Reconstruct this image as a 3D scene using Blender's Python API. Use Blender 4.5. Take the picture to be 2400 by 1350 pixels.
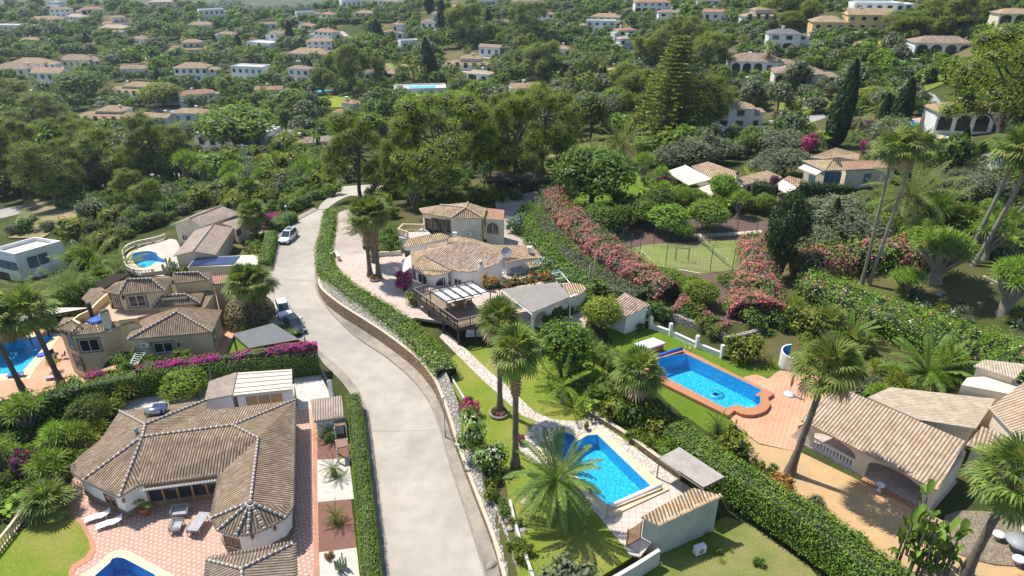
import bpy,bmesh,math,random
import numpy as np
from mathutils import Vector,Matrix
R=math.radians
random.seed(7)
for _o in list(bpy.data.objects):bpy.data.objects.remove(_o)
scene=bpy.context.scene
COL=scene.collection
# ---------------------------------------------------------------- camera, sky, sun, exposure
CAM_H=43.0;PITCH=R(27.0);FPX=1600.0
cam_d=bpy.data.cameras.new('camera');cam=bpy.data.objects.new('camera',cam_d);COL.objects.link(cam)
cam.location=(0,0,CAM_H);cam.rotation_euler=(math.pi/2-PITCH,0,0)
cam_d.sensor_width=36;cam_d.lens=24.0;cam_d.clip_start=0.5;cam_d.clip_end=5000
scene.camera=cam
SUN_EL=R(59.0);SUN_DIR=Vector((-0.80,0.60,0)).normalized()
w=bpy.data.worlds.new("World");scene.world=w;w.use_nodes=True
nt=w.node_tree;bgn=nt.nodes['Background']
sky=nt.nodes.new('ShaderNodeTexSky');sky.sky_type='NISHITA';sky.sun_disc=False
sky.sun_elevation=SUN_EL;sky.sun_rotation=math.atan2(SUN_DIR.x,SUN_DIR.y)
sky.air_density=1.0;sky.dust_density=0.6;sky.altitude=50
nt.links.new(sky.outputs[0],bgn.inputs[0]);bgn.inputs[1].default_value=0.138
sun_d=bpy.data.lights.new('sun','SUN');sun=bpy.data.objects.new('sun',sun_d);COL.objects.link(sun)
sun_d.energy=5.0;sun_d.angle=R(0.5);sun_d.color=(1.0,0.945,0.85)
_sv=Vector((SUN_DIR.x*math.cos(SUN_EL),SUN_DIR.y*math.cos(SUN_EL),math.sin(SUN_EL)))
sun.rotation_euler=_sv.to_track_quat('Z','Y').to_euler();sun.location=(-200,150,300)
scene.view_settings.view_transform='Standard';scene.view_settings.look='None'
scene.view_settings.exposure=0.38;scene.view_settings.gamma=1.0
scene.view_settings.use_curve_mapping=False
# ---------------------------------------------------------------- pixel rays
_c,_s=math.cos(PITCH),math.sin(PITCH)
def ray(px,py):
 u=(px-1200)/FPX;v=(py-675)/FPX
 return Vector((u,_c-v*_s,-_s-v*_c))
def P(px,py,z=0.0):
 0
 d=ray(px,py);t=(z-CAM_H)/d.z
 return Vector((d.x*t,d.y*t,z))
def proj(p):
 x,y,z=p[0],p[1],p[2]-CAM_H
 dep=y*_c-z*_s;upc=y*_s+z*_c
 if dep<.1:return(-9999,-9999,dep)
 return(1200+FPX*x/dep,675-FPX*upc/dep,dep)
def crop(ox,oy,s):return lambda x,y:(ox+x/s,oy+y/s)
# ---------------------------------------------------------------- terrain
CTRL=[(-200,1450,0),(200,1300,0),(900,1300,0),(1500,1330,-.2),(2000,1340,.2),(2400,1320,.8),(850,1000,0),(1100,1000,.6),(1400,1000,.8),(1800,1000,.8),(2300,900,1.5),(2350,700,4),(2000,700,2.5),(1700,720,1.8),(1500,600,1.8),(700,700,0),(690,520,-.3),(780,490,-.6),(830,440,-2),(900,640,1.6),(1100,560,1.6),(1300,500,1.6),(1150,430,1),(60,850,-4),(250,680,-4),(80,640,-9),(-100,560,-11),(40,495,-13),(300,470,-10),(480,470,-7),(600,500,-3.5),(400,400,-14),(550,395,-12),(150,380,-18),(-200,700,-9),(200,275,-27),(20,230,-27),(400,270,-26),(350,210,-25),(600,310,-19),(600,200,-22),(150,180,-26),(-200,300,-26),(50,110,-22),(300,110,-22),(550,110,-19),(50,50,-17),(300,55,-16),(500,50,-14),(60,16,-11.5),(250,14,-10.5),(440,12,-9.5),(700,40,-9),(700,140,-17),(-250,60,-19),(750,330,-13),(820,300,-13),(850,200,-15),(900,120,-11),(1000,60,-5),(1000,5,2),(800,8,-3),(1065,225,-11),(1300,220,-10),(1300,150,-9),(1250,60,-2),(1250,4,6),(1200,340,-2),(1450,300,-1),(1450,200,-6),(1500,140,-3),(1550,60,5),(1600,5,12),(1720,290,-3),(1600,330,0),(1780,190,1),(1700,120,4),(1900,200,2),(2200,130,9),(1990,95,11),(2300,60,17),(2000,20,19),(2390,10,25),(2600,150,14),(2200,260,5),(2400,300,7),(2100,400,3.5),(1850,390,2.2),(1700,400,2),(2350,450,6),(2600,600,6),(1880,280,1)]
_pts=np.array([P(*c)[:]for c in CTRL])
_fix=np.array([(-60,10,0),(0,0,0),(60,10,0),(0,-60,0),(-120,20,-6),(120,20,4),(-900,900,-95),(0,1300,-50),(900,900,30),(-300,1000,-80),(400,1000,20),(-500,300,-40),(300,150,12),(-650,620,-40),(-150,850,-45)],float)
_pts=np.vstack([_pts,_fix])
def _warp(x,y):
 r=np.sqrt(x*x+y*y)+1e-6;k=np.log1p(r/80.0)/r*80
 return x*k,y*k
_cx,_cy=_warp(_pts[:,0],_pts[:,1])
def _kern(r):return r
_n=len(_pts)
_A=np.zeros((_n+3,_n+3));_rr=np.hypot(_cx[:,None]-_cx[None,:],_cy[:,None]-_cy[None,:])
_A[:_n,:_n]=np.sqrt(_rr**2+36.0);_A[range(_n),range(_n)]-=1.5
_A[:_n,_n]=1;_A[:_n,_n+1]=_cx;_A[:_n,_n+2]=_cy;_A[_n:,:_n]=_A[:_n,_n:].T
_W=np.linalg.solve(_A,np.concatenate([_pts[:,2],[0,0,0]]))
def base_h(x,y):
 x=np.asarray(x,float);y=np.asarray(y,float);sh=x.shape
 wx,wy=_warp(x.ravel(),y.ravel());out=np.empty(wx.shape)
 for i in range(0,len(wx),20000):
  a,b=wx[i:i+20000],wy[i:i+20000]
  K=np.sqrt((a[:,None]-_cx)**2+(b[:,None]-_cy)**2+36.0)
  out[i:i+20000]=K@_W[:_n]+_W[_n]+_W[_n+1]*a+_W[_n+2]*b
 return out.reshape(sh)
def poly_sd(x,y,poly):
 0
 inside=np.zeros(x.shape,bool);d2=np.full(x.shape,1e18)
 n=len(poly)
 for i in range(n):
  x0,y0=poly[i][:2];x1,y1=poly[(i+1)%n][:2]
  c=((y0>y)!=(y1>y));xs=(x1-x0)*(y-y0)/((y1-y0)or 1e-9)+x0
  inside^=c&(x<xs)
  ex,ey=x1-x0,y1-y0;L=ex*ex+ey*ey+1e-12
  t=np.clip(((x-x0)*ex+(y-y0)*ey)/L,0,1)
  d2=np.minimum(d2,(x-x0-t*ex)**2+(y-y0-t*ey)**2)
 d=np.sqrt(d2);d[inside]=0
 return d
LOTS=[]
def lot(pxpoly,z,blend=2.5):
 LOTS.append(([P(x,y,z)for x,y in pxpoly],z,blend))
lot([(-400,1600),(905,1600),(890,1100),(858,930),(755,850),(500,880),(260,965),(0,1060),(-400,1200)],0)
lot([(-350,1010),(130,930),(250,880),(330,850),(150,770),(60,700),(-200,720)],-3.5,4)
lot([(260,880),(760,800),(700,740),(640,640),(520,630),(400,650),(280,740)],-.8,3)
lot([(280,620),(440,650),(640,630),(640,560),(600,510),(400,540),(300,570)],-1.6,3)
lot([(1110,980),(1030,860),(900,770),(760,640),(760,520),(800,480),(900,470),(1180,460),(1280,600),(1390,690),(1560,900),(1640,1160),(1500,1310),(1300,1420),(1200,1350)],.9,1.2)
lot([(780,640),(900,470),(1180,460),(1290,600),(1390,700),(1380,790),(1200,800),(1000,720),(900,690)],1.8,1)
lot([(1400,720),(1530,740),(1700,850),(1840,860),(2000,900),(2300,1100),(2600,1300),(2300,1500),(2030,1350),(1850,1200),(1600,990),(1500,860)],.8,1.5)
lot([(1210,500),(1290,440),(1500,500),(1800,500),(1850,560),(1830,700),(1760,770),(1660,760),(1520,710),(1400,690)],1.9,1.5)
lot([(1420,1380),(1480,1310),(1640,1240),(1720,1190),(1900,1290),(2050,1420),(1900,1500)],-.6,.6)
ROAD_L=[(905,1500),(905,1350),(897,1250),(886,1150),(876,1060),(866,990),(852,940),(833,905),(800,868),(765,838),(722,800),(676,788),(640,752),(625,715),(620,690),(630,640),(643,600),(652,570),(662,548),(690,522),(745,492)]
ROAD_R=[(1180,1500),(1136,1350),(1112,1270),(1090,1200),(1060,1110),(1040,1040),(1025,990),(1000,935),(960,885),(900,835),(840,795),(790,750),(757,710),(740,680),(738,650),(738,620),(740,590),(744,560),(748,535),(752,515),(765,492)]
wallfoot=[(1190,1500),(1172,1350),(1150,1270),(1112,1170),(1085,1100),(1062,1035),(1045,985),(1022,930),(1000,896),(967,860),(900,808),(833,764),(800,743),(765,715),(748,690),(744,655),(744,620),(745,590),(748,560),(751,535),(756,515),(768,492)]
lot(ROAD_L+wallfoot[::-1],0,1.0)
NJ,NI=430,460
_j=np.arange(NJ);YS=-30+np.cumsum(np.where(_j<200,0.75,0.75*1.0235**(_j-200)))
_u=np.linspace(-1,1,NI)
HW=np.maximum(75,YS*0.93+45)
GX=HW[:,None]*_u[None,:];GY=np.repeat(YS[:,None],NI,1)
GZ=base_h(GX,GY)
for poly,z,bl in LOTS:
 xs=[p[0]for p in poly];ys=[p[1]for p in poly]
 m=(GX>min(xs)-bl-1)&(GX<max(xs)+bl+1)&(GY>min(ys)-bl-1)&(GY<max(ys)+bl+1)
 if not m.any():continue
 d=poly_sd(GX[m],GY[m],poly);t=np.clip(1-d/bl,0,1);t=t*t*(3-2*t)
 GZ[m]=GZ[m]*(1-t)+(z-0.06)*t
def hgt(x,y):
 x=np.asarray(x,float);y=np.asarray(y,float)
 fj=np.clip(np.interp(y,YS,_j),0,NJ-1.001);j0=fj.astype(int);tj=fj-j0
 def row(j):
  fi=np.clip((x/HW[j]+1)/2*(NI-1),0,NI-1.001);i0=fi.astype(int);ti=fi-i0
  return GZ[j,i0]*(1-ti)+GZ[j,i0+1]*ti
 return row(j0)*(1-tj)+row(j0+1)*tj
def hz(x,y):return float(hgt(np.array([x]),np.array([y]))[0])
_T=np.concatenate([np.arange(35,200,.5),np.arange(200,1400,2.0)])
def G(px,py,dz=0.0):
 d=ray(px,py)
 z=CAM_H+d.z*_T;h=hgt(d.x*_T,d.y*_T)+dz
 b=np.nonzero(z<h)[0]
 k=b[0]if len(b)else len(_T)-1
 lo,hi=_T[max(k-1,0)],_T[k]
 for _ in range(12):
  mid=(lo+hi)/2
  if CAM_H+d.z*mid<hz(d.x*mid,d.y*mid)+dz:hi=mid
  else:lo=mid
 return Vector((d.x*hi,d.y*hi,hz(d.x*hi,d.y*hi)+dz))
# ---------------------------------------------------------------- material helpers
MATS={}
def newmat(name):
 m=bpy.data.materials.new(name);m.use_nodes=True;MATS[name]=m
 return m,m.node_tree.nodes,m.node_tree.links,m.node_tree.nodes['Principled BSDF']
def N(ns,t,**kw):
 n=ns.new(t)
 for k,v in kw.items():
  if k.startswith('i_'):n.inputs[k[2:].replace('_',' ')].default_value=v
  elif k[0]=='i' and k[1:].isdigit():n.inputs[int(k[1:])].default_value=v
  else:setattr(n,k,v)
 return n
def c4(c):return(c[0],c[1],c[2],1)
def mixc(ns,ls,fac,a,b,blend='MIX'):
 n=ns.new('ShaderNodeMix');n.data_type='RGBA';n.blend_type=blend
 for i,s in((0,fac),(6,a),(7,b)):
  if isinstance(s,(int,float)):n.inputs[i].default_value=s
  elif isinstance(s,tuple):n.inputs[i].default_value=c4(s)
  else:ls.new(s,n.inputs[i])
 return n.outputs[2]
def ramp(ns,ls,src,stops):
 r=ns.new('ShaderNodeValToRGB');e=r.color_ramp.elements
 while len(e)<len(stops):e.new(0.5)
 for k,(p,c)in enumerate(stops):
  e[k].position=p;e[k].color=c4(c)if isinstance(c,tuple)else(c,c,c,1)
 ls.new(src,r.inputs[0]);return r.outputs[0]
def math_(ns,ls,op,a,b=None,c=None):
 n=ns.new('ShaderNodeMath');n.operation=op
 for i,s in enumerate((a,b,c)):
  if s is None:continue
  if isinstance(s,(int,float)):n.inputs[i].default_value=s
  else:ls.new(s,n.inputs[i])
 return n.outputs[0]
def bumpn(ns,ls,h,dist,strength=1.0):
 b=ns.new('ShaderNodeBump');b.inputs['Distance'].default_value=dist;b.inputs['Strength'].default_value=strength
 ls.new(h,b.inputs['Height']);return b.outputs[0]
def pmat(name,c1,c2=None,scale=1.0,rough=.8,bump=0,spec=.3,c3=None,fine=None,metal=0):
 0
 m,ns,ls,b=newmat(name)
 b.inputs['Roughness'].default_value=rough;b.inputs['Specular IOR Level'].default_value=spec;b.inputs['Metallic'].default_value=metal
 if c2 is None:c2=tuple(x*.86 for x in c1)
 pos=ns.new('ShaderNodeNewGeometry').outputs['Position']
 n1=N(ns,'ShaderNodeTexNoise',i_Scale=scale,i_Detail=6.0,i_Roughness=.62);ls.new(pos,n1.inputs['Vector'])
 f=ramp(ns,ls,n1.outputs[0],[(.36,0.0),(.64,1.0)])
 col=mixc(ns,ls,f,c1,c2)
 if c3:
  n2=N(ns,'ShaderNodeTexNoise',i_Scale=scale*.23,i_Detail=4.0);ls.new(pos,n2.inputs['Vector'])
  col=mixc(ns,ls,ramp(ns,ls,n2.outputs[0],[(.5,0.0),(.68,1.0)]),col,c3)
 n3=N(ns,'ShaderNodeTexNoise',i_Scale=fine or scale*9,i_Detail=3.0);ls.new(pos,n3.inputs['Vector'])
 col=mixc(ns,ls,.35,col,ramp(ns,ls,n3.outputs[0],[(.3,.55),(.7,1.0)]),'MULTIPLY')
 ls.new(col,b.inputs['Base Color'])
 if bump:ls.new(bumpn(ns,ls,n3.outputs[0],bump),b.inputs['Normal'])
 return m
# ---------------------------------------------------------------- mesh builder
class MB:
 def __init__(s):s.v=[];s.f=[];s.m=[];s.u=[];s.smooth=set()
 def face(s,pts,m=0,uv=None):
  k=len(s.v);s.v+=[tuple(p)for p in pts];s.f.append(tuple(range(k,k+len(pts))));s.m.append(m);s.u.append(uv)
 def box(s,c,size,rz=0.0,m=0,tilt=None):
  sx,sy,sz=size[0]/2,size[1]/2,size[2]/2
  M=Matrix.Rotation(rz,3,'Z')
  if tilt:M=M@Matrix.Rotation(tilt[1],3,tilt[0])
  c=Vector(c);q=[c+M@Vector((a*sx,b*sy,d*sz))for a in(-1,1)for b in(-1,1)for d in(-1,1)]
  for f in((0,1,3,2),(4,6,7,5),(0,4,5,1),(2,3,7,6),(0,2,6,4),(1,5,7,3)):s.face([q[i]for i in f],m)
 def beam(s,p,q,w,h,m=0,up=Vector((0,0,1))):
  p,q=Vector(p),Vector(q);d=(q-p).normalized();a=d.cross(up)
  if a.length<1e-3:a=d.cross(Vector((1,0,0)))
  a=a.normalized()*w/2;b=a.cross(d).normalized()*h/2
  r=[(p-a-b),(p+a-b),(p+a+b),(p-a+b)];t=[x+(q-p)for x in r]
  s.face(r[::-1],m);s.face(t,m)
  for i in range(4):s.face([r[i],r[(i+1)%4],t[(i+1)%4],t[i]],m)
 def tube(s,pts,rad,n=8,m=0,caps=True):
  pts=[Vector(p)for p in pts];k0=len(s.v);L=len(pts)
  if not hasattr(rad,'__len__'):rad=[rad]*L
  for i,p in enumerate(pts):
   d=(pts[min(i+1,L-1)]-pts[max(i-1,0)]).normalized()
   a=d.cross(Vector((0,0,1)));
   if a.length<.05:a=d.cross(Vector((1,0,0)))
   a.normalize();b=d.cross(a)
   for j in range(n):
    t=2*math.pi*j/n;s.v.append(tuple(p+(a*math.cos(t)+b*math.sin(t))*rad[i]))
  for i in range(L-1):
   for j in range(n):
    s.f.append((k0+i*n+j,k0+i*n+(j+1)%n,k0+(i+1)*n+(j+1)%n,k0+(i+1)*n+j));s.m.append(m);s.u.append(None);s.smooth.add(len(s.f)-1)
  if caps:
   s.f.append(tuple(k0+j for j in range(n))[::-1]);s.m.append(m);s.u.append(None)
   s.f.append(tuple(k0+(L-1)*n+j for j in range(n)));s.m.append(m);s.u.append(None)
 def lathe(s,c,prof,n=16,m=0,sx=1,sy=1):
  k0=len(s.v);c=Vector(c)
  for r,z in prof:
   for j in range(n):
    t=2*math.pi*j/n;s.v.append((c.x+r*sx*math.cos(t),c.y+r*sy*math.sin(t),c.z+z))
  for i in range(len(prof)-1):
   for j in range(n):
    s.f.append((k0+i*n+j,k0+i*n+(j+1)%n,k0+(i+1)*n+(j+1)%n,k0+(i+1)*n+j));s.m.append(m);s.u.append(None);s.smooth.add(len(s.f)-1)
  if prof[0][0]>.01:s.f.append(tuple(k0+j for j in range(n))[::-1]);s.m.append(m);s.u.append(None)
  if prof[-1][0]>.01:s.f.append(tuple(k0+(len(prof)-1)*n+j for j in range(n)));s.m.append(m);s.u.append(None)
 def prism(s,poly,z0,z1,m=0,mt=None,bottom=False,mside=None,notop=False):
  0
  n=len(poly);ar=sum(poly[i][0]*poly[(i+1)%n][1]-poly[(i+1)%n][0]*poly[i][1]for i in range(n))
  zt=list(z1)if hasattr(z1,'__len__')else[z1]*n
  zb=list(z0)if hasattr(z0,'__len__')else[z0]*n
  if ar<0:poly=poly[::-1];zt=zt[::-1];zb=zb[::-1]
  a=[(p[0],p[1],z)for p,z in zip(poly,zb)];b=[(p[0],p[1],z)for p,z in zip(poly,zt)]
  if not notop:s.face(b,m if mt is None else mt)
  if bottom:s.face(a[::-1],m)
  for i in range(n):
   j=(i+1)%n;s.face([a[i],a[j],b[j],b[i]],m if mside is None else mside)
 def sphere(s,c,r,n=10,m=0,sz=1.0):
  prof=[(r*math.sin(math.pi*i/n)if 0<i<n else.0001,-r*sz*math.cos(math.pi*i/n))for i in range(n+1)]
  s.lathe(c,prof,max(8,n+2),m)
 def build(s,name,mats,parent=None,origin=None,smooth=False):
  o=Vector(parent['_w'])if parent is not None and '_w' in parent else(Vector(origin)if origin is not None else Vector((0,0,0)))
  me=bpy.data.meshes.new(name)
  me.from_pydata([(x-o.x,y-o.y,z-o.z)for x,y,z in s.v],[],s.f)
  if not isinstance(mats,(list,tuple)):mats=[mats]
  for mm in mats:me.materials.append(MATS[mm]if isinstance(mm,str)else mm)
  me.polygons.foreach_set('material_index',s.m)
  if any(u is not None for u in s.u):
   uvl=me.uv_layers.new(name='UVMap');flat=[]
   for f,u in zip(s.f,s.u):flat+=[c for k in range(len(f))for c in(u[k]if u else(0,0))]
   uvl.data.foreach_set('uv',flat)
  if smooth:me.polygons.foreach_set('use_smooth',[True]*len(s.f))
  elif s.smooth:me.polygons.foreach_set('use_smooth',[i in s.smooth for i in range(len(s.f))])
  me.update()
  ob=bpy.data.objects.new(name,me);COL.objects.link(ob)
  if parent is not None:ob.parent=parent;ob['_w']=list(o)
  else:ob.location=o
  return ob
def npmesh(name,V,F,mats,mi=None,smooth=False):
 0
 me=bpy.data.meshes.new(name);nv,nf,k=len(V),len(F),F.shape[1]
 me.vertices.add(nv);me.vertices.foreach_set('co',np.asarray(V,np.float32).ravel())
 me.loops.add(nf*k);me.loops.foreach_set('vertex_index',np.asarray(F,np.int32).ravel())
 me.polygons.add(nf);me.polygons.foreach_set('loop_start',np.arange(0,nf*k,k,dtype=np.int32))
 if mi is not None:me.polygons.foreach_set('material_index',np.asarray(mi,np.int32))
 if smooth:me.polygons.foreach_set('use_smooth',np.ones(nf,bool))
 for m in(mats if isinstance(mats,(list,tuple))else[mats]):me.materials.append(MATS[m])
 me.update(calc_edges=True);return me
ALL=[]
def setp(o,label,cat,group=None):
 o['label']=label;o['category']=cat
 if group:o['group']=group
 ALL.append(o);return o
def thing(name,label,cat,loc,group=None):
 o=bpy.data.objects.new(name,None);COL.objects.link(o);o.location=loc;o.empty_display_size=.3
 o['_w']=list(loc);return setp(o,label,cat,group)
def structure(o):o['kind']='structure';return o
def meshobj(name,me,parent=None,loc=(0,0,0),rz=0,sc=1):
 o=bpy.data.objects.new(name,me);COL.objects.link(o);o.parent=parent;o.location=loc
 o.rotation_euler=(0,0,rz);o.scale=(sc,sc,sc)if not hasattr(sc,'__len__')else sc
 return o
def copy_thing(root,loc,rz,label=None,group=None,scale=None):
 r=root.copy();COL.objects.link(r);r.location=loc;r.rotation_euler=(0,0,rz)
 if scale:r.scale=(scale,)*3
 def rec(a,b):
  for ch in list(a.children):
   c=ch.copy();COL.objects.link(c);c.parent=b;rec(ch,c)
 rec(root,r)
 if label:r['label']=label
 if group:r['group']=group
 ALL.append(r);return r
# ---------------------------------------------------------------- materials
pmat('concrete_road',(.47,.42,.355),(.385,.345,.295),.16,.9,c3=(.31,.285,.25),fine=.7)
pmat('asphalt_far',(.30,.29,.28),(.36,.34,.32),.3,.9)
pmat('pavement',(.40,.34,.27),(.28,.24,.20),.8,.9,c3=(.20,.18,.16))
pmat('kerb_stone',(.36,.31,.26),(.26,.22,.18),1.5,.9)
pmat('white_wall',(.87,.865,.85),(.82,.815,.79),.6,.85,c3=(.74,.73,.70))
pmat('aged_white',(.66,.65,.61),(.57,.56,.52),.8,.9,c3=(.42,.41,.37))
pmat('cream_wall',(.80,.64,.42),(.74,.58,.37),.5,.85,c3=(.56,.46,.33))
pmat('pale_cream',(.82,.74,.60),(.68,.62,.50),.5,.85,c3=(.60,.54,.44))
pmat('ochre_wall',(.78,.56,.26),(.72,.50,.22),.5,.85)
pmat('sand_wall',(.76,.66,.52),(.70,.60,.47),.5,.9,c3=(.60,.52,.41))
pmat('green_render',(.44,.49,.43),(.52,.55,.49),.9,.9,c3=(.30,.31,.27))
pmat('stone_trim',(.34,.25,.19),(.28,.21,.16),2,.85)
pmat('pale_stone',(.60,.52,.40),(.52,.45,.34),1.5,.9)
pmat('coping',(.74,.60,.40),(.68,.54,.36),.8,.85)
pmat('terracotta',(.46,.21,.11),(.40,.18,.10),2,.8)
pmat('brick_coping',(.50,.23,.12),(.42,.19,.10),3,.8)
pmat('gravel_white',(.62,.58,.52),(.50,.47,.42),2.5,.95,fine=25)
pmat('gravel_red',(.24,.12,.09),(.19,.10,.08),2,.95,fine=25)
pmat('gravel_dark',(.115,.07,.06),(.16,.105,.085),2,.95,fine=18)
pmat('sand',(.55,.36,.18),(.48,.31,.155),.7,.95,c3=(.42,.31,.18),fine=16)
pmat('dry_ground',(.34,.26,.15),(.20,.18,.07),.5,.95,c3=(.12,.13,.045))
pmat('pink_gravel',(.52,.43,.37),(.43,.35,.30),.9,.95,fine=14,c3=(.36,.30,.27))
pmat('wood_dark',(.10,.075,.055),(.07,.05,.04),3,.8)
pmat('wood_warm',(.42,.24,.10),(.34,.19,.08),3,.7)
pmat('wood_grey',(.30,.26,.22),(.22,.19,.165),3,.85)
pmat('trunk_palm',(.20,.165,.13),(.13,.105,.085),2.5,.95,fine=6)
pmat('trunk_pale',(.30,.26,.21),(.22,.19,.155),2.5,.95,fine=5)
pmat('trunk_bark',(.15,.11,.085),(.10,.075,.06),2,.95)
pmat('thatch',(.36,.27,.17),(.22,.165,.11),4,.95)
pmat('white_paint',(.82,.82,.80),(.78,.78,.76),1,.5)
pmat('grey_paint',(.34,.35,.36),(.30,.31,.32),2,.5)
pmat('dark_metal',(.04,.045,.05),(.06,.06,.065),3,.5,metal=.3)
pmat('green_metal',(.03,.09,.07),(.02,.07,.055),3,.5)
pmat('steel',(.5,.5,.5),(.42,.42,.42),3,.3,metal=.9)
pmat('galvanised',(.40,.41,.41),(.34,.35,.35),3,.5,metal=.5)
pmat('awning_cream',(.64,.58,.49),(.58,.52,.44),1.2,.85)
pmat('awning_white',(.66,.66,.67),(.56,.56,.57),1.4,.8)
pmat('shade_grey',(.17,.175,.18),(.145,.15,.155),1.5,.85)
pmat('shade_taupe',(.30,.275,.245),(.26,.235,.21),1.2,.9,fine=20)
pmat('reed_mat',(.42,.385,.34),(.33,.30,.265),1.2,.95,fine=22)
pmat('fabric_blue',(.03,.12,.5),(.025,.10,.42),3,.6)
pmat('fabric_grey',(.42,.42,.43),(.34,.34,.35),4,.8)
pmat('plastic_white',(.85,.85,.84),(.8,.8,.8),3,.35)
pmat('rubber',(.02,.02,.02),(.03,.03,.03),5,.8)
pmat('rock',(.36,.31,.25),(.25,.215,.175),1.3,.95,bump=.05,c3=(.46,.42,.36))
pmat('water_dark',(.02,.1,.16),None,1,.2)
pmat('carpaint_white',(.78,.79,.80),(.76,.77,.78),.5,.18,spec=.6)
pmat('carpaint_dark',(.035,.04,.045),(.03,.035,.04),.5,.15,spec=.6)
pmat('headlamp',(.6,.62,.65),(.5,.52,.55),3,.1,spec=.8)
pmat('plate',(.75,.75,.72),(.7,.7,.68),3,.5)
pmat('tail_red',(.4,.02,.02),(.35,.02,.02),3,.3)
pmat('orange_brown',(.35,.12,.04),(.25,.09,.04),3,.8)
def glass(name,c,rough=.08):
 m,ns,ls,b=newmat(name)
 pos=ns.new('ShaderNodeNewGeometry').outputs['Position']
 n1=N(ns,'ShaderNodeTexNoise',i_Scale=.9,i_Detail=3.0);ls.new(pos,n1.inputs['Vector'])
 ls.new(mixc(ns,ls,n1.outputs[0],tuple(x*.4 for x in c),c),b.inputs['Base Color'])
 b.inputs['Roughness'].default_value=rough;b.inputs['Specular IOR Level'].default_value=.7
glass('window_glass',(.035,.045,.055));glass('car_glass',(.05,.07,.09),.05);glass('solar_glass',(.035,.06,.15),.12);glass('blue_glass',(.10,.22,.33),.1)
def tile_mat(name,cols,p=.24,L=.42,dirt_shade=.55,bumpd=.09,uvs=True):
 0
 m,ns,ls,b=newmat(name);b.inputs['Roughness'].default_value=.9;b.inputs['Specular IOR Level'].default_value=.15
 uv=ns.new('ShaderNodeTexCoord').outputs['UV']
 sp=ns.new('ShaderNodeSeparateXYZ');ls.new(uv,sp.inputs[0])
 u=math_(ns,ls,'DIVIDE',sp.outputs[0],p);v=math_(ns,ls,'DIVIDE',sp.outputs[1],L)
 fu=math_(ns,ls,'FRACT',u);iu=math_(ns,ls,'FLOOR',u);fv=math_(ns,ls,'FRACT',math_(ns,ls,'ADD',v,math_(ns,ls,'MULTIPLY',iu,.37)))
 iv=math_(ns,ls,'FLOOR',math_(ns,ls,'ADD',v,math_(ns,ls,'MULTIPLY',iu,.37)))
 cb=ns.new('ShaderNodeCombineXYZ');ls.new(iu,cb.inputs[0]);ls.new(iv,cb.inputs[1])
 wn=ns.new('ShaderNodeTexWhiteNoise');wn.noise_dimensions='2D';ls.new(cb.outputs[0],wn.inputs['Vector'])
 col=ramp(ns,ls,wn.outputs[0],[(i/(len(cols)-1),c)for i,c in enumerate(cols)])
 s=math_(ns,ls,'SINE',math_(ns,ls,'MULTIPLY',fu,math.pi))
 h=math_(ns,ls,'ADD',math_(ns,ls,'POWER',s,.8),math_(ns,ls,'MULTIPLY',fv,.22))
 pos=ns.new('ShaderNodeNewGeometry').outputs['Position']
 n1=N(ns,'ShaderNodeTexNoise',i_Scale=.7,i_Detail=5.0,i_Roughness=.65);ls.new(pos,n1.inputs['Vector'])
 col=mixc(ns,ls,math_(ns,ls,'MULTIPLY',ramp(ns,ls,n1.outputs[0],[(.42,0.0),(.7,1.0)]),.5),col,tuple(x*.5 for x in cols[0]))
 valley_mask=ramp(ns,ls,s,[(.25,dirt_shade),(.75,0.0)])  # tile valleys darkened: missing self-shadow and dirt painted into the colour
 col=mixc(ns,ls,valley_mask,col,(.045,.038,.03))
 ls.new(col,b.inputs['Base Color']);ls.new(bumpn(ns,ls,h,bumpd),b.inputs['Normal'])
tile_mat('tile_brown',[(.27,.195,.135),(.35,.25,.165),(.30,.215,.14),(.42,.33,.235),(.23,.165,.12)],dirt_shade=.7)
tile_mat('tile_taupe',[(.26,.20,.155),(.32,.25,.19),(.22,.17,.13),(.36,.29,.22)],dirt_shade=.7)
tile_mat('tile_tan',[(.52,.35,.20),(.60,.43,.27),(.44,.30,.18),(.64,.51,.35),(.37,.25,.16)],dirt_shade=.85,p=.30)
tile_mat('tile_worn',[(.40,.27,.19),(.52,.39,.28),(.33,.22,.17),(.55,.45,.36),(.26,.18,.14)],dirt_shade=.85,p=.34)
tile_mat('tile_sand',[(.50,.40,.29),(.56,.46,.34),(.44,.35,.25),(.60,.50,.38)],dirt_shade=.3,bumpd=.05)
tile_mat('tile_porch',[(.48,.35,.24),(.55,.41,.29),(.42,.30,.21),(.58,.46,.35)],dirt_shade=.5,p=.30)
tile_mat('tile_red',[(.48,.27,.18),(.54,.32,.22),(.42,.23,.15),(.56,.38,.28)],dirt_shade=.5)
tile_mat('tile_rosy',[(.44,.34,.28),(.48,.38,.31),(.40,.30,.25),(.50,.41,.34)],dirt_shade=.35)
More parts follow.
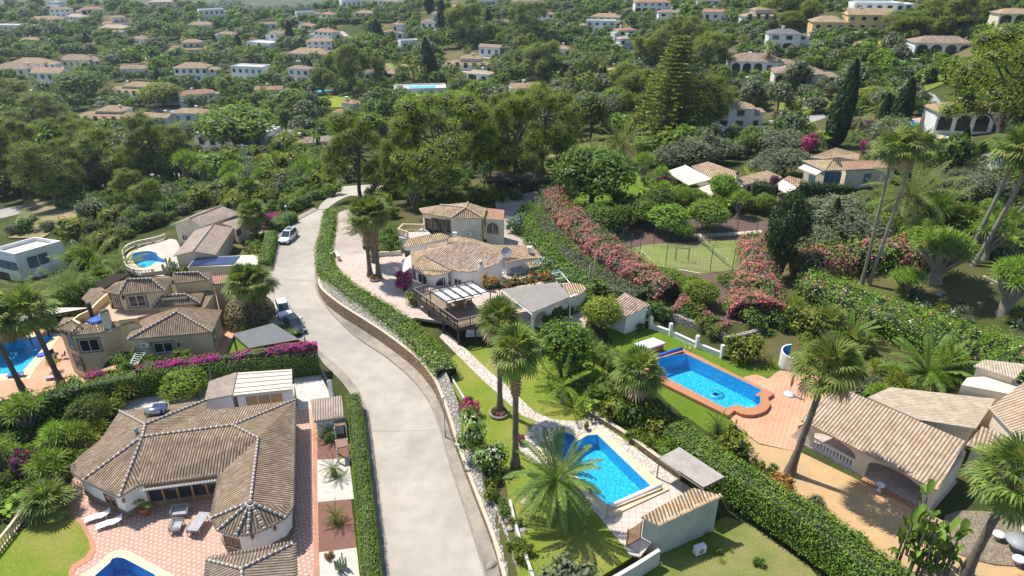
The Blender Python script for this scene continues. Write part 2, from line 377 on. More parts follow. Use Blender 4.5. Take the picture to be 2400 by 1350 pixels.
def brick_mat(name,c1,c2,mort,sx,sy,rough=.85,ms=.03,off=.5,scale=1.0,c3=None,bump=.01):
 m,ns,ls,b=newmat(name);b.inputs['Roughness'].default_value=rough;b.inputs['Specular IOR Level'].default_value=.25
 pos=ns.new('ShaderNodeNewGeometry').outputs['Position']
 t=N(ns,'ShaderNodeTexBrick',i_Scale=1.0);t.offset=off
 t.inputs['Color1'].default_value=c4(c1);t.inputs['Color2'].default_value=c4(c2);t.inputs['Mortar'].default_value=c4(mort)
 t.inputs['Mortar Size'].default_value=ms;t.inputs['Brick Width'].default_value=sx;t.inputs['Row Height'].default_value=sy
 mp=N(ns,'ShaderNodeMapping');mp.inputs['Rotation'].default_value=(0,0,scale);ls.new(pos,mp.inputs[0]);ls.new(mp.outputs[0],t.inputs['Vector'])
 n1=N(ns,'ShaderNodeTexNoise',i_Scale=.5,i_Detail=5.0);ls.new(pos,n1.inputs['Vector'])
 col=mixc(ns,ls,.5,t.outputs[0],ramp(ns,ls,n1.outputs[0],[(.3,.62),(.7,1.0)]),'MULTIPLY')
 ls.new(col,b.inputs['Base Color'])
brick_mat('pav_terracotta',(.62,.33,.20),(.54,.28,.17),(.62,.46,.34),.42,.42,ms=.02,off=0,scale=.5)
brick_mat('pav_pale',(.60,.52,.46),(.55,.47,.41),(.40,.34,.29),.6,.6,ms=.025,off=0,scale=.1)
brick_mat('pav_terrace',(.60,.42,.30),(.54,.37,.26),(.46,.34,.25),.35,.35,ms=.02,off=0,scale=.3)
brick_mat('brick_edge',(.52,.22,.12),(.44,.18,.10),(.50,.34,.25),.25,.12,ms=.012,scale=.02)
brick_mat('deck_boards',(.34,.25,.17),(.28,.205,.14),(.10,.07,.05),3,.14,ms=.012,scale=.6)
brick_mat('driveway',(.60,.58,.54),(.55,.53,.49),(.38,.36,.33),1.1,.5,ms=.03,scale=-.1)
def voro_mat(name,stone,joint,scale,width,rough=.9,second=None,bump=.03,axis=None):
 m,ns,ls,b=newmat(name);b.inputs['Roughness'].default_value=rough;b.inputs['Specular IOR Level'].default_value=.2
 pos=ns.new('ShaderNodeNewGeometry').outputs['Position']
 e=N(ns,'ShaderNodeTexVoronoi',i_Scale=scale);e.feature='DISTANCE_TO_EDGE';ls.new(pos,e.inputs['Vector'])
 c=N(ns,'ShaderNodeTexVoronoi',i_Scale=scale);ls.new(pos,c.inputs['Vector'])
 sp=ns.new('ShaderNodeSeparateColor');ls.new(c.outputs['Color'],sp.inputs[0])
 col=mixc(ns,ls,sp.outputs[0],stone,second or tuple(x*.78 for x in stone))
 n1=N(ns,'ShaderNodeTexNoise',i_Scale=2.2,i_Detail=5.0);ls.new(pos,n1.inputs['Vector'])
 col=mixc(ns,ls,.5,col,ramp(ns,ls,n1.outputs[0],[(.3,.6),(.7,1.0)]),'MULTIPLY')
 k=ramp(ns,ls,e.outputs[0],[(width*.4,1.0),(width,0.0)])
 ls.new(mixc(ns,ls,k,col,joint),b.inputs['Base Color'])
 ls.new(bumpn(ns,ls,ramp(ns,ls,e.outputs[0],[(0,0.0),(width*2,1.0)]),bump),b.inputs['Normal'])
voro_mat('crazy_paving',(.68,.60,.52),(.30,.23,.18),1.9,.05,second=(.56,.48,.42))
voro_mat('rose_paving',(.62,.50,.43),(.40,.31,.26),1.3,.03,second=(.56,.44,.38))
voro_mat('stone_wall_brown',(.40,.28,.17),(.15,.10,.07),3.0,.07,second=(.28,.19,.12),bump=.06)
voro_mat('stone_wall_grey',(.46,.42,.37),(.16,.14,.12),2.6,.08,second=(.33,.30,.27),bump=.08)
voro_mat('stone_plinth',(.30,.24,.17),(.16,.13,.10),2.4,.06)
def hexpav():
 m,ns,ls,b=newmat('pav_spotted');b.inputs['Roughness'].default_value=.85
 pos=ns.new('ShaderNodeNewGeometry').outputs['Position']
 mp=N(ns,'ShaderNodeMapping');mp.inputs['Rotation'].default_value=(0,0,.72);mp.inputs['Scale'].default_value=(2.5,2.5,2.5);ls.new(pos,mp.inputs[0])
 sp=ns.new('ShaderNodeSeparateXYZ');ls.new(mp.outputs[0],sp.inputs[0])
 iu=math_(ns,ls,'FLOOR',sp.outputs[0]);fv=math_(ns,ls,'FRACT',math_(ns,ls,'ADD',sp.outputs[1],math_(ns,ls,'MULTIPLY',iu,.5)))
 fu=math_(ns,ls,'FRACT',sp.outputs[0])
 dx=math_(ns,ls,'ABSOLUTE',math_(ns,ls,'SUBTRACT',fu,.5));dy=math_(ns,ls,'ABSOLUTE',math_(ns,ls,'SUBTRACT',fv,.5))
 dd=math_(ns,ls,'MAXIMUM',dx,dy)
 spot=ramp(ns,ls,dd,[(.19,1.0),(.23,0.0)])
 n1=N(ns,'ShaderNodeTexNoise',i_Scale=1.3,i_Detail=5.0);ls.new(pos,n1.inputs['Vector'])
 base=mixc(ns,ls,ramp(ns,ls,n1.outputs[0],[(.3,0.0),(.7,1.0)]),(.50,.30,.23),(.40,.235,.185))
 edge=ramp(ns,ls,math_(ns,ls,'MAXIMUM',dx,0.0),[(.46,0.0),(.49,.6)])
 base=mixc(ns,ls,edge,base,(.28,.17,.13))
 ls.new(mixc(ns,ls,math_(ns,ls,'MULTIPLY',spot,.8),base,(.66,.50,.38)),b.inputs['Base Color'])
hexpav()
def grass_mat(name,a,b_,c,s=.5):
 m,ns,ls,b=newmat(name);b.inputs['Roughness'].default_value=.95;b.inputs['Specular IOR Level'].default_value=.1
 pos=ns.new('ShaderNodeNewGeometry').outputs['Position']
 n1=N(ns,'ShaderNodeTexNoise',i_Scale=s,i_Detail=7.0,i_Roughness=.7);ls.new(pos,n1.inputs['Vector'])
 n2=N(ns,'ShaderNodeTexNoise',i_Scale=9.0,i_Detail=4.0,i_Roughness=.7);ls.new(pos,n2.inputs['Vector'])
 n3=N(ns,'ShaderNodeTexNoise',i_Scale=s*.3,i_Detail=3.0);ls.new(pos,n3.inputs['Vector'])
 col=mixc(ns,ls,ramp(ns,ls,n1.outputs[0],[(.35,0.0),(.65,1.0)]),a,b_)
 col=mixc(ns,ls,ramp(ns,ls,n3.outputs[0],[(.48,0.0),(.66,.8)]),col,c)
 col=mixc(ns,ls,.75,col,ramp(ns,ls,n2.outputs[0],[(.3,.45),(.65,1.0)]),'MULTIPLY')
 ls.new(col,b.inputs['Base Color']);ls.new(bumpn(ns,ls,n2.outputs[0],.12),b.inputs['Normal'])
grass_mat('lawn',(.20,.285,.03),(.27,.33,.05),(.36,.33,.09))
grass_mat('lawn_fresh',(.13,.23,.018),(.17,.26,.03),(.19,.25,.04))
grass_mat('lawn_dry',(.22,.28,.05),(.15,.22,.03),(.42,.34,.17),.4)
grass_mat('court',(.24,.30,.085),(.30,.33,.12),(.29,.24,.14),.3)
grass_mat('scrub',(.05,.075,.018),(.10,.115,.035),(.22,.175,.085),.12)
def water_mat(name,tint):
 m,ns,ls,b=newmat(name);ns.remove(b);out=ns['Material Output']
 pos=ns.new('ShaderNodeNewGeometry').outputs['Position']
 n=N(ns,'ShaderNodeTexNoise',i_Scale=3.0,i_Detail=4.0,i_Roughness=.7);ls.new(pos,n.inputs['Vector'])
 bn=bumpn(ns,ls,n.outputs[0],.018)
 tr=N(ns,'ShaderNodeBsdfTransparent');tr.inputs[0].default_value=c4(tint)
 gl=N(ns,'ShaderNodeBsdfGlossy');gl.inputs['Roughness'].default_value=.05;ls.new(bn,gl.inputs['Normal'])
 fr=N(ns,'ShaderNodeFresnel');fr.inputs[0].default_value=1.33;ls.new(bn,fr.inputs['Normal'])
 mx=ns.new('ShaderNodeMixShader');ls.new(fr.outputs[0],mx.inputs[0]);ls.new(tr.outputs[0],mx.inputs[1]);ls.new(gl.outputs[0],mx.inputs[2]);ls.new(mx.outputs[0],out.inputs[0])
water_mat('pool_water',(.55,.93,1.0))
def mosaic(name,a,b_,c):
 m,ns,ls,b=newmat(name);b.inputs['Roughness'].default_value=.4
 pos=ns.new('ShaderNodeNewGeometry').outputs['Position']
 v=N(ns,'ShaderNodeTexVoronoi',i_Scale=5.0);v.feature='SMOOTH_F1';ls.new(pos,v.inputs['Vector'])
 n=N(ns,'ShaderNodeTexNoise',i_Scale=2.2,i_Detail=4.0,i_Distortion=1.5);ls.new(pos,n.inputs['Vector'])
 col=mixc(ns,ls,ramp(ns,ls,n.outputs[0],[(.38,0.0),(.62,1.0)]),a,b_)
 col=mixc(ns,ls,ramp(ns,ls,v.outputs[0],[(.42,0.0),(.62,.42)]),col,c)  # bright cell net paints caustic light into the pool lining
 ls.new(col,b.inputs['Base Color'])
mosaic('pool_tiles',(.025,.36,.62),(.04,.44,.70),(.32,.74,.90))
mosaic('pool_tiles_blue',(.01,.22,.50),(.02,.30,.58),(.15,.5,.75))
mosaic('pool_tiles_pale',(.08,.45,.62),(.12,.52,.68),(.35,.75,.85))
def leaf_mat(name,dark,lighter,alt=None,trans=.30,altp=.15,pos_scale=.5,objvar=.45):
 0
 if name.startswith('leaf'):k=1.25 if name in('leaf_dry','leaf_dome','leaf_russet','leaf_yellow','leaf_olive','leaf_lime')else 1.2 if name=='leaf_cypress' else 1.7;dark,lighter=tuple(c*k for c in dark),tuple(c*k for c in lighter)
 m,ns,ls,b=newmat(name);out=ns['Material Output']
 b.inputs['Roughness'].default_value=.6;b.inputs['Specular IOR Level'].default_value=.25
 g=ns.new('ShaderNodeNewGeometry');oi=ns.new('ShaderNodeObjectInfo')
 col=mixc(ns,ls,g.outputs['Random Per Island'],dark,lighter)  # each leaf takes a random tone between the two colours
 if alt:col=mixc(ns,ls,ramp(ns,ls,math_(ns,ls,'FRACT',math_(ns,ls,'MULTIPLY',g.outputs['Random Per Island'],37.3)),[(1-altp-.01,0.0),(1-altp,1.0)]),col,alt)
 n=N(ns,'ShaderNodeTexNoise',i_Scale=pos_scale,i_Detail=3.0);ls.new(g.outputs['Position'],n.inputs['Vector'])
 col=mixc(ns,ls,.8,col,ramp(ns,ls,n.outputs[0],[(.32,(.62,.70,.66)),(.68,(1.25,1.15,.95))]),'MULTIPLY')
 hs=ns.new('ShaderNodeHueSaturation');ls.new(col,hs.inputs['Color'])
 ls.new(math_(ns,ls,'ADD',math_(ns,ls,'MULTIPLY',oi.outputs['Random'],.03*min(objvar/.35,1)),.478),hs.inputs['Hue'])
 ls.new(math_(ns,ls,'ADD',math_(ns,ls,'MULTIPLY',oi.outputs['Random'],objvar),1-objvar*.5),hs.inputs['Value'])
 ls.new(hs.outputs[0],b.inputs['Base Color'])
 t=ns.new('ShaderNodeBsdfTranslucent');ls.new(mixc(ns,ls,1.0,hs.outputs[0],(1.3,1.35,.6),'MULTIPLY'),t.inputs[0])
 mx=ns.new('ShaderNodeMixShader');mx.inputs[0].default_value=trans
 ls.new(b.outputs[0],mx.inputs[1]);ls.new(t.outputs[0],mx.inputs[2]);ls.new(mx.outputs[0],out.inputs[0])
leaf_mat('leaf_pine',(.050,.085,.010),(.175,.225,.022),objvar=.2)
leaf_mat('leaf_broad',(.034,.070,.011),(.095,.150,.019))
leaf_mat('leaf_bright',(.065,.125,.013),(.14,.215,.024),objvar=.3)
leaf_mat('leaf_lime',(.13,.19,.02),(.24,.28,.04),objvar=.2)
leaf_mat('leaf_olive',(.10,.13,.075),(.20,.235,.15),objvar=.2)
leaf_mat('leaf_cypress',(.010,.034,.008),(.032,.070,.013),trans=.12,objvar=.2)
leaf_mat('leaf_hedge',(.045,.10,.015),(.10,.19,.03),objvar=.2,trans=.2)
leaf_mat('leaf_hedge_bright',(.07,.15,.02),(.13,.23,.03),objvar=.15,trans=.3)  # brighter leaf green, used over whole plants
leaf_mat('leaf_ivy',(.035,.085,.012),(.12,.21,.025),objvar=.1,trans=.15)
leaf_mat('leaf_palm',(.06,.12,.03),(.13,.20,.045),objvar=.2)
leaf_mat('leaf_fan',(.055,.10,.022),(.135,.19,.045),objvar=.2,alt=(.26,.22,.09),altp=.10)
leaf_mat('leaf_date',(.06,.11,.03),(.15,.19,.055),objvar=.2)
leaf_mat('leaf_dry',(.26,.19,.10),(.38,.29,.17),trans=.15,objvar=.15)
leaf_mat('leaf_yellow',(.22,.20,.03),(.34,.28,.05),objvar=.2)
leaf_mat('leaf_russet',(.30,.15,.03),(.45,.25,.05),objvar=.2)
leaf_mat('leaf_banana',(.08,.16,.02),(.17,.27,.04),objvar=.2)
leaf_mat('leaf_agave',(.13,.17,.12),(.20,.24,.17),objvar=.2,trans=.1)
leaf_mat('leaf_oleander',(.075,.12,.035),(.14,.18,.06),objvar=.15)
leaf_mat('flower_magenta',(.46,.02,.26),(.70,.05,.40),trans=.4,objvar=.1)
leaf_mat('flower_purple',(.22,.02,.22),(.36,.05,.33),trans=.35,objvar=.1)
leaf_mat('flower_pink',(.62,.15,.19),(.75,.30,.33),trans=.35,objvar=.1)
leaf_mat('flower_white',(.75,.76,.70),(.85,.85,.8),trans=.3,objvar=.05)
leaf_mat('flower_blue',(.30,.35,.65),(.4,.45,.75),trans=.3,objvar=.05)
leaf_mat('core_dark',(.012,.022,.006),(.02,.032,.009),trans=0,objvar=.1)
leaf_mat('leaf_dome',(.14,.12,.06),(.24,.21,.11),trans=.1,objvar=.1)
# ---------------------------------------------------------------- plants
rng=np.random.default_rng(11)
def unit(n):return n/np.maximum(np.linalg.norm(n,axis=-1,keepdims=True),1e-9)
def leaves(C,Nn,size,aspect=.55,spread=.6,rg=rng,var=.35):
 0
 n=len(C);nn=unit(Nn+rg.normal(0,spread,(n,3)))
 a=unit(np.cross(nn,rg.normal(0,1,(n,3))));b=np.cross(nn,a)
 s=size*(1+rg.uniform(-var,var,(n,1)))
 V=np.stack([C-a*s,C-b*s*aspect,C+a*s,C+b*s*aspect],1).reshape(-1,3)
 return V,np.arange(4*n).reshape(n,4)
def sph(n,rg=rng):return unit(rg.normal(0,1,(n,3)))
def ico(sub):
 bm=bmesh.new();bmesh.ops.create_icosphere(bm,subdivisions=sub,radius=1)
 V=np.array([v.co[:]for v in bm.verts]);F=np.array([[v.index for v in f.verts]for f in bm.faces]);bm.free();return V,F
ICO1=ico(1);ICO2=ico(2)
class Cloud:
 0
 def __init__(s):s.V=[];s.F=[];s.M=[];s.n=0
 def add(s,V,F,m):
  if F.shape[1]==3:F=np.hstack([F,F[:,2:3]]);tri=True
  s.V.append(V);s.F.append(F+s.n);s.M.append(np.full(len(F),m));s.n+=len(V)
 def leaves(s,*a,m=0,**k):V,F=leaves(*a,**k);s.add(V,F,m)
 def mesh(s,name,mats):
  V=np.vstack(s.V);F=np.vstack(s.F);M=np.concatenate(s.M)
  me=bpy.data.meshes.new(name);tri=F[:,2]==F[:,3]
  cnt=np.where(tri,3,4);st=np.concatenate([[0],np.cumsum(cnt)[:-1]])
  mask=np.ones(F.shape,bool);mask[tri,3]=False;loops=F[mask]
  me.vertices.add(len(V));me.vertices.foreach_set('co',V.astype(np.float32).ravel())
  me.loops.add(len(loops));me.loops.foreach_set('vertex_index',loops.astype(np.int32))
  me.polygons.add(len(F));me.polygons.foreach_set('loop_start',st.astype(np.int32))
  me.polygons.foreach_set('material_index',M.astype(np.int32))
  for m in(mats if isinstance(mats,(list,tuple))else[mats]):me.materials.append(MATS[m])
  me.update(calc_edges=True);return me
def tubeV(pts,rad,n=6):
 pts=np.asarray(pts,float);L=len(pts);V=[];F=[]
 for i in range(L):
  d=pts[min(i+1,L-1)]-pts[max(i-1,0)];d=d/np.linalg.norm(d)
  a=np.cross(d,[0.3,.1,1])if abs(d[2])<.95 else np.cross(d,[1,0,0]);a/=np.linalg.norm(a);b=np.cross(d,a)
  for j in range(n):t=2*math.pi*j/n;V.append(pts[i]+(a*math.cos(t)+b*math.sin(t))*rad[i])
 for i in range(L-1):
  for j in range(n):F.append([i*n+j,i*n+(j+1)%n,(i+1)*n+(j+1)%n,(i+1)*n+j])
 return np.array(V),np.array(F)
def crown_blobs(cl,blobs,leafsize,dens,m=0,mcore=None,spread=.55,aspect=.55,rg=rng,up=.25,flat=1.0,ragged=.22):
 0
 for k,(c,r)in enumerate(blobs):
  c=np.array(c,float);n=max(8,int(dens*4*math.pi*r*r))
  d=sph(n,rg);rr=r*(1+rg.normal(0,ragged,(n,1))*.6)
  d2=d*np.array([1,1,flat]);C=c+d2*rr
  ok=np.ones(n,bool)
  for q,(c2,r2)in enumerate(blobs):
   if q==k:continue
   e=(C-np.array(c2))/np.array([1,1,flat]);ok&=(e*e).sum(1)>(r2*.82)**2
  ok&=(d[:,2]>-.75)|(rg.random(n)<.4)
  C=C[ok];d=d[ok]
  if len(C):cl.leaves(C,d+np.array([0,0,up]),leafsize,m=m,spread=spread,aspect=aspect,rg=rg)
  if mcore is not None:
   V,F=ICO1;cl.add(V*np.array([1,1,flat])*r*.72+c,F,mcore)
PROTO={}
def proto(key,crown_me,trunk_me=None,extra=None):PROTO[key]=dict(crown=crown_me,trunk=trunk_me,extra=extra or{})
def trunk_mesh(paths,mat,name='trunk',n=7):
 cl=Cloud()
 for pts,rad in paths:cl.add(*tubeV(pts,rad,n),0)
 me=cl.mesh(name,mat);me.polygons.foreach_set('use_smooth',[True]*len(me.polygons));return me
def bend(p0,p1,k=5,w=.12,rg=rng):
 p0=np.array(p0,float);p1=np.array(p1,float);L=np.linalg.norm(p1-p0)
 return[p0+(p1-p0)*t+rg.normal(0,w*L*.25,3)*math.sin(math.pi*t)for t in np.linspace(0,1,k)]
def make_pine(key,seed,H=10,dens=17,ls=.22,tufts=30,spreadr=3.9,bare=.38,rr=(.7,1.5)):
 rg=np.random.default_rng(seed);cl=Cloud();blobs=[];paths=[]
 tops=[]
 for k in range(tufts):
  a=rg.uniform(0,2*math.pi);q=.35+.65*math.sqrt(rg.random());zz=H*(bare+(.93-bare)*rg.random()**.8)
  lim=spreadr*(1-((zz/H-(bare+.22))/(1-bare))**2*1.1);lim=max(lim,spreadr*.3)
  c=(math.cos(a)*q*lim,math.sin(a)*q*lim,zz);blobs.append((c,rg.uniform(*rr)));tops.append(c)
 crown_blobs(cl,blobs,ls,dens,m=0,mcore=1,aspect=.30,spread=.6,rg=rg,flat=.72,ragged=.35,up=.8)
 lean=rg.normal(0,.35,2)
 stem=bend((0,0,-.4),(lean[0],lean[1],H*.62),6,.1,rg);paths.append((stem,np.linspace(.30,.16,6)))
 for c in tops[::2]:
  s=stem[rg.integers(2,6)];paths.append((bend(s,c,4,.15,rg),[.11,.085,.06,.03]))
 proto(key,cl.mesh('crown',['leaf_pine','core_dark']),trunk_mesh(paths,'trunk_bark'))
for k in range(2):make_pine('pine%d'%k,20+k,dens=34,ls=.15,tufts=40);make_pine('pine_big%d'%k,25+k,dens=60,ls=.105,tufts=40,rr=(.6,1.3),spreadr=4.3,bare=.28)
make_pine('pine_far0',31,dens=5.0,ls=.38,tufts=20);make_pine('pine_far1',32,dens=5.0,ls=.38,tufts=17,bare=.3)
def make_tree(key,seed,mat,H=6.0,Rr=2.6,nb=18,dens=26,ls=.155,bare=.22,flowers=None,fl=0,aspect=.55,trunk='trunk_bark',rmin=.8,rmax=1.3,forks=5):
 rg=np.random.default_rng(seed);cl=Cloud();blobs=[]
 cz=H*(bare+1)/2;hz_=H*(1-bare)/2
 blobs.append(((0,0,cz),Rr*.62))
 for k in range(nb):
  d=sph(1,rg)[0];d[2]=abs(d[2])*.95-.18 if rg.random()<.75 else d[2]*.6
  r=rg.uniform(rmin,rmax)*Rr/2.6
  blobs.append(((d[0]*(Rr-r),d[1]*(Rr-r),cz+d[2]*(hz_-r*.6)),r))
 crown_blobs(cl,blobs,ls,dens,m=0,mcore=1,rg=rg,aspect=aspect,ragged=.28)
 mats=[mat,'core_dark']
 if flowers:
  for k,(c,r)in enumerate(blobs):
   n=int(fl*r*r*12);d=sph(n,rg);d[:,2]=np.abs(d[:,2])
   C=np.array(c)+d*r*1.04;cl.leaves(C,d,ls*.8,m=2,rg=rg,aspect=.8)
  mats.append(flowers)
 paths=[(bend((0,0,-.3),(0,0,H*.5),4,.1,rg),[.2,.17,.14,.1])]
 for k in range(forks):
  d=sph(1,rg)[0];paths.append((bend((0,0,H*bare*.9),(d[0]*Rr*.6,d[1]*Rr*.6,cz+d[2]*.5),4,.15,rg),[.1,.08,.06,.03]))
 proto(key,cl.mesh('crown',mats),trunk_mesh(paths,trunk))
make_tree('broad0',40,'leaf_broad');make_tree('broad1',41,'leaf_broad',nb=12,rmax=1.6);make_tree('bright0',42,'leaf_bright');make_tree('bright1',43,'leaf_bright',H=5,nb=20,rmin=.6)
make_tree('olive0',44,'leaf_olive',H=4.4,Rr=2.7,dens=20,ls=.15,aspect=.35);make_tree('olive1',45,'leaf_olive',H=4.0,Rr=2.6,nb=20,dens=20,ls=.15,aspect=.35,rmin=.6)
make_tree('ivycol',47,'leaf_cypress',H=9,Rr=2.0,nb=44,bare=.02,dens=34,ls=.13,rmin=.6,rmax=1.2);make_tree('lime0',46,'leaf_lime',H=5)
for k,(mt,s)in enumerate([('leaf_broad',50),('leaf_bright',51),('leaf_broad',52),('leaf_olive',53)]):
 make_tree('far%d'%k,s,mt,dens=8,ls=.30,nb=14,forks=2,rmin=.6,rmax=1.15)
def make_shrub(key,seed,mat,flowers=None,fl=0,dens=60,ls=.085,H=1.3,nb=9,aspect=.5,flup=True,fsize=1.0):
 rg=np.random.default_rng(seed);cl=Cloud();blobs=[((0,0,H*.42),.62)]
 for k in range(nb):
  a=rg.uniform(0,6.283);q=rg.uniform(.3,.72);r=rg.uniform(.25,.42)
  blobs.append(((math.cos(a)*q,math.sin(a)*q,H*rg.uniform(.3,.8)),r))
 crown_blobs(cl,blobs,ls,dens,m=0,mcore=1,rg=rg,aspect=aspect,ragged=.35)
 mats=[mat,'core_dark']
 if flowers:
  for c,r in blobs:
   n=int(fl*r*r*60);d=sph(n,rg)
   if flup:d[:,2]=np.abs(d[:,2])
   cl.leaves(np.array(c)+d*r*1.08,d,ls*fsize,m=2,rg=rg,aspect=.8)
  mats.append(flowers)
 paths=[(bend((0,0,-.1),(rg.normal(0,.3),rg.normal(0,.3),H*.5),3,.1,rg),[.04,.03,.02])for _ in range(4)]
 proto(key,cl.mesh('foliage',mats),trunk_mesh(paths,'trunk_bark','stem',5))
make_shrub('shrub_green',60,'leaf_hedge');make_shrub('shrub_bright',61,'leaf_bright');make_shrub('shrub_lime',62,'leaf_lime');make_shrub('shrub_olive',63,'leaf_olive')
make_shrub('shrub_dark',64,'leaf_broad');make_shrub('shrub_yellow',65,'leaf_yellow');make_shrub('shrub_russet',66,'leaf_russet');make_shrub('shrub_round',67,'leaf_hedge_bright',nb=3,H=1.5)
make_shrub('oleander',68,'leaf_oleander','flower_pink',3.2,H=1.7,fsize=1.1);make_shrub('oleander_white',69,'leaf_hedge_bright','flower_white',1.6,H=1.6,fsize=.9)
make_shrub('bougain',70,'leaf_broad','flower_magenta',9,H=1.3,flup=False,fsize=1.2);make_shrub('bougain_purple',71,'leaf_broad','flower_purple',7,H=1.3,flup=False,fsize=1.1)
make_shrub('plumbago',72,'leaf_hedge_bright','flower_blue',3)
def make_cyp(key,seed,n=6500,ls=.15,rad=.95,H=10,w=lambda t:(min(t,1)**.3)*((1-t)**.75)*1.62):
 rg=np.random.default_rng(seed);cl=Cloud();t=rg.random(n)**.8*.985+.01;wv=(t**.3)*((1-t)**.75)*1.62;a=rg.uniform(0,6.283,n)
 r=rad*wv*(1+.07*np.sin(a*5+t*9)+.05*np.sin(a*9-t*31))*(1+rg.normal(0,.04,n))
 C=np.stack([np.cos(a)*r,np.sin(a)*r,t*H+.25],1);Nn=np.stack([np.cos(a),np.sin(a),np.full(n,.3)],1)
 nn=unit(Nn+rg.normal(0,.45,(n,3)));up=np.array([0,0,1.0])+Nn*.25;aa=unit(up-nn*(nn*up).sum(1,keepdims=True));b=np.cross(nn,aa)
 s=ls*(1+rg.uniform(-.3,.5,(n,1)));V=np.stack([C-aa*s*.7,C-b*s*.4,C+aa*s*1.3,C+b*s*.4],1).reshape(-1,3)
 cl.add(V,np.arange(4*n).reshape(n,4),0)
 zs=np.linspace(.02,.97,12);V,F=tubeV([(0,0,z*H+.2)for z in zs],[rad*.82*w(z)for z in zs],9);cl.add(V,F,1)
 proto(key,cl.mesh('crown',['leaf_cypress','core_dark']),trunk_mesh([([(0,0,-.3),(0,0,.4),(0,0,1.5)],[.16,.14,.1])],'trunk_bark'))
make_cyp('cypress0',80,rad=.85);make_cyp('cypress1',81,rad=.8);make_cyp('cypress_far',82,n=900,ls=.42)
def frond(L,droop,rise,nleaf,lw,ll,rg,vee=.5):
 0
 ts=np.linspace(0,1,9);x=L*(ts-.18*droop*ts**2);z=L*(rise*ts-droop*ts**2.1)
 ctr=np.stack([x,np.zeros(9),z],1);V,F=tubeV(ctr,np.linspace(.035,.008,9)*L/3,3);V=[V];F=[F];n0=len(V[0])
 t=np.linspace(.12,.99,nleaf);px_=np.interp(t,ts,x);pz_=np.interp(t,ts,z)
 dx=np.gradient(px_);dz=np.gradient(pz_);tl=np.hypot(dx,dz);dx/=tl;dz/=tl
 ln=ll*np.clip(np.sin(math.pi*np.clip(t*.86+.12,0,1))**.6,.15,1)
 for s in(-1,1):
  base=np.stack([px_,np.zeros(nleaf),pz_],1)
  jit=rg.normal(0,.10,(nleaf,3))
  dirv=unit(np.stack([dx*.75,np.full(nleaf,s*.9),dz*.75+vee*.55-.25*t],1)+jit)
  tip=base+dirv*ln[:,None];tip[:,2]-=ln*.28
  mid=base+dirv*ln[:,None]*.5;wv=np.stack([dx,np.zeros(nleaf),dz],1)*lw
  q=np.stack([base,mid-wv,tip,mid+wv],1).reshape(-1,3)
  V.append(q);F.append(np.arange(4*nleaf).reshape(nleaf,4)+n0);n0+=4*nleaf
 return np.vstack(V),np.vstack(F)
def rotz(V,a):c,s=math.cos(a),math.sin(a);return V@np.array([[c,s,0],[-s,c,0],[0,0,1]])
def make_feather(key,seed,L=3.6,n=46,th=5.0,tr=.26,nleaf=34,ll=.62,lw=.035,mat='leaf_date',skirt=10,fruit=False,trunk='trunk_palm',boss=1.5,stiff=0):
 rg=np.random.default_rng(seed);cl=Cloud()
 for k in range(n):
  q=(k+.5)/n;a=k*2.39996+rg.normal(0,.1);el=1.25-1.75*q+rg.normal(0,.08);el+=stiff
  V,F=frond(L*(.82+.25*math.sin(q*2.6))*rg.uniform(.9,1.08),.42+.25*q,math.tan(max(-.9,min(1.3,el)))if el<1.2 else 2.2,nleaf,lw,ll,rg)
  m=np.abs(V).max();Lk=L*1.02
  r3=np.linalg.norm(V,axis=1).max()
  if r3>Lk:V=V*(Lk/r3)
  V=rotz(V,a)+np.array([0,0,th]);cl.add(V,F,0)
 if skirt:
  for k in range(skirt):
   V,F=frond(L*.75,.5,-.9,nleaf//2,lw,ll*.8,rg);r3=np.linalg.norm(V,axis=1).max();V=V*min(1,L*.7/r3)
   cl.add(rotz(V,k*2.4)+np.array([0,0,th-.15]),F,1)
 if fruit:
  for k in range(9):
   a=k*.7;C=np.array([[math.cos(a)*.55,math.sin(a)*.55,th-.1]])+rg.normal(0,.16,(50,3));cl.leaves(C,sph(50,rg),.07,m=2,rg=rg)
 zs=np.linspace(-.3,th,14);rad=[tr*(1.25 if z<.3 else 1)*(1+.08*((i%2)*2-1))for i,z in enumerate(zs)]
 for i,z in enumerate(zs):
  if z>th-1.1:rad[i]*=boss
 rad[-1]*=.55
 proto(key,cl.mesh('fronds',[mat,'leaf_dry','leaf_russet']),trunk_mesh([([(0,0,z)for z in zs],rad)],trunk,n=10))
make_feather('date0',90,fruit=True);make_feather('date1',91,L=3.4,n=40,th=4.0)
make_feather('canary',92,L=3.7,n=58,th=2.0,tr=.42,nleaf=60,ll=.50,lw=.042,mat='leaf_palm',skirt=4,boss=1.25)
make_feather('date_far',93,n=22,nleaf=14,lw=.08,skirt=4)
make_feather('cycad',94,L=1.15,n=34,th=.55,tr=.14,nleaf=26,ll=.17,lw=.012,mat='leaf_broad',skirt=0,boss=1.2)
make_feather('queen',95,L=2.2,n=14,th=3.2,tr=.14,nleaf=34,ll=.42,lw=.03,mat='leaf_bright',skirt=0,boss=1.0,trunk='trunk_pale')
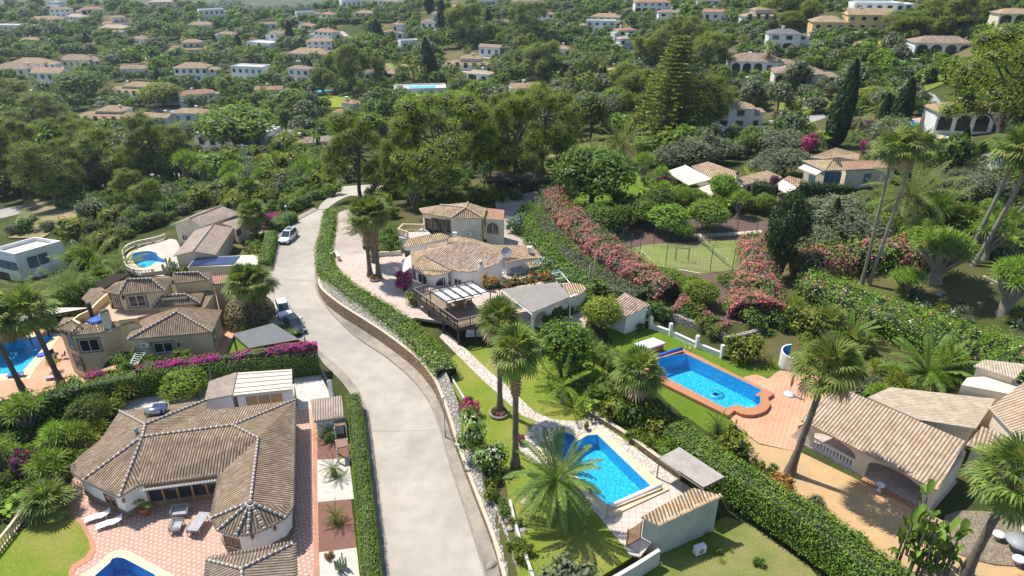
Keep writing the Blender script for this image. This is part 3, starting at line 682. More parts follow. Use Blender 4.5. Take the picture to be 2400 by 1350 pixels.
def fan(rg,pet=1.0,r=.95,segs=19,droop=.8):
 0
 V=[];F=[]
 p=tubeV([(0,0,0),(pet*.5,0,pet*.06),(pet,0,0)],[.03,.022,.016],3);V.append(p[0]);F.append(p[1]);n0=len(p[0])
 for k in range(segs):
  a=-2.1+4.2*k/(segs-1);rr=r*(1-.16*abs(a)/2.1)*rg.uniform(.92,1.05);d=np.array([math.cos(a),math.sin(a),0])
  pr=np.array([-d[1],d[0],0])*rr*(.125 if segs<10 else.075);o=np.array([pet,0,0]);m=o+d*rr*.58+np.array([0,0,.05*(k%2)]);t=o+d*rr+np.array([0,0,-droop*rr*.55*rg.uniform(.5,1.3)])
  V.append(np.array([o,m-pr,t,m+pr]));F.append(np.array([[0,1,2,3]])+n0);n0+=4
 return np.vstack(V),np.vstack(F)
def tilt(V,el):c,s=math.cos(el),math.sin(el);x=V[:,0]*c-V[:,2]*s;z=V[:,0]*s+V[:,2]*c;return np.stack([x,V[:,1],z],1)
def make_fan(key,seed,th=9,n=46,tr=.20,r=.88,pet=1.0,skirt=30,lean=(0,0),segs=19,mat='leaf_fan',trunk='trunk_palm',base=1.7,sk_len=1.6):
 rg=np.random.default_rng(seed);cl=Cloud();top=np.array([lean[0],lean[1],th])
 for k in range(n):
  q=(k+.5)/n;el=1.35-2.0*q+rg.normal(0,.1);V,F=fan(rg,pet*rg.uniform(.8,1.1),r,segs,.3+.6*q)
  cl.add(rotz(tilt(V,el),k*2.39996+rg.normal(0,.15))+top,F,0 if(q<.88 or rg.random()<.5)else 1)
 sk=Cloud()
 for k in range(skirt):
  q=k/max(1,skirt);V,F=fan(rg,pet*.5,r*.7,9,1.2);V[:,1]*=.6
  V=rotz(tilt(V,-1.25-.2*rg.random()),k*2.4);V[:,0]*=1;sk.add(V+top*(1-.0)+np.array([0,0,-.15-q*sk_len*.8]),F,0)
 zs=np.linspace(-.3,th,16);cx=[lean[0]*(max(z,0)/th)**1.4 for z in zs];cy=[lean[1]*(max(z,0)/th)**1.4 for z in zs]
 rad=[tr*(base-(base-1)*min(1,max(0,z)/1.6))*(1-.28*max(0,z)/th)*(1+.05*((i%2)*2-1))for i,z in enumerate(zs)]
 tm=trunk_mesh([(list(zip(cx,cy,zs)),rad)],trunk,n=10)
 proto(key,cl.mesh('fronds',[mat,'leaf_dry']),tm,{'dead_fronds':sk.mesh('dead_fronds','leaf_dry')}if skirt else{})
make_fan('fan0',100,th=9);make_fan('fan1',101,th=9,n=40,skirt=60,sk_len=2.6);make_fan('fan_tall',102,th=16,n=24,tr=.115,skirt=3,trunk='trunk_pale',r=.85,sk_len=.6)
make_fan('fan_bare',103,th=8,n=40,skirt=3,tr=.2,r=.95,pet=1.2,sk_len=.4,mat='leaf_fan');make_fan('fan_low',104,th=.7,n=26,skirt=0,tr=.18,r=.55,pet=.6)
make_fan('fan_far',105,th=9,n=16,skirt=8,segs=7,r=1.1)
def rosette(cl,c,r,n,rg,m=0,w=.045,down=-.5):
 for k in range(n):
  a=k*2.39996;q=k/n;el=1.4-(1.4-down)*q;d=np.array([math.cos(a)*math.cos(el),math.sin(a)*math.cos(el),math.sin(el)]);s=np.array([-math.sin(a),math.cos(a),0])*w*r
  c=np.array(c,float);L=r*rg.uniform(.85,1.1);mid=c+d*L*.5+np.array([0,0,.04*r]);tip=c+d*L-np.array([0,0,.12*r])
  cl.add(np.array([c,mid-s,tip,mid+s]),np.array([[0,1,2,3]]),m)
def make_yucca(key,seed,heads=9,H=2.6,Rr=1.0,r=.75,mat='leaf_broad',n=44,tr=.16,w=.05):
 rg=np.random.default_rng(seed);cl=Cloud();paths=[]
 for k in range(heads):
  a=k*2.4;q=math.sqrt((k+.3)/heads);e=(math.cos(a)*Rr*q,math.sin(a)*Rr*q,H*(1-.28*q*q));rosette(cl,e,r,n,rg,w=w)
  paths.append((bend((0,0,H*.15),e,4,.08,rg),[tr*.7,tr*.55,tr*.45,tr*.3]))
 paths.append(([(0,0,-.2),(0,0,.25),(0,0,H*.4)],[tr*1.7,tr*1.15,tr*.9]))
 proto(key,cl.mesh('leaves',mat),trunk_mesh(paths,'trunk_pale'))
make_yucca('yucca',110,mat='leaf_bright');make_yucca('dragon',111,heads=16,H=3.6,Rr=1.5,r=.85,tr=.34,mat='leaf_hedge_bright',n=50,w=.05);make_yucca('yucca_low',112,heads=6,H=1.0,Rr=.6,r=.7,mat='leaf_lime',tr=.1)
make_yucca('agave',113,heads=1,H=.15,Rr=0,r=.8,mat='leaf_agave',n=26,w=.11,tr=.08)
make_yucca('grass_tuft',114,heads=1,H=.1,Rr=0,r=.9,mat='leaf_lime',n=70,w=.02,tr=.05)
def make_banana(key,seed,n=26,H=2.6,mat='leaf_banana',st=4,lf=1.0,sp=.45):
 rg=np.random.default_rng(seed);cl=Cloud();paths=[]
 for s in range(st):
  bx,by=rg.normal(0,sp,2);hh=H*rg.uniform(.55,1);paths.append(([(bx,by,-.1),(bx,by,hh*.6)],[.1,.07]))
  for k in range(n//st):
   a=k*2.4+s;el=rg.uniform(.35,1.25);d=np.array([math.cos(a)*math.cos(el),math.sin(a)*math.cos(el),math.sin(el)]);sd=np.array([-math.sin(a),math.cos(a),0])
   o=np.array([bx,by,hh*(.55 if st<6 else rg.uniform(.12,.62))]);L=rg.uniform(.9,1.5)*lf;w=L*.19;ps=[]
   for t in(.25,.5,.78,1.0):
    c=o+d*L*t-np.array([0,0,.42*L*t**2.5]);ps.append(c)
   ww=[.5*w,w,.85*w,.05*w];V=[];F=[]
   for i,c in enumerate(ps):V+=[c-sd*ww[i]+[0,0,.1*w],c-np.array([0,0,.25*w]),c+sd*ww[i]+[0,0,.1*w]]
   for i in range(3):F+=[[i*3,i*3+1,i*3+4,i*3+3],[i*3+1,i*3+2,i*3+5,i*3+4]]
   cl.add(np.array(V),np.array(F),0)
 proto(key,cl.mesh('leaves',mat),trunk_mesh(paths,'trunk_palm','stem'))
make_banana('banana',120,n=34,lf=.75)
make_banana('banana_dark',121,n=140,H=3.6,mat='leaf_hedge',st=12,lf=.9,sp=.8)
def make_norfolk(key,seed,H=20,tiers=24,base=4.2):
 rg=np.random.default_rng(seed);cl=Cloud();paths=[([(0,0,-.4),(0,0,H*.5),(0,0,H)],[.35,.2,.04])]
 for k in range(tiers):
  z=H*(.12+.85*k/tiers);L=base*(1-(k/tiers))**.75+.35;nb=9
  for j in range(nb):
   a=j*2*math.pi/nb+k*.7+rg.normal(0,.1);d=np.array([math.cos(a),math.sin(a),0]);sd=np.array([-math.sin(a),math.cos(a),0])
   n=int(46*L/base)+8;t=rg.uniform(.12,1,n);C=np.array([0,0,z])+d*(L*t)[:,None]+sd*(rg.normal(0,.30,n)*(1-.4*t))[:,None];C[:,2]+=.22*L*t-.22*t+rg.normal(0,.07,n)
   cl.leaves(C,np.tile([0,0,1.0],(n,1)),.26,m=0,rg=rg,aspect=.35,spread=.5)
   paths.append(([(0,0,z),tuple(np.array([0,0,z+.12*L])+d*L*.9)],[.05,.02]))
 proto(key,cl.mesh('crown',['leaf_pine']),trunk_mesh(paths,'trunk_bark',n=5))
make_norfolk('norfolk',130)
def make_cactus():
 mb=Cloud();rg=np.random.default_rng(5)
 for k in range(16):
  a=k*2.4;r=.15+.5*math.sqrt(k/16);h=rg.uniform(1.1,2.0);mb.add(*tubeV([(math.cos(a)*r*.3,math.sin(a)*r*.3,0),(math.cos(a)*r,math.sin(a)*r,.5),(math.cos(a)*r*1.1,math.sin(a)*r*1.1,h),(math.cos(a)*r*1.1,math.sin(a)*r*1.1,h+.05)],[.07,.09,.08,.01],6),0)
 proto('cactus',mb.mesh('stems','leaf_agave'))
make_cactus()
TH={'date0':5,'date1':4,'canary':2,'date_far':5,'queen':3.2,'fan0':9,'fan1':9,'fan_tall':16,'fan_bare':8,'fan_far':9}
NAMES={'pine':('pine_tree','tree'),'broad':('leafy_tree','tree'),'bright':('leafy_tree','tree'),'olive':('olive_tree','tree'),'lime':('leafy_tree','tree'),'far':('leafy_tree','tree'),'shrub':('garden_shrub','shrub'),'oleander':('oleander_bush','shrub'),'bougain':('bougainvillea_bush','shrub'),'plumbago':('garden_shrub','shrub'),'cypress':('cypress_tree','tree'),'date':('date_palm','palm tree'),'canary':('date_palm','palm tree'),'cycad':('cycad_plant','plant'),'queen':('feather_palm','palm tree'),'fan':('fan_palm','palm tree'),'yucca':('yucca_plant','plant'),'dragon':('dragon_tree','tree'),'agave':('agave_plant','plant'),'grass':('grass_clump','plant'),'banana':('banana_plant','plant'),'norfolk':('norfolk_pine','tree'),'ivycol':('ivy_clad_conifer','tree'),'cactus':('cactus_plant','cactus')}
def plant(key,loc,sc=1.0,rz=None,label=None,group=None,far=False,tilt_=None,zs=1.0):
 pr=PROTO[key];k=[q for q in NAMES if key.startswith(q)];nm,cat=NAMES[max(k,key=len)]
 if rz is None:rz=random.uniform(0,6.28)
 if far:
  pass
 r=bpy.data.objects.new(nm,None);COL.objects.link(r);r.location=loc;r.rotation_euler=(0,0,rz);r.empty_display_size=.3
 th=TH.get(key);r.scale=(sc,sc,sc)if th else(sc,sc,sc*zs)
 if tilt_:r.rotation_mode='ZYX';r.rotation_euler=(tilt_[0],tilt_[1],rz)
 up=(0,0,(zs-1)*th if th else 0)
 meshobj(pr['crown'].name.split('.')[0],pr['crown'],r,up)
 if pr['trunk']:meshobj(pr['trunk'].name.split('.')[0],pr['trunk'],r,sc=(1,1,zs if th else 1))
 for n,me in pr['extra'].items():meshobj(n,me,r,up)
 setp(r,label or '',cat,group);r['_k']=key;return r
def hedge(name,path,width,height,label,mats=('leaf_hedge',),dens=30,ls=.13,lumps=.06,z=None,flowers=None,fl=0,group=None,cat='hedge',rounded=.25,fbias=None,seed=1,step=.8,hs=None,ws=None):
 0
 rg=np.random.default_rng(seed+int(abs(path[0][0])*7));pts=[np.array(p[:3],float)for p in path]
 seg=[np.linalg.norm((b-a)[:2])for a,b in zip(pts,pts[1:])];L=sum(seg);K=max(2,int(L/step)+1)
 cum=np.concatenate([[0],np.cumsum(seg)]);s=np.linspace(0,L,K);pp=np.stack([np.interp(s,cum,[p[k]for p in pts])for k in range(3)],1)
 if len(pts)>2:
  for _ in range(3):pp[1:-1]=(pp[:-2]+2*pp[1:-1]+pp[2:])/4
 hh=np.full(K,float(height))if hs is None else np.interp(s/L,np.linspace(0,1,len(hs)),hs)
 ww=np.full(K,float(width))if ws is None else np.interp(s/L,np.linspace(0,1,len(ws)),ws)
 tan=unit(np.gradient(pp,axis=0)*np.array([1,1,0]));nor=np.stack([-tan[:,1],tan[:,0],np.zeros(K)],1)
 prof=[(-.5,0),(-.5,.35),(-.5,1-rounded*.6),(-.5+rounded*.35,1),(0,1.0),(.5-rounded*.35,1),(.5,1-rounded*.6),(.5,.35),(.5,0)];Q=len(prof)
 V=np.zeros((K,Q,3));nz=lambda:rg.normal(0,1,(K,))
 for q,(a,u)in enumerate(prof):
  V[:,q]=pp+nor*(a*ww*.93+rg.normal(0,lumps*.5,K))[:,None];V[:,q,2]+=u*hh*.96+(rg.normal(0,lumps,K)if u>.5 else 0)
 cl=Cloud();idx=np.arange(K*Q).reshape(K,Q)
 F=np.stack([idx[:-1,:-1],idx[1:,:-1],idx[1:,1:],idx[:-1,1:]],-1).reshape(-1,4)
 F=np.vstack([F,[[idx[e,0],idx[e,2],idx[e,6],idx[e,8]]for e in(0,K-1)],[[idx[e,2],idx[e,3],idx[e,5],idx[e,6]]for e in(0,K-1)]])
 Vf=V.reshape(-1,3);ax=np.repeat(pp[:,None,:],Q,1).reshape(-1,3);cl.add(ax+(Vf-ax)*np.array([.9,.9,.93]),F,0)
 A,B,C,D=Vf[F[:,0]],Vf[F[:,1]],Vf[F[:,2]],Vf[F[:,3]]
 area=.5*np.linalg.norm(np.cross(C-A,D-B),axis=1);nl=int(area.sum()*dens);fi=rg.choice(len(F),nl,p=area/area.sum())
 a,b=rg.random((nl,1)),rg.random((nl,1));Pp=A[fi]*(1-a)*(1-b)+B[fi]*a*(1-b)+C[fi]*a*b+D[fi]*(1-a)*b
 nn=unit(np.cross(C-A,D-B))[fi];ctr=(A+B+C+D)[fi]/4;mid=pp.mean(0)
 k=np.argmin(((Pp[:,None,:2]-pp[None,:,:2])**2).sum(2),1);out=Pp-(pp[k]+np.stack([0*hh[k],0*hh[k],hh[k]*.5],1));nn=nn*np.sign((nn*out).sum(1,keepdims=True)+1e-9)
 Pp=Pp+nn*np.abs(rg.normal(0,lumps*1.2+ls*.3,(nl,1)))
 which=rg.integers(0,len(mats),nl)
 if len(mats)>1:
  ph=np.sin(Pp[:,0]*.9+Pp[:,1]*.7)+.6*np.sin(Pp[:,0]*.31-Pp[:,1]*.43+2);which=((ph+rg.normal(0,.5,nl))>.35).astype(int)
 for m in range(len(mats)):
  w_=which==m
  if w_.any():cl.leaves(Pp[w_],nn[w_]+np.array([0,0,.3]),ls,m=1+m,rg=rg,spread=.6)
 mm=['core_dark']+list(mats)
 if flowers:
  nf=int(area.sum()*fl);fi=rg.choice(len(F),nf,p=area/area.sum());a,b=rg.random((nf,1)),rg.random((nf,1));Pp=A[fi]*(1-a)*(1-b)+B[fi]*a*(1-b)+C[fi]*a*b+D[fi]*(1-a)*b
  ph=np.sin(Pp[:,0]*1.7+1)+np.sin(Pp[:,1]*2.1)+np.sin(Pp[:,0]*.5+Pp[:,1]*.6);ok=ph+rg.normal(0,.8,nf)>(.3 if fbias is None else fbias)
  Pp=Pp[ok];n2=Pp-(pp[np.argmin(((Pp[:,None,:2]-pp[None,:,:2])**2).sum(2),1)]);n2=unit(n2+1e-6);Pp=Pp+n2*ls*.9
  flw=flowers if isinstance(flowers,(list,tuple))else[flowers]
  wf=rg.integers(0,len(flw),len(Pp))
  for q,fm in enumerate(flw):
   if(wf==q).any():cl.leaves(Pp[wf==q],n2[wf==q]+[0,0,.5],ls*1.0,m=len(mm)+q,rg=rg,aspect=.85)
  mm+=flw
 org=pp.mean(0);org[2]=pp[:,2].min();cl.V=[v-org for v in cl.V]
 me=cl.mesh(name,mm);o=bpy.data.objects.new(name,me);COL.objects.link(o);o.location=org
 return setp(o,label,cat,group)
make_shrub('dome',140,'leaf_dome',nb=0,dens=260,ls=.045)
def _dome():
 rg=np.random.default_rng(3);cl=Cloud();n=5000;d=sph(n,rg);d[:,2]=np.abs(d[:,2]);C=d*np.array([1,1,1.05])*(1+rg.normal(0,.012,(n,1)));cl.leaves(C,d,.042,m=0,rg=rg,spread=.5)
 V,F=ICO2;cl.add(V*.95,F,1);proto('dome',cl.mesh('foliage',['leaf_dome','core_dark']),None)
_dome();NAMES['dome']=('clipped_dome','shrub')
def _dims(key):
 me=PROTO[key]['crown'];co=np.empty(len(me.vertices)*3,np.float32);me.vertices.foreach_get('co',co);co=co.reshape(-1,3)
 return float(np.percentile(co[:,0],99.3)-np.percentile(co[:,0],.7)),float(np.percentile(co[:,2],99))
DIMS={}
def put(key,px,py,w,h=None,label=None,z=None,group=None,rz=None,tilt_=None,dz=0):
 0
 if key not in DIMS:DIMS[key]=_dims(key)if key not in TH else(lambda d:(d[0]*1.05,d[1]))(_dims(key))
 b=P(px,py,z)if z is not None else G(px,py);b.z+=dz;W0,H0=DIMS[key];dep=proj(b)[2];s=w*dep/FPX/W0;zs=1
 if h:
  pm=(proj(b)[1]-proj(b+Vector((0,0,4)))[1])/4;Hm=h/pm;th=TH.get(key)
  zs=max(.15,(Hm/s-(H0-th))/th)if th else Hm/(H0*s)
 o=plant(key,b,s,rz,label,group,tilt_=tilt_,zs=zs);o['_px']=[px,py];return o
def inpoly(x,y,poly):
 c=False
 for i in range(len(poly)):
  a,b=poly[i],poly[i-1]
  if(a[1]>y)!=(b[1]>y)and x<(b[0]-a[0])*(y-a[1])/(b[1]-a[1])+a[0]:c=not c
 return c
def fill(poly,kinds,n,wpx,seed,mind=None,z=None,hr=None,avoid=(),zone='',persp=None,nm=None):
 0
 rd=random.Random(seed);xs=[p[0]for p in poly];ys=[p[1]for p in poly];got=[];tries=0
 while len(got)<n and tries<n*60:
  tries+=1;x=rd.uniform(min(xs),max(xs));y=rd.uniform(min(ys),max(ys))
  if not inpoly(x,y,poly)or any(a[0]<x<a[2]and a[1]<y<a[3]for a in avoid):continue
  w=rd.uniform(*wpx)*(persp(y)if persp else 1);md=(mind or.55)*w
  if any((x-q[0])**2+((y-q[1])*1.8)**2<(md)**2 for q in got):continue
  got.append((x,y));o=put(rd.choice(kinds),x,y,w,z=z,rz=rd.uniform(0,6.28));o['_zone']=zone
  if nm and o.name.startswith('garden_shrub'):o.name=nm;o['category']='bush'
 return got
import mathutils.geometry as geom
# ---------------------------------------------------------------- builders for ground sheets, roofs, walls, pools
def dens_poly(px,step=None):return px
def smooth_line(pts,k=3,closed=False):
 0
 n=len(pts);out=[]
 rng_=range(n if closed else n-1)
 for i in rng_:
  p=[pts[(i+d)%n]if closed else pts[min(max(i+d,0),n-1)]for d in(-1,0,1,2)]
  for j in range(k):
   t=j/k;out.append(tuple(.5*((2*p[1][c])+(-p[0][c]+p[2][c])*t+(2*p[0][c]-5*p[1][c]+4*p[2][c]-p[3][c])*t*t+(-p[0][c]+3*p[1][c]-3*p[2][c]+p[3][c])*t**3)for c in range(len(p[1]))))
 if not closed:out.append(tuple(pts[-1]))
 return out
def sheet(name,px,z,mat,lift=.03,depth=.35,side=None,struct=True,label=None,cat=None,sm=0,world=None):
 poly=world or[P(x,y,z)for x,y in(smooth_line(px,sm,True)if sm else px)]
 mb=MB();mb.prism([(p.x,p.y)for p in poly],z-depth,z+lift,0,mside=1 if side else 0)
 o=mb.build(name,[mat,side or mat],origin=(0,0,0))
 if struct:return structure(o)
 return setp(o,label,cat)
def strip(name,left,right,mat,lift=.07,kerb=None,k=4,z=None,struct=True):
 0
 Lp=smooth_line(left,k);Rp=smooth_line(right,k);n=max(len(Lp),len(Rp))
 def rs(l):a=np.linspace(0,len(l)-1,n);return[(np.interp(t,range(len(l)),[q[0]for q in l]),np.interp(t,range(len(l)),[q[1]for q in l]))for t in a]
 Lp,Rp=rs(Lp),rs(Rp);g=(lambda x,y:P(x,y,z))if z is not None else G
 A=[g(*p)for p in Lp];B=[g(*p)for p in Rp];m=6;V=[];F=[]
 for a,b in zip(A,B):
  for j in range(m+1):
   p=a.lerp(b,j/m);V.append((p.x,p.y,(z if z is not None else hz(p.x,p.y))+lift))
 for i in range(n-1):
  for j in range(m):q=i*(m+1)+j;F.append((q,q+1,q+m+2,q+m+1))
 mb=MB();mb.v=V;mb.f=F;mb.m=[0]*len(F);mb.u=[None]*len(F);o=mb.build(name,mat)
 return structure(o)if struct else o
def wall_path(mb,pts,z0,z1,t,m=0,cap=None,capm=1,closed=False):
 0
 n=len(pts);zb=z0 if hasattr(z0,'__len__')else[z0]*n;zt=z1 if hasattr(z1,'__len__')else[z1]*n
 P2=[Vector((p[0],p[1]))for p in pts];off=[]
 for i in range(n):
  a=P2[max(i-1,0)]if not closed else P2[i-1];b=P2[min(i+1,n-1)]if not closed else P2[(i+1)%n];d=(b-a).normalized();off.append(Vector((-d.y,d.x))*t/2)
 rngs=range(n if closed else n-1)
 for i in rngs:
  j=(i+1)%n;A,B=P2[i]+off[i],P2[j]+off[j];C,D=P2[j]-off[j],P2[i]-off[i]
  v=lambda p,z:(p.x,p.y,z)
  mb.face([v(A,zb[i]),v(B,zb[j]),v(B,zt[j]),v(A,zt[i])],m);mb.face([v(C,zb[j]),v(D,zb[i]),v(D,zt[i]),v(C,zt[j])],m)
  mb.face([v(A,zt[i]),v(B,zt[j]),v(C,zt[j]),v(D,zt[i])],m)
  if cap:
   e=1+.08/t;A2,B2,C2,D2=P2[i]+off[i]*e,P2[j]+off[j]*e,P2[j]-off[j]*e,P2[i]-off[i]*e
   lo=[v(A2,zt[i]+.003),v(B2,zt[j]+.003),v(C2,zt[j]+.003),v(D2,zt[i]+.003)];hi=[(x,y,z+cap)for x,y,z in lo]
   mb.face(hi,capm)
   for q in range(4):mb.face([lo[q],lo[(q+1)%4],hi[(q+1)%4],hi[q]],capm)
 if not closed:
  for i in(0,n-1):
   A,D=P2[i]+off[i],P2[i]-off[i];mb.face([(A.x,A.y,zb[i]),(D.x,D.y,zb[i]),(D.x,D.y,zt[i]),(A.x,A.y,zt[i])],m)
def stonewall(name,label,px,z0,z1,t,mat,cap=None,capmat='pale_stone',cat='wall',sm=3,g0=None,group=None):
 pts=[P(x,y,g0 if g0 is not None else(z0 if not hasattr(z0,'__len__')else z0[0]))for x,y in(smooth_line(px,sm)if sm else px)]
 mb=MB();n=len(pts)
 def ex(z):return list(np.interp(np.linspace(0,1,n),np.linspace(0,1,len(z)),z))if hasattr(z,'__len__')else z
 wall_path(mb,pts,ex(z0),ex(z1),t,0,cap,1)
 return setp(mb.build(name,[mat,capmat],origin=pts[0]),label,cat,group)
def roof_uv(pts):
 p=[Vector(q)for q in pts];n=Vector((0,0,0))
 for i in range(len(p)):a,b=p[i]-p[0],p[(i+1)%len(p)]-p[0];n+=a.cross(b)
 if n.length<1e-9:n=Vector((0,0,1))
 n.normalize();n=n if n.z>0 else-n
 h=Vector((n.x,n.y,0))
 if h.length<.03:h=Vector((.3,1,0))
 h.normalize();e=Vector((-h.y,h.x,0));s=(h-n*h.dot(n)).normalized()
 return[(q.dot(e),q.dot(s))for q in p],e,s,n
class House:
 def __init__(s,name,label,base,wall='white_wall',cat='house',group=None):
  s.t=thing(name,label,cat,base,group);s.walls=[];s.wall=wall;s.W=MB();s.z0=base[2]
 def roof(s,pts,faces,mat,thick=.14,z_add=0,name='roof',ridges=(),cap='tile_cap',eaves=()):
  0
  Q={k:P(*v)for k,v in pts.items()};mb=MB();edges={}
  for f in faces:
   ps=[Q[c]for c in f]
   nz=sum(ps[i].x*ps[(i+1)%len(ps)].y-ps[(i+1)%len(ps)].x*ps[i].y for i in range(len(ps)))
   if nz<0:ps=ps[::-1];f=f[::-1]
   uv=roof_uv(ps)[0];dz_=Vector((0,0,thick))
   for tri in geom.tessellate_polygon([[Vector((p.x,p.y,0))for p in ps]]):
    tri=list(tri);q=[ps[k]for k in tri]
    if(q[1]-q[0]).cross(q[2]-q[0]).z<0:tri=tri[::-1]
    mb.face([ps[k]for k in tri],0,[uv[k]for k in tri]);mb.face([ps[k]-dz_ for k in tri][::-1],1)
   for i in range(len(f)):k=frozenset((f[i],f[(i+1)%len(f)]));edges.setdefault(k,[]).append((f[i],f[(i+1)%len(f)]))
  for k,l in edges.items():
   if len(l)==1:
    a,b=Q[l[0][0]],Q[l[0][1]];dn=Vector((0,0,thick));mb.face([a-dn,b-dn,b,a],1)
  o=mb.build(name,[mat,'sand_wall' if s.wall!='white_wall' else 'aged_white'],s.t)
  if ridges:
   rb=MB()
   for r in ridges:
    for a,b in zip(r,r[1:]):
     A,B=Q[a]+Vector((0,0,.05)),Q[b]+Vector((0,0,.05));L=(B-A).length;n=max(1,int(L/.42));d=(B-A)/n
     for i in range(n):
      rb.tube([A+d*(i+.02),A+d*(i+.62)],[.13,.115],6,0);rb.tube([A+d*(i+.62),A+d*(i+.99)],.12,6,1)
   rb.build('ridge_tiles',[mat if cap is None else cap,'ridge_mortar'],s.t)
  if eaves:
   eb=MB()
   for r in eaves:
    for a,b in zip(r,r[1:]):
     A,B=Q[a],Q[b];L=(B-A).length;n=max(1,int(L/.25));d=(B-A)/n;o_=Vector((d.y,-d.x,0)).normalized()
     for i in range(n):
      c=A+d*(i+.5);eb.tube([c-o_*.28+Vector((0,0,.03)),c+o_*.10-Vector((0,0,.02))],[.085,.10],6,0)
   eb.build('eave_tiles',cap or mat,s.t)
  return Q
 def body(s,Q,loop,inset=.35,z0=None,drop=.1,ztop=None,mat=None,top=False):
  0
  L=[Q[c]for c in loop]if isinstance(loop,str)else[Vector(p)for p in loop]
  n=len(L);ar=sum(L[i].x*L[(i+1)%n].y-L[(i+1)%n].x*L[i].y for i in range(n))
  if ar<0:L=L[::-1]
  out=[]
  for i in range(n):
   a,b,c=L[i-1],L[i],L[(i+1)%n];d1=Vector((b.x-a.x,b.y-a.y)).normalized();d2=Vector((c.x-b.x,c.y-b.y)).normalized()
   n1,n2=Vector((-d1.y,d1.x)),Vector((-d2.y,d2.x));m=(n1+n2)
   m=m.normalized()if m.length>.05 else n1;k=inset/max(.45,m.dot(n1));out.append(Vector((b.x+m.x*k,b.y+m.y*k,0)))
  zt=[(p.z-drop if ztop is None else ztop)for p in L];zb=s.z0-.4 if z0 is None else z0
  s.W.prism([(p.x,p.y)for p in out],zb,zt,0,notop=not top)
  for i in range(n):j=(i+1)%n;s.walls.append((Vector((out[i].x,out[i].y)),Vector((out[j].x,out[j].y)),zb,(zt[i]+zt[j])/2))
  return[(p.x,p.y)for p in out]
 def box(s,px4,ztop,z0=None,parapet=0,mat=None):
  0
  L=[P(x,y,ztop)for x,y in px4];o=s.body(None,L,0,z0,0,ztop if not parapet else ztop-parapet,top=True)
  if parapet:
   pts=[Vector((x,y))for x,y in o];c=sum(pts,Vector((0,0)))/len(pts);ins=[p+(c-p).normalized()*.16 for p in pts]
   wall_path(s.W,[(p.x,p.y)for p in ins],ztop-parapet-.3,ztop,.3,0,closed=True)
   for i in range(len(pts)):s.walls.append((pts[i],pts[(i+1)%len(pts)],ztop-1,ztop))
  return o
 def hit(s,px,py):
  d=ray(px,py);best=None
  for a,b,z0,z1 in s.walls:
   e=b-a;den=d.x*e.y-d.y*e.x
   if abs(den)<1e-9:continue
   t=(a.x*e.y-a.y*e.x)/den;u=(d.x*a.y-d.y*a.x)/den*-1
   q=Vector((d.x*t,d.y*t));u=(q-a).dot(e)/e.dot(e);z=CAM_H+d.z*t
   if t>0 and-.02<=u<=1.02 and z0-.6<=z<=z1+.6:
    nrm=Vector((e.y,-e.x)).normalized()
    if nrm.dot(Vector((d.x,d.y)))<0 and(best is None or t<best[0]):best=(t,Vector((q.x,q.y,z)),Vector((nrm.x,nrm.y,0)),Vector((e.x,e.y,0)).normalized())
  return best
 def window(s,px,py,w,h,frame='white_paint',surround=None,arch=False,bars=1,name='window',gl='window_glass',label=None,grille=False):
  r=s.hit(px,py)
  if not r:print('window misses',s.t['label'][:30],px,py);return None
  _,c,n,e=r;up=Vector((0,0,1));fr=MB();g=MB()
  def prof(w_,h_):
   if not arch:return[(-w_/2,-h_/2),(w_/2,-h_/2),(w_/2,h_/2),(-w_/2,h_/2)]
   k=9;r_=w_/2;return[(-w_/2,-h_/2),(w_/2,-h_/2)]+[(r_*math.cos(math.pi*i/k),h_/2-min(r_,h_*.5)+min(r_,h_*.5)*math.sin(math.pi*i/k))for i in range(k+1)]
  def ring(mb,w0,h0,w1,h1,d0,d1,m):
   A,B=prof(w0,h0),prof(w1,h1);k=len(A);W3=lambda q,d:c+e*q[0]+up*q[1]+n*d
   for i in range(k):
    j=(i+1)%k;mb.face([W3(A[i],d1),W3(A[j],d1),W3(B[j],d1),W3(B[i],d1)],m);mb.face([W3(B[i],d0),W3(B[j],d0),W3(B[j],d1),W3(B[i],d1)],m);mb.face([W3(A[i],d0),W3(A[j],d0),W3(A[j],d1),W3(A[i],d1)],m)
  if surround:ring(fr,w,h,w+.44,h+.40,-.02,.07,1)
  ring(fr,w-.14,h-.14,w,h,-.02,.05,0)
  for b in range(bars):x=(b+1)/(bars+1)*w-w/2;fr.beam(c+e*x-up*(h/2-.05)+n*.03,c+e*x+up*(h/2-.05-(h*.1 if arch else 0))+n*.03,.07,.04,0,up=n)
  if grille:
   for b in range(6):x=(b+1)/7*w-w/2;fr.beam(c+e*x-up*h*.45+n*.07,c+e*x+up*h*.36+n*.07,.035,.035,0,up=n)
  o=fr.build(name,[frame,surround or frame],s.t)
  g.face([c+e*q[0]+up*q[1]+n*.012 for q in prof(w-.1,h-.1)],0);g.build('pane',gl,o)
  if label:o['label']=label
  return o
 def part(s,name,mb,mats):return mb.build(name,mats,s.t)
 def aircon(s,px,py):
  r=s.hit(px,py)
  if not r:print('aircon miss',px,py);return
  _,c,n,e=r;mb=MB();rz=math.atan2(n.y,n.x)-math.pi/2;mb.box(c+n*.25,(.85,.34,.62),rz,0);k=c+n*.425
  for i in range(10):
   a=i*math.pi/5;b=(i+1)*math.pi/5;mb.face([k-e*.12,k-e*.12+(e*math.cos(a)+Vector((0,0,math.sin(a))))*.22,k-e*.12+(e*math.cos(b)+Vector((0,0,math.sin(b))))*.22],1)
  mb.build('air_conditioner',['plastic_white','grey_paint'],s.t)
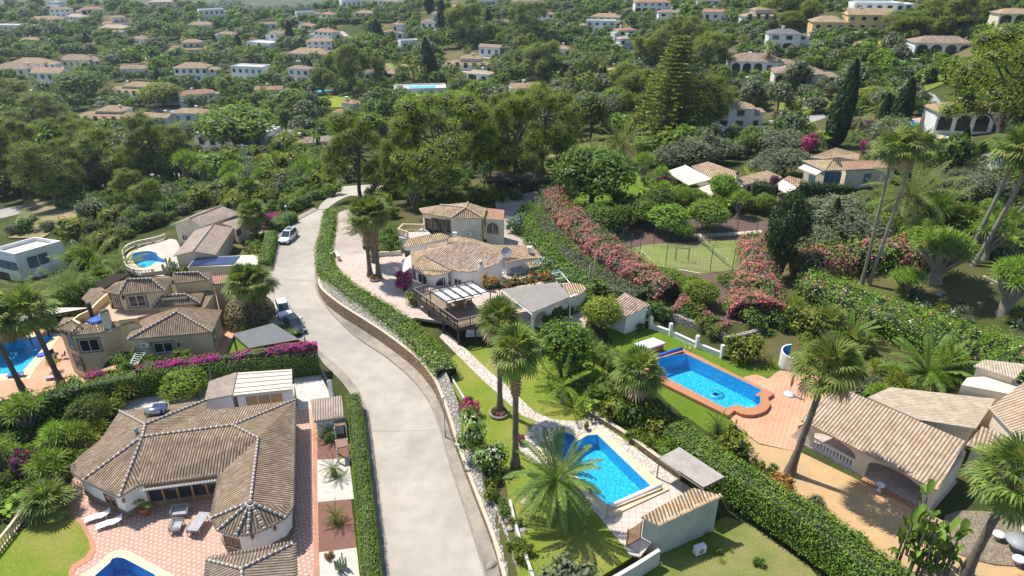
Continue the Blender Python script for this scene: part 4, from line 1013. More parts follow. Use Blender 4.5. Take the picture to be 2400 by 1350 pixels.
 def chimney(s,px,py,zt,w=.6,h=1.5,capm='tile_tan',wall=None,rz=.1):
  c=P(px,py,zt);mb=MB();mb.box(c-Vector((0,0,h/2)),(w,w,h),rz,0);mb.box(c+Vector((0,0,.18)),(w*.7,w*.7,.3),rz,2)
  mb.lathe(c+Vector((0,0,.33)),[(w*.85,0),(.02,.3)],4,1);mb.box(c+Vector((0,0,.02)),(w*1.2,w*1.2,.07),rz,0)
  mb.build('chimney',[wall or s.wall,capm,'dark_metal'],s.t)
 def done(s,name='wall'):return s.W.build(name,s.wall,s.t)
pmat('ridge_mortar',(.66,.65,.63),(.52,.51,.50),3,.9)
pmat('tile_cap',(.30,.24,.19),(.22,.17,.135),3,.9)
pmat('tile_cap_tan',(.58,.42,.27),(.46,.33,.21),3,.9)
def pool(label,px,z,coping=None,cop_w=.5,depth=1.4,lining='pool_tiles',copmat='coping',steps=None,raise_=0.06,sm=0,steps_mat='pool_tiles_blue',name='swimming_pool',water_z=None):
 pts=smooth_line(px,sm,True)if sm else px
 W=[P(x,y,z+raise_)for x,y in pts];n=len(W);ar=sum(W[i].x*W[(i+1)%n].y-W[(i+1)%n].x*W[i].y for i in range(n))
 if ar<0:W=W[::-1]
 t=thing(name,label,'pool',(sum(p.x for p in W)/n,sum(p.y for p in W)/n,z));zt=z+raise_
 POOLS.append(([(p.x,p.y)for p in W],z,depth));b=MB();b.face([(p.x,p.y,z-depth)for p in W],0)
 for i in range(n):j=(i+1)%n;b.face([(W[j].x,W[j].y,z-depth),(W[i].x,W[i].y,z-depth),(W[i].x,W[i].y,zt),(W[j].x,W[j].y,zt)],0)
 b.build('basin',lining,t)
 wz=(z-.10+raise_)if water_z is None else water_z
 wb=MB();wb.face([(p.x,p.y,wz)for p in W],0);wb.build('water','pool_water',t)
 if coping!=0:
  if coping:
   O=[P(x,y,zt)for x,y in coping]
   cut=MB();ring_fill(cut,W,O,zt,z-.2)
  else:
   cut=MB();O=[]
   for i in range(n):
    a,p,c=W[i-1],W[i],W[(i+1)%n];d1=Vector((p.x-a.x,p.y-a.y)).normalized();d2=Vector((c.x-p.x,c.y-p.y)).normalized();m=Vector((d1.y,-d1.x))+Vector((d2.y,-d2.x));m.normalize();k=cop_w/max(.5,m.dot(Vector((d1.y,-d1.x))));O.append(Vector((p.x+m.x*k,p.y+m.y*k,0)))
   for i in range(n):
    j=(i+1)%n;cut.face([(W[i].x,W[i].y,zt),(O[i].x,O[i].y,zt),(O[j].x,O[j].y,zt),(W[j].x,W[j].y,zt)],0);cut.face([(O[i].x,O[i].y,z-.3),(O[j].x,O[j].y,z-.3),(O[j].x,O[j].y,zt),(O[i].x,O[i].y,zt)],0)
  cut.build('coping',copmat,t)
 return t,W
def ring_fill(mb,W,O,zt,zb):
 0
 bm=bmesh.new();ed=[]
 for loop in(W,O):
  vs=[bm.verts.new((p.x,p.y,zt))for p in loop];ed+=[bm.edges.new((vs[i],vs[(i+1)%len(vs)]))for i in range(len(vs))]
 bmesh.ops.triangle_fill(bm,edges=ed,use_beauty=True)
 def inside(x,y,L):
  c=False
  for i in range(len(L)):
   a,b=L[i],L[i-1]
   if(a.y>y)!=(b.y>y)and x<(b.x-a.x)*(y-a.y)/(b.y-a.y)+a.x:c=not c
  return c
 for f in bm.faces:
  c=f.calc_center_median()
  if inside(c.x,c.y,W):continue
  vs=[v.co.copy()for v in f.verts]
  if f.normal.z<0:vs=vs[::-1]
  mb.face(vs,0)
 bm.free()
 for i in range(len(O)):j=(i+1)%len(O);mb.face([(O[i].x,O[i].y,zb),(O[j].x,O[j].y,zb),(O[j].x,O[j].y,zt),(O[i].x,O[i].y,zt)],0)
def balustrade(parent,pts,z,h=.9,mat='white_paint',name='balustrade',gap=.28,r=.06,post=True,top=None,label=None):
 0
 mb=MB();pts=[Vector((p[0],p[1],z))for p in pts];tm=.12
 for a,b in zip(pts,pts[1:]):
  L=(b-a).length;n=max(1,int(L/gap));d=(b-a)/n
  mb.beam(a+Vector((0,0,h)),b+Vector((0,0,h)),.2,tm,0);mb.beam(a+Vector((0,0,.05)),b+Vector((0,0,.05)),.18,.1,0)
  for i in range(n):mb.lathe(a+d*(i+.5)+Vector((0,0,.1)),[(r*.7,0),(r*1.25,.2*h),(r*.55,.5*h),(r*1.0,.7*h),(r*.6,h-.14)],6,0)
 if post:
  for p in(pts if len(pts)<7 else pts[::3]):mb.box(p+Vector((0,0,h/2)),(.24,.24,h+.14),0,0)
 if parent is not None:return mb.build(name,mat,parent)
 return setp(mb.build(name,mat,origin=pts[0]),label,'railing')
def pot(loc,label,key='shrub_green',sc=.5,r=.28,h=.42,mat='terracotta',name='plant_pot'):
 t=thing(name,label,'plant pot',loc);mb=MB();mb.lathe(loc,[(r*.65,0),(r*.95,h*.85),(r*1.1,h*.86),(r*1.1,h),(r*.9,h),(r*.85,h*.85),(.01,h*.83)],12,0);mb.build('pot',mat,t)
 pr=PROTO[key];meshobj('foliage',pr['crown'],t,loc=(0,0,h*.7),sc=sc)
 return t
def rock(loc,s,label,seed=0,group=None):
 rg=np.random.default_rng(seed);V,F=ICO2;V=V*(1+rg.normal(0,.12,(len(V),1)))*np.array([1,rg.uniform(.6,.9),rg.uniform(.45,.7)])*s
 o=meshobj('rock',npmesh('rock',V,F,'rock'),None,loc,rg.uniform(0,6));return setp(o,label,'rock',group)
POOLS=[];SHEETS=[]
def cut_pools():
 0
 dg=None
 for poly,z,depth in POOLS:
  n=len(poly);cx=sum(p[0]for p in poly)/n;cy=sum(p[1]for p in poly)/n
  big=[(x+(x-cx)*.015,y+(y-cy)*.015)for x,y in poly]
  mb=MB();mb.prism(big,z-depth-2,z+2.0,bottom=True);cut=mb.build('cutter','rock');x0,x1=min(p[0]for p in big),max(p[0]for p in big);y0,y1=min(p[1]for p in big),max(p[1]for p in big)
  for o in list(COL.objects):
   if o.get('kind')!='structure' or o.type!='MESH' or o.name=='ground' or o.name.startswith('road'):continue
   vs=[v.co for v in o.data.vertices]
   if min(v.x for v in vs)>x1 or max(v.x for v in vs)<x0 or min(v.y for v in vs)>y1 or max(v.y for v in vs)<y0 or abs(vs[0].z-z)>1.0:continue
   m=o.modifiers.new('b','BOOLEAN');m.object=cut;m.operation='DIFFERENCE';m.solver='EXACT'
   bpy.context.view_layer.update();dg=bpy.context.evaluated_depsgraph_get();me=bpy.data.meshes.new_from_object(o.evaluated_get(dg));o.modifiers.clear();o.data=me
  bpy.data.objects.remove(cut)
  g=bpy.data.objects['ground'].data;co=np.empty(len(g.vertices)*3,np.float32);g.vertices.foreach_get('co',co);co=co.reshape(-1,3)
  m=(co[:,0]>x0-2)&(co[:,0]<x1+2)&(co[:,1]>y0-2)&(co[:,1]<y1+2);d=poly_sd(co[m,0].astype(float),co[m,1].astype(float),poly);zz=co[m,2];zz[d<.8]=z-depth-.3;co[m,2]=zz
  g.vertices.foreach_set('co',co.ravel());g.update()
# ---------------------------------------------------------------- the ground
V=np.stack([GX.ravel(),GY.ravel(),GZ.ravel()],1)
ii=np.arange(NJ*NI).reshape(NJ,NI);F=np.stack([ii[:-1,:-1],ii[:-1,1:],ii[1:,1:],ii[1:,:-1]],-1).reshape(-1,4)
structure(meshobj('ground',npmesh('ground',V,F,'scrub',smooth=True)))
strip('road',ROAD_L,ROAD_R,'concrete_road',z=0,lift=.012)
FR_L=[(745,492),(752,480),(765,468),(785,455),(792,446),(786,438)];FR_R=[(765,492),(778,482),(800,468),(830,456),(850,446),(856,438)]
strip('road',FR_L,FR_R,'concrete_road',lift=.10)
strip('road',[(785,440),(830,436),(900,432)],[(790,455),(860,462),(905,444)],'concrete_road',lift=.12)
strip('pavement',ROAD_R,wallfoot[:-1]+[(770,492)],'pavement',z=0,lift=.10)
strip('road_kerb',ROAD_R,[(x+4,y)for x,y in ROAD_R],'kerb_stone',z=0,lift=.125)
LW=[(872,1500),(872,1350),(864,1250),(856,1150),(848,1060),(842,990),(832,950),(815,915),(790,885),(760,855),(745,835),(705,800),(655,782),(628,752),(610,715),(606,690),(616,640),(628,600),(640,570),(650,548),(678,520),(735,488)]
strip('pavement',LW,ROAD_L,'pavement',z=0,lift=.09)
strip('road_kerb',[(x-3,y)for x,y in ROAD_L],ROAD_L,'kerb_stone',z=0,lift=.115)
for a,b in(((642,654),(738,657)),((672,536),(748,534)),((868,1010),(1030,1008)),((700,790),(838,797))):strip('road_joint',[a,b],[(a[0],a[1]+2),(b[0],b[1]+2)],'asphalt_far',z=0,lift=.018,k=1)
strip('road',[(-40,500),(30,486),(60,478),(110,466)],[(-40,520),(30,506),(70,493),(115,474)],'asphalt_far')
strip('road',[(330,400),(400,396),(445,398),(510,402)],[(330,412),(400,412),(445,414),(510,414)],'asphalt_far')
strip('road',[(395,292),(382,282),(366,270),(368,262),(400,262),(430,268)],[(330,297),(352,284),(358,268),(352,258),(395,255),(440,262)],'concrete_road',k=3)
strip('road',[(-20,205),(20,216),(60,224),(110,232)],[(-20,212),(20,224),(60,232),(110,240)],'asphalt_far',k=2)
strip('road',[(1800,283),(1840,280),(1880,274),(1930,266)],[(1815,292),(1860,290),(1900,288),(1935,276)],'asphalt_far',k=2)
strip('road',[(2130,207),(2160,212),(2190,222),(2205,240)],[(2135,228),(2160,240),(2185,252),(2195,262)],'asphalt_far',k=2)
strip('road',[(1990,96),(2040,98),(2080,96)],[(1995,108),(2045,110),(2085,106)],'sand',k=2)
strip('road',[(802,72),(825,88),(850,98)],[(796,76),(818,94),(845,104)],'concrete_road',k=2)
strip('road',[(1050,6),(1075,22),(1092,40)],[(1072,4),(1088,18),(1098,36)],'sand',k=2)
sheet('patio',[(205,1030),(700,950),(742,950),(750,1500),(-60,1500),(160,1150)],0,'pav_spotted',.02)
sheet('patio_edge',[(733,985),(741,985),(748,1500),(737,1500)],0,'brick_edge',.035)
sheet('gravel_bed',[(742,985),(800,985),(836,1080),(738,1080)],0,'gravel_red',.015)
sheet('gravel_bed',[(744,1078),(818,1074),(830,1170),(744,1177)],0,'gravel_white',.022)
sheet('gravel_bed',[(745,1177),(823,1170),(836,1284),(748,1295)],0,'gravel_red',.026)
sheet('gravel_bed',[(748,1295),(836,1284),(850,1420),(750,1420)],0,'gravel_white',.030)
sheet('driveway',[(686,875),(755,868),(778,905),(790,955),(700,960)],0,'driveway',.035)
sheet('patio',[(268,950),(278,920),(490,912),(690,900),(690,960),(300,1000)],0,'gravel_white',.024)
sheet('lawn',[(-80,1290),(45,1248),(90,1222),(140,1210),(172,1208),(195,1230),(216,1270),(218,1290),(205,1310),(172,1330),(165,1345),(175,1365),(240,1500),(-160,1500)],0,'lawn',.045,sm=2)
sheet('lawn_edging',[(160,1204),(176,1206),(200,1228),(222,1270),(226,1292),(212,1314),(178,1334),(172,1346),(186,1372),(250,1500),(232,1500),(168,1366),(160,1345),(168,1326),(200,1306),(212,1288),(210,1270),(190,1232),(170,1212)],0,'brick_edge',.058)
sheet('pool_deck',[(-120,960),(60,935),(190,915),(250,860),(180,770),(60,745),(-120,765)],-3.5,'pav_terracotta',.03)
sheet('courtyard',[(300,860),(560,820),(640,800),(610,740),(560,690),(500,690),(430,800),(200,880)],-.8,'pav_terracotta',.03)
sheet('lawn',[(520,850),(548,788),(640,800),(600,860)],-.8,'lawn_fresh',.04)
sheet('pool_deck',[(292,612),(300,595),(345,575),(400,560),(420,575),(425,640),(330,645),(300,630)],-1.6,'pav_pale',.03,sm=2)
sheet('terrace',[(600,540),(640,530),(650,580),(600,610)],-1.6,'pav_pale',.04)
sheet('driveway',[(778,640),(782,605),(900,590),(960,600),(975,700),(975,745),(930,740),(850,700),(800,662)],1.8,'rose_paving',.03,sm=2)
sheet('driveway',[(778,606),(776,560),(792,500),(830,490),(880,480),(880,520),(850,560),(860,600),(830,612)],1.8,'pink_gravel',.018,sm=2)
sheet('terrace',[(975,745),(960,700),(960,600),(1280,610),(1390,690),(1370,770),(1310,780),(1180,740),(1150,790),(1080,760)],1.8,'rose_paving',.022)
sheet('driveway',[(1160,470),(1290,440),(1310,470),(1240,540),(1240,600),(1180,590),(1170,520)],1.8,'pink_gravel',.014)
sheet('lawn',[(1040,850),(1100,810),(1180,820),(1300,800),(1420,830),(1430,940),(1500,1060),(1500,1200),(1480,1306),(1300,1420),(1210,1420),(1215,1300),(1180,1100),(1130,1020),(1100,960),(1030,880)],.9,'lawn',.01,depth=.1)
path_l=[(1030,790),(1085,845),(1130,890),(1180,935),(1225,975),(1262,988)];path_r=[(1045,775),(1102,828),(1150,873),(1200,915),(1252,965),(1300,985)]
sheet('garden_path',path_l+path_r[::-1],.9,'crazy_paving',.03,depth=.1)
sheet('pool_terrace',[(1262,988),(1300,984),(1356,988),(1385,978),(1470,1036),(1545,1092),(1640,1160),(1560,1230),(1500,1305),(1478,1300),(1385,1190),(1300,1115),(1240,1080),(1215,1050),(1226,1030),(1255,990)],.9,'crazy_paving',.045,depth=.1)
sheet('pool_terrace',[(1420,1215),(1560,1120),(1640,1165),(1560,1230),(1500,1306),(1474,1300)],.9,'pav_pale',.052,depth=.1)
sheet('lawn',[(1395,760),(1520,770),(1700,830),(1840,862),(1800,885),(1770,880),(1745,890),(1715,985),(1690,1000),(1600,975),(1540,900),(1440,830),(1390,800)],.8,'lawn_fresh',.02,depth=.1)
sheet('lawn',[(1520,890),(1560,905),(1700,975),(1730,1010),(1700,1040),(1640,1000),(1560,940)],.8,'lawn_fresh',.032,depth=.1)
sheet('terrace',[(1744,884),(1772,878),(1800,888),(1828,868),(1900,880),(1990,905),(1960,960),(1870,1000),(1870,1060),(1780,1040),(1735,1010),(1704,972)],.8,'pav_terracotta',.05,depth=.15)
sheet('garden_ground',[(1735,1012),(1780,1042),(1880,1062),(2250,1240),(2500,1400),(2300,1500),(2100,1350),(1950,1260),(1840,1170),(1760,1090)],.8,'sand',.02,depth=.1)
sheet('garden_terrace',[(2212,1280),(2215,1210),(2300,1200),(2460,1230),(2500,1340),(2420,1330),(2330,1325),(2260,1305)],.8,'stone_plinth',.12,sm=2)
sheet('lawn',[(1500,1320),(1560,1290),(1700,1210),(1760,1230),(1900,1330),(1960,1420),(1480,1450)],-.6,'lawn_dry',.03)
sheet('gravel_bed',[(1500,560),(1560,505),(1800,520),(1800,560),(1760,640),(1740,760),(1640,740),(1530,660)],1.9,'gravel_dark',.02)
sheet('gravel_bed',[(1440,585),(1455,520),(1560,500),(1760,505),(1780,555),(1530,572)],1.9,'gravel_dark',.03)
sheet('court_floor',[(1440,588),(1530,572),(1770,562),(1765,600),(1740,632),(1640,642),(1540,625),(1480,610)],1.9,'court',.05)
sheet('garden_path',[(1600,557),(1700,554),(1785,546),(1785,540),(1700,547),(1605,549)],1.9,'pale_stone',.09)
sheet('lawn',[(1340,480),(1360,440),(1440,420),(1490,400),(1510,430),(1520,470),(1440,478)],1.9,'lawn_fresh',.05)
def tr(c,d):return{k:(*c(v[0],v[1]),v[2])for k,v in d.items()}
# ================= house at the bottom left (white walls, dark tiled hips with white ridges)
cA=crop(0,900,3)
hA=House('villa','white villa with dark brown hipped tile roof and white ridge lines at the bottom left',P(430,1080,0),'white_wall','house')
qa=tr(cA,{'a':(1020,285,4.4),'b':(1000,372,4.4),'c':(1640,290,4.4),'d':(1815,380,4.35),'e':(1760,830,4.3),'f':(1455,112,2.8),'g':(2078,112,2.8),'h':(840,190,2.8),'i':(738,345,2.75),'j':(700,395,2.75),'k':(560,505,2.75),'l':(505,565,2.7),'m':(510,625,2.7),'n':(582,678,2.7),'o':(838,795,2.7),'p':(975,712,2.8),'q':(1542,638,2.8),'r':(1484,945,2.75),'s':(1530,1030,2.7),'t':(1660,1066,2.7),'u':(1745,1058,2.7),'v':(1862,1022,2.7),'w':(2010,940,2.75),'x':(2062,862,2.8),'y':(1450,188,2.9),'z':(1075,350,4.15)})
hA.roof(qa,['haf','ahijklb'[0:2]+'ijklm'+'b','mnb','bno','bop','bpqdc','dqre','cgxed','ers','est','etu','euv','evw','ewx','afyzb','bzc','zygc'],'tile_brown',ridges=['ha','af','ab','bc','bn','bo','cg','cd','de','er','es','eu','ev','ew','et'],eaves=['opq','qr','rstuvwx','no','xg','lmn'])
Q={k:P(*v)for k,v in qa.items()}
hA.body(Q,'hijklmnopqrstuvwxgyf',.38,drop=.14)
for x,y,w_,h_ in((260,1178,1.5,1.1),(545,1277,1.5,1.1)):hA.window(x,y-6,w_,h_,'wood_warm',gl='window_glass')
gl=MB();A,B=P(366,1186,.0),P(512,1163,.0);A.z=B.z=0
d=(B-A);n_=Vector((d.y,-d.x,0)).normalized();s0=hA.hit(440,1160)
if s0:
 _,cc,nn,ee=s0;base=Vector((cc.x,cc.y,0))
 fr=MB();pn=MB();half=3.0
 L0=base-ee*half+nn*.03;L1=base+ee*(half-.2)+nn*.03
 for k in range(6):
  p=L0.lerp(L1,k/5);fr.beam(p,p+Vector((0,0,2.3)),.16,.12,0,up=nn)
 fr.beam(L0+Vector((0,0,2.25)),L1+Vector((0,0,2.25)),.12,.2,0);fr.beam(L0+Vector((0,0,.06)),L1+Vector((0,0,.06)),.12,.1,0)
 o=fr.build('patio_doors','wood_warm',hA.t);up=Vector((0,0,1));pn.face([L0-nn*.015+up*.1,L1-nn*.015+up*.1,L1-nn*.015+up*2.2,L0-nn*.015+up*2.2]);pn.build('pane','window_glass',o)
 aw=MB();aw.beam(L0+nn*.55+up*2.42-ee*.3,L1+nn*.55+up*2.42+ee*.3,.16,.16);aw.build('awning_box','white_paint',hA.t)
pl=MB();
for a,b,z0,z1 in hA.walls:
 m=(a+b)/2
 if m.y<60:
  e=(b-a).normalized();n2=Vector((e.y,-e.x));pl.beam(Vector((a.x,a.y,.3))+Vector((n2.x,n2.y,0))*.03,Vector((b.x,b.y,.3))+Vector((n2.x,n2.y,0))*.03,.09,.6)
pl.build('stone_plinth','stone_plinth',hA.t)
for x,y in((288,1172),(591,1256),(643,1237)):
 r_=hA.hit(x,y)
 if r_:mb=MB();mb.tube([r_[1]+r_[2]*.12-Vector((0,0,.16)),r_[1]+r_[2]*.12+Vector((0,0,.16))],.12,8);mb.build('wall_lamp','terracotta',hA.t)
mb=MB();c=P(320,1013,4.3);mb.tube([c-Vector((0,0,.4)),c+Vector((0,0,.25))],.14,8);mb.lathe(c+Vector((0,0,.25)),[(.2,0),(.2,.12),(.02,.25)],8);mb.build('flue','galvanised',hA.t)
hA.done()
t=thing('solar_water_heater','silver tank of a solar water heater lying on the dark tiled roof','water heater',P(358,968,3.9));mb=MB()
a,b=P(340,966,4.15),P(377,963,4.1);mb.tube([a,b],.34,14);mb.build('tank','steel',t)
mb=MB();p=[P(*cA(1085,155),3.7),P(*cA(1180,148),3.7),P(*cA(1150,205),3.95),P(*cA(1060,190),3.95)];mb.prism([(q.x,q.y)for q in p],3.6,4.0);mb.build('solar_collector','solar_glass',t)
hG=House('garage','white flat-roofed garage with a slatted roof and a narrow tiled strip, behind the dark-roofed villa',P(600,900,0),'white_wall','garage')
qg=tr(cA,{'a':(1470,-20,3.4),'b':(1665,-85,3.4),'c':(1635,75,3.4),'d':(1438,112,2.9)})
hG.roof(qg,['abcd'],'tile_rosy',thick=.2);Qg={k:P(*v)for k,v in qg.items()};hG.body(Qg,'abcd',.15)
qh=tr(cA,{'a':(1672,-80,3.3),'b':(2052,-105,3.3),'c':(2056,35,3.3),'d':(1640,80,3.3)})
Qh={k:P(*v)for k,v in qh.items()};hG.body(Qh,'abcd',.25,ztop=3.1)
mb=MB();mb.prism([(Qh[k].x,Qh[k].y)for k in 'abcd'],3.12,3.3,bottom=True);a_,b_,c_,d_=(Qh[k]for k in 'abcd')
for k in range(5):f=(k+.5)/5;mb.beam(a_.lerp(d_,f)+Vector((0,0,.02)),b_.lerp(c_,f)+Vector((0,0,.02)),.05,.05,1)
mb.build('flat_roof',['awning_cream','wood_grey'],hG.t)
hG.window(620,938,3.6,1.5,'white_paint',gl='sand',bars=2,name='garage_opening');hG.done()
hZ=House('pavilion','small pavilion with pale barrel-tile hip roof, cut off by the bottom edge below the villa',P(580,1345,0),'white_wall','pavilion')
qz=tr(cA,{'a':(1455,1238,2.6),'b':(1700,1300,3.4),'c':(2060,1125,2.6),'d':(2066,1500,2.6),'e':(1430,1500,2.6),'f':(1700,1480,3.4)})
hZ.roof(qz,['abc','bcdf','def','aefb'],'tile_taupe',ridges=['ab','bc','bf'],eaves=['ac','cd','ae']);hZ.body({k:P(*v)for k,v in qz.items()},'acde',.5);hZ.done()
hS=House('gate_shelter','little white gate shelter with a pale tiled roof at the end of the drive',P(765,985,0),'white_wall','shelter')
qs=tr(cA,{'a':(2180,110,2.5),'b':(2400,80,2.5),'c':(2420,235,2.1),'d':(2205,262,2.1)})
hS.roof(qs,['abcd'],'tile_rosy',thick=.18,eaves=['dc']);hS.body({k:P(*v)for k,v in qs.items()},'abcd',.2);hS.done()
for i,(x,y)in enumerate(((2345,240),(2360,390))):
 mb=MB();a,b,c,d=[P(*cA(x+u,y+v),1.7)for u,v in((0,0),(80,-10),(85,45),(5,60))];mb.prism([(q.x,q.y)for q in(a,b,c,d)],1.6,1.7,bottom=True);t=thing('tiled_canopy',('upper' if i==0 else 'lower')+' small red tiled canopy on posts inside the drive hedge','canopy',P(*cA(x+40,y+30),0));mb.build('roof','tile_red',t)
 [(lambda m_:(m_.beam((q.x,q.y,0),(q.x,q.y,1.6),.12,.12),m_.build('post','white_paint',t)))(MB())for q in(a,b,c,d)]
# ================= yellow villa with many small hip roofs, left of the road
cB=crop(120,600,5.191)
hB=House('villa','yellow villa with stepped brown hip roofs, roof terrace and chimney, left of the road bend',P(400,800,-.8),'cream_wall','house')
def rf(h,d,faces,mat,loop=None,inset=.35,z0=None,cr=cB,**k):
 q=tr(cr,d);Q=h.roof(q,faces,mat,**k)
 if loop:h.body(Q,loop,inset,z0)
 return Q
rf(hB,{'a':(1530,680,4.1),'b':(935,1015,2.4),'c':(1955,925,2.4),'d':(2080,655,2.4),'e':(1545,622,4.1),'g':(1065,790,2.4),'h':(905,1010,2.4),'i':(1250,712,2.9)},['abc','acde','aeighb'],'tile_brown','bcdeigh',ridges=['ab','ac'],eaves=['bc'],cap='tile_cap')
rf(hB,{'a':(1350,487,4.3),'b':(1632,465,4.3),'c':(1812,575,3.3),'d':(1222,632,3.3),'e':(1865,440,3.5)},['abcd','bce'],'tile_brown','abecd',ridges=['ab','bc','ad'],eaves=['dc'],cap='tile_cap')
rf(hB,{'a':(1545,385,3.3),'b':(1962,425,3.3),'c':(1975,470,3.2),'d':(1860,640,2.9),'e':(1700,600,2.9),'f':(1480,460,3.2)},['abcdef'],'tile_brown','abcdef',inset=.15)
rf(hB,{'a':(925,285,6.4),'b':(1218,278,6.4),'c':(1385,422,5.2),'d':(822,468,5.2),'e':(640,425,5.2),'f':(780,320,5.3),'g':(1475,262,5.5),'h':(1420,240,5.5)},['abcd','adef','bcgh','afhb'[0:1]+'fhb'],'tile_brown','cdefhg',inset=.45,z0=-.8,ridges=['ab','bc','ad'],eaves=['dc','de'],cap='tile_cap')
rf(hB,{'a':(1500,210,5.7),'b':(1792,200,5.7),'c':(1922,292,4.9),'d':(1462,335,4.9),'e':(1985,180,5.0),'f':(1480,205,5.2)},['abcd','bce','adf'],'tile_brown','dcef',ridges=['bc','ab'],eaves=['dc'],cap='tile_cap')
rf(hB,{'a':(1960,240,3.9),'b':(2245,222,3.9),'c':(2185,325,3.4),'d':(1965,345,3.4)},['abcd'],'tile_red','abcd',inset=.12,eaves=['dc'],cap='tile_cap')
Q6=rf(hB,{'a':(45,885,2.7),'b':(215,968,2.7),'c':(590,935,2.7),'d':(690,893,2.7),'e':(882,832,2.7),'f':(1035,822,2.7),'g':(1030,800,3.3),'h':(810,790,3.3),'i':(545,832,3.3),'j':(352,825,3.3),'k':(268,778,3.3),'l':(330,735,3.2),'m':(150,750,2.7)},['mlka','kjba','jicb','ihdc','hgfed'],'tile_brown','abcdefglm',z0=-3.9,ridges=['ka','jb','ic'],eaves=['abc','cdef'],cap='tile_cap')
rf(hB,{'a':(370,515,3.4),'b':(480,392,3.6),'c':(612,378,3.7),'d':(692,440,3.7),'e':(548,545,3.3),'f':(500,600,3.2)},['abcd'+'ef'],'tile_brown','abcdef',inset=.2,z0=-3.9)
terr=[P(*cB(*p),2.75)for p in((560,690),(700,540),(735,640),(1000,690),(1240,700),(1060,745),(1040,800),(820,790),(640,800),(560,835),(350,822),(272,770),(420,700))]
mb=MB();mb.prism([(p.x,p.y)for p in terr],2.2,2.75);mb.build('terrace_floor','pav_terrace',hB.t)
mb=MB()
for ps,c_ in((((350,820),(268,772),(340,715),(470,655),(505,620),(560,560),(690,450)),1.0),(((820,775),(1050,748)),.9)):
 pts=[P(*cB(*p),3.7)for p in ps];wall_path(mb,[(p.x,p.y)for p in pts],2.0,3.65,.18,0,cap=.06,capm=1);mb.build('parapet',['ochre_wall','cream_wall'],hB.t);mb=MB()
mb=MB();c=P(*cB(640,672),4.9);mb.box(c-Vector((0,0,1.3)),(.75,.75,2.6),.2,0);mb.lathe(c,[(.62,0),(.05,.32)],4,1);mb.build('chimney',['pale_cream','tile_cap'],hB.t)
mb=MB();c=P(*cB(455,540),4.6);c2=P(*cB(500,740),2.75);mb.tube([(c2.x,c2.y,2.7),(c2.x,c2.y,4.7)],.26,8);mb.build('pillar','dark_metal',hB.t)
hB.W.v and None
for x,y,w_,h_ in((805,555,.8,1.5),(1045,545,1.9,1.5)):hB.window(*cB(x,y),w_,h_,surround='stone_trim')
for x,y,w_,h_ in((245,1050,.9,1.6),(470,1085,2.1,1.6),(1370,1112,2.1,1.3),(335,1300,1.3,1.6),(1990,990,1.0,1.4)):hB.window(*cB(x,y),w_,h_,surround='stone_trim')
hB.window(*cB(935,900),1.0,1.4,surround='stone_trim');hB.aircon(*cB(1150,1065))
for x,y in((1553,1075),(880,505)):
 r_=hB.hit(*cB(x,y))
 if r_:mb=MB();mb.box(r_[1]+r_[2]*.15,(.18,.18,.4));mb.lathe(r_[1]+r_[2]*.15+Vector((0,0,.2)),[(.16,0),(.02,.15)],6);mb.build('wall_lamp','dark_metal',hB.t)
hB.done()
def pergola(name,label,px4,z,z0,mat='wood_dark',n=7,n2=2,cover=None,w=.1,h=.14,posts=True,sag=0,cat='pergola'):
 a,b,c,d=[P(x,y,z)for x,y in px4];t=thing(name,label,cat,((a.x+c.x)/2,(a.y+c.y)/2,z0));mb=MB()
 for i in range(n):f=i/(n-1);mb.beam(a.lerp(d,f),b.lerp(c,f),w,h)
 mb.build('rafters',mat,t)
 for i in range(n2):f=i/(n2-1);mb=MB();mb.beam(a.lerp(b,f)-Vector((0,0,h+.02)),d.lerp(c,f)-Vector((0,0,h+.02)),w*1.2,h*1.1);mb.build('beam',mat,t)
 if posts:
  for p in(a,b,c,d):mb=MB();mb.beam((p.x,p.y,z0-.1),(p.x,p.y,z-h),w*1.4,w*1.4);mb.build('post',mat,t)
 if cover:
  mb=MB();K=12
  for i in range(K):
   f0,f1=i/K,(i+1)/K;up=Vector((0,0,.09+h/2 if not sag else-h*2-.04));s0=Vector((0,0,sag*abs(math.sin(f0*math.pi*3))));s1=Vector((0,0,sag*abs(math.sin(f1*math.pi*3))))
   mb.face([a.lerp(d,f0)+up-s0,b.lerp(c,f0)+up-s0,b.lerp(c,f1)+up-s1,a.lerp(d,f1)+up-s1]);mb.face([a.lerp(d,f0)+up-s0+Vector((0,0,-.02)),a.lerp(d,f1)+up-s1+Vector((0,0,-.02)),b.lerp(c,f1)+up-s1+Vector((0,0,-.02)),b.lerp(c,f0)+up-s0+Vector((0,0,-.02))])
  mb.build('cover',cover,t)
 return t
pergola('pergola','dark slatted pergola over pale paving behind the yellow villa',[cB(*p)for p in((530,330),(760,225),(960,215),(620,400))],2.2,-1.2,n=9)
pergola('pergola','low slatted timber frame on the far side of the yellow villa roofs',[cB(*p)for p in((1090,215),(1400,180),(1410,215),(1080,250))],2.6,-1.0,n=7)
pergola('pergola','dark post pergola with a faded cream sail beside the left pool',[cB(*p)for p in((-120,690),(20,640),(480,640),(20,720))],-.7,-3.5,cover='awning_cream',n=6)
pergola('pergola','small weathered pergola with a flat grey mat over the pool bar',[(18,752),(70,735),(100,745),(60,765)],-.8,-3.5,cover='reed_mat',n=5)
pergola('pergola','white lattice trellis leaning by the front wall of the yellow villa',[cB(*p)for p in((1050,1120),(1170,1130),(1040,1310),(960,1300))],.9,-.8,'white_paint',n=8,w=.06,h=.06,posts=True)
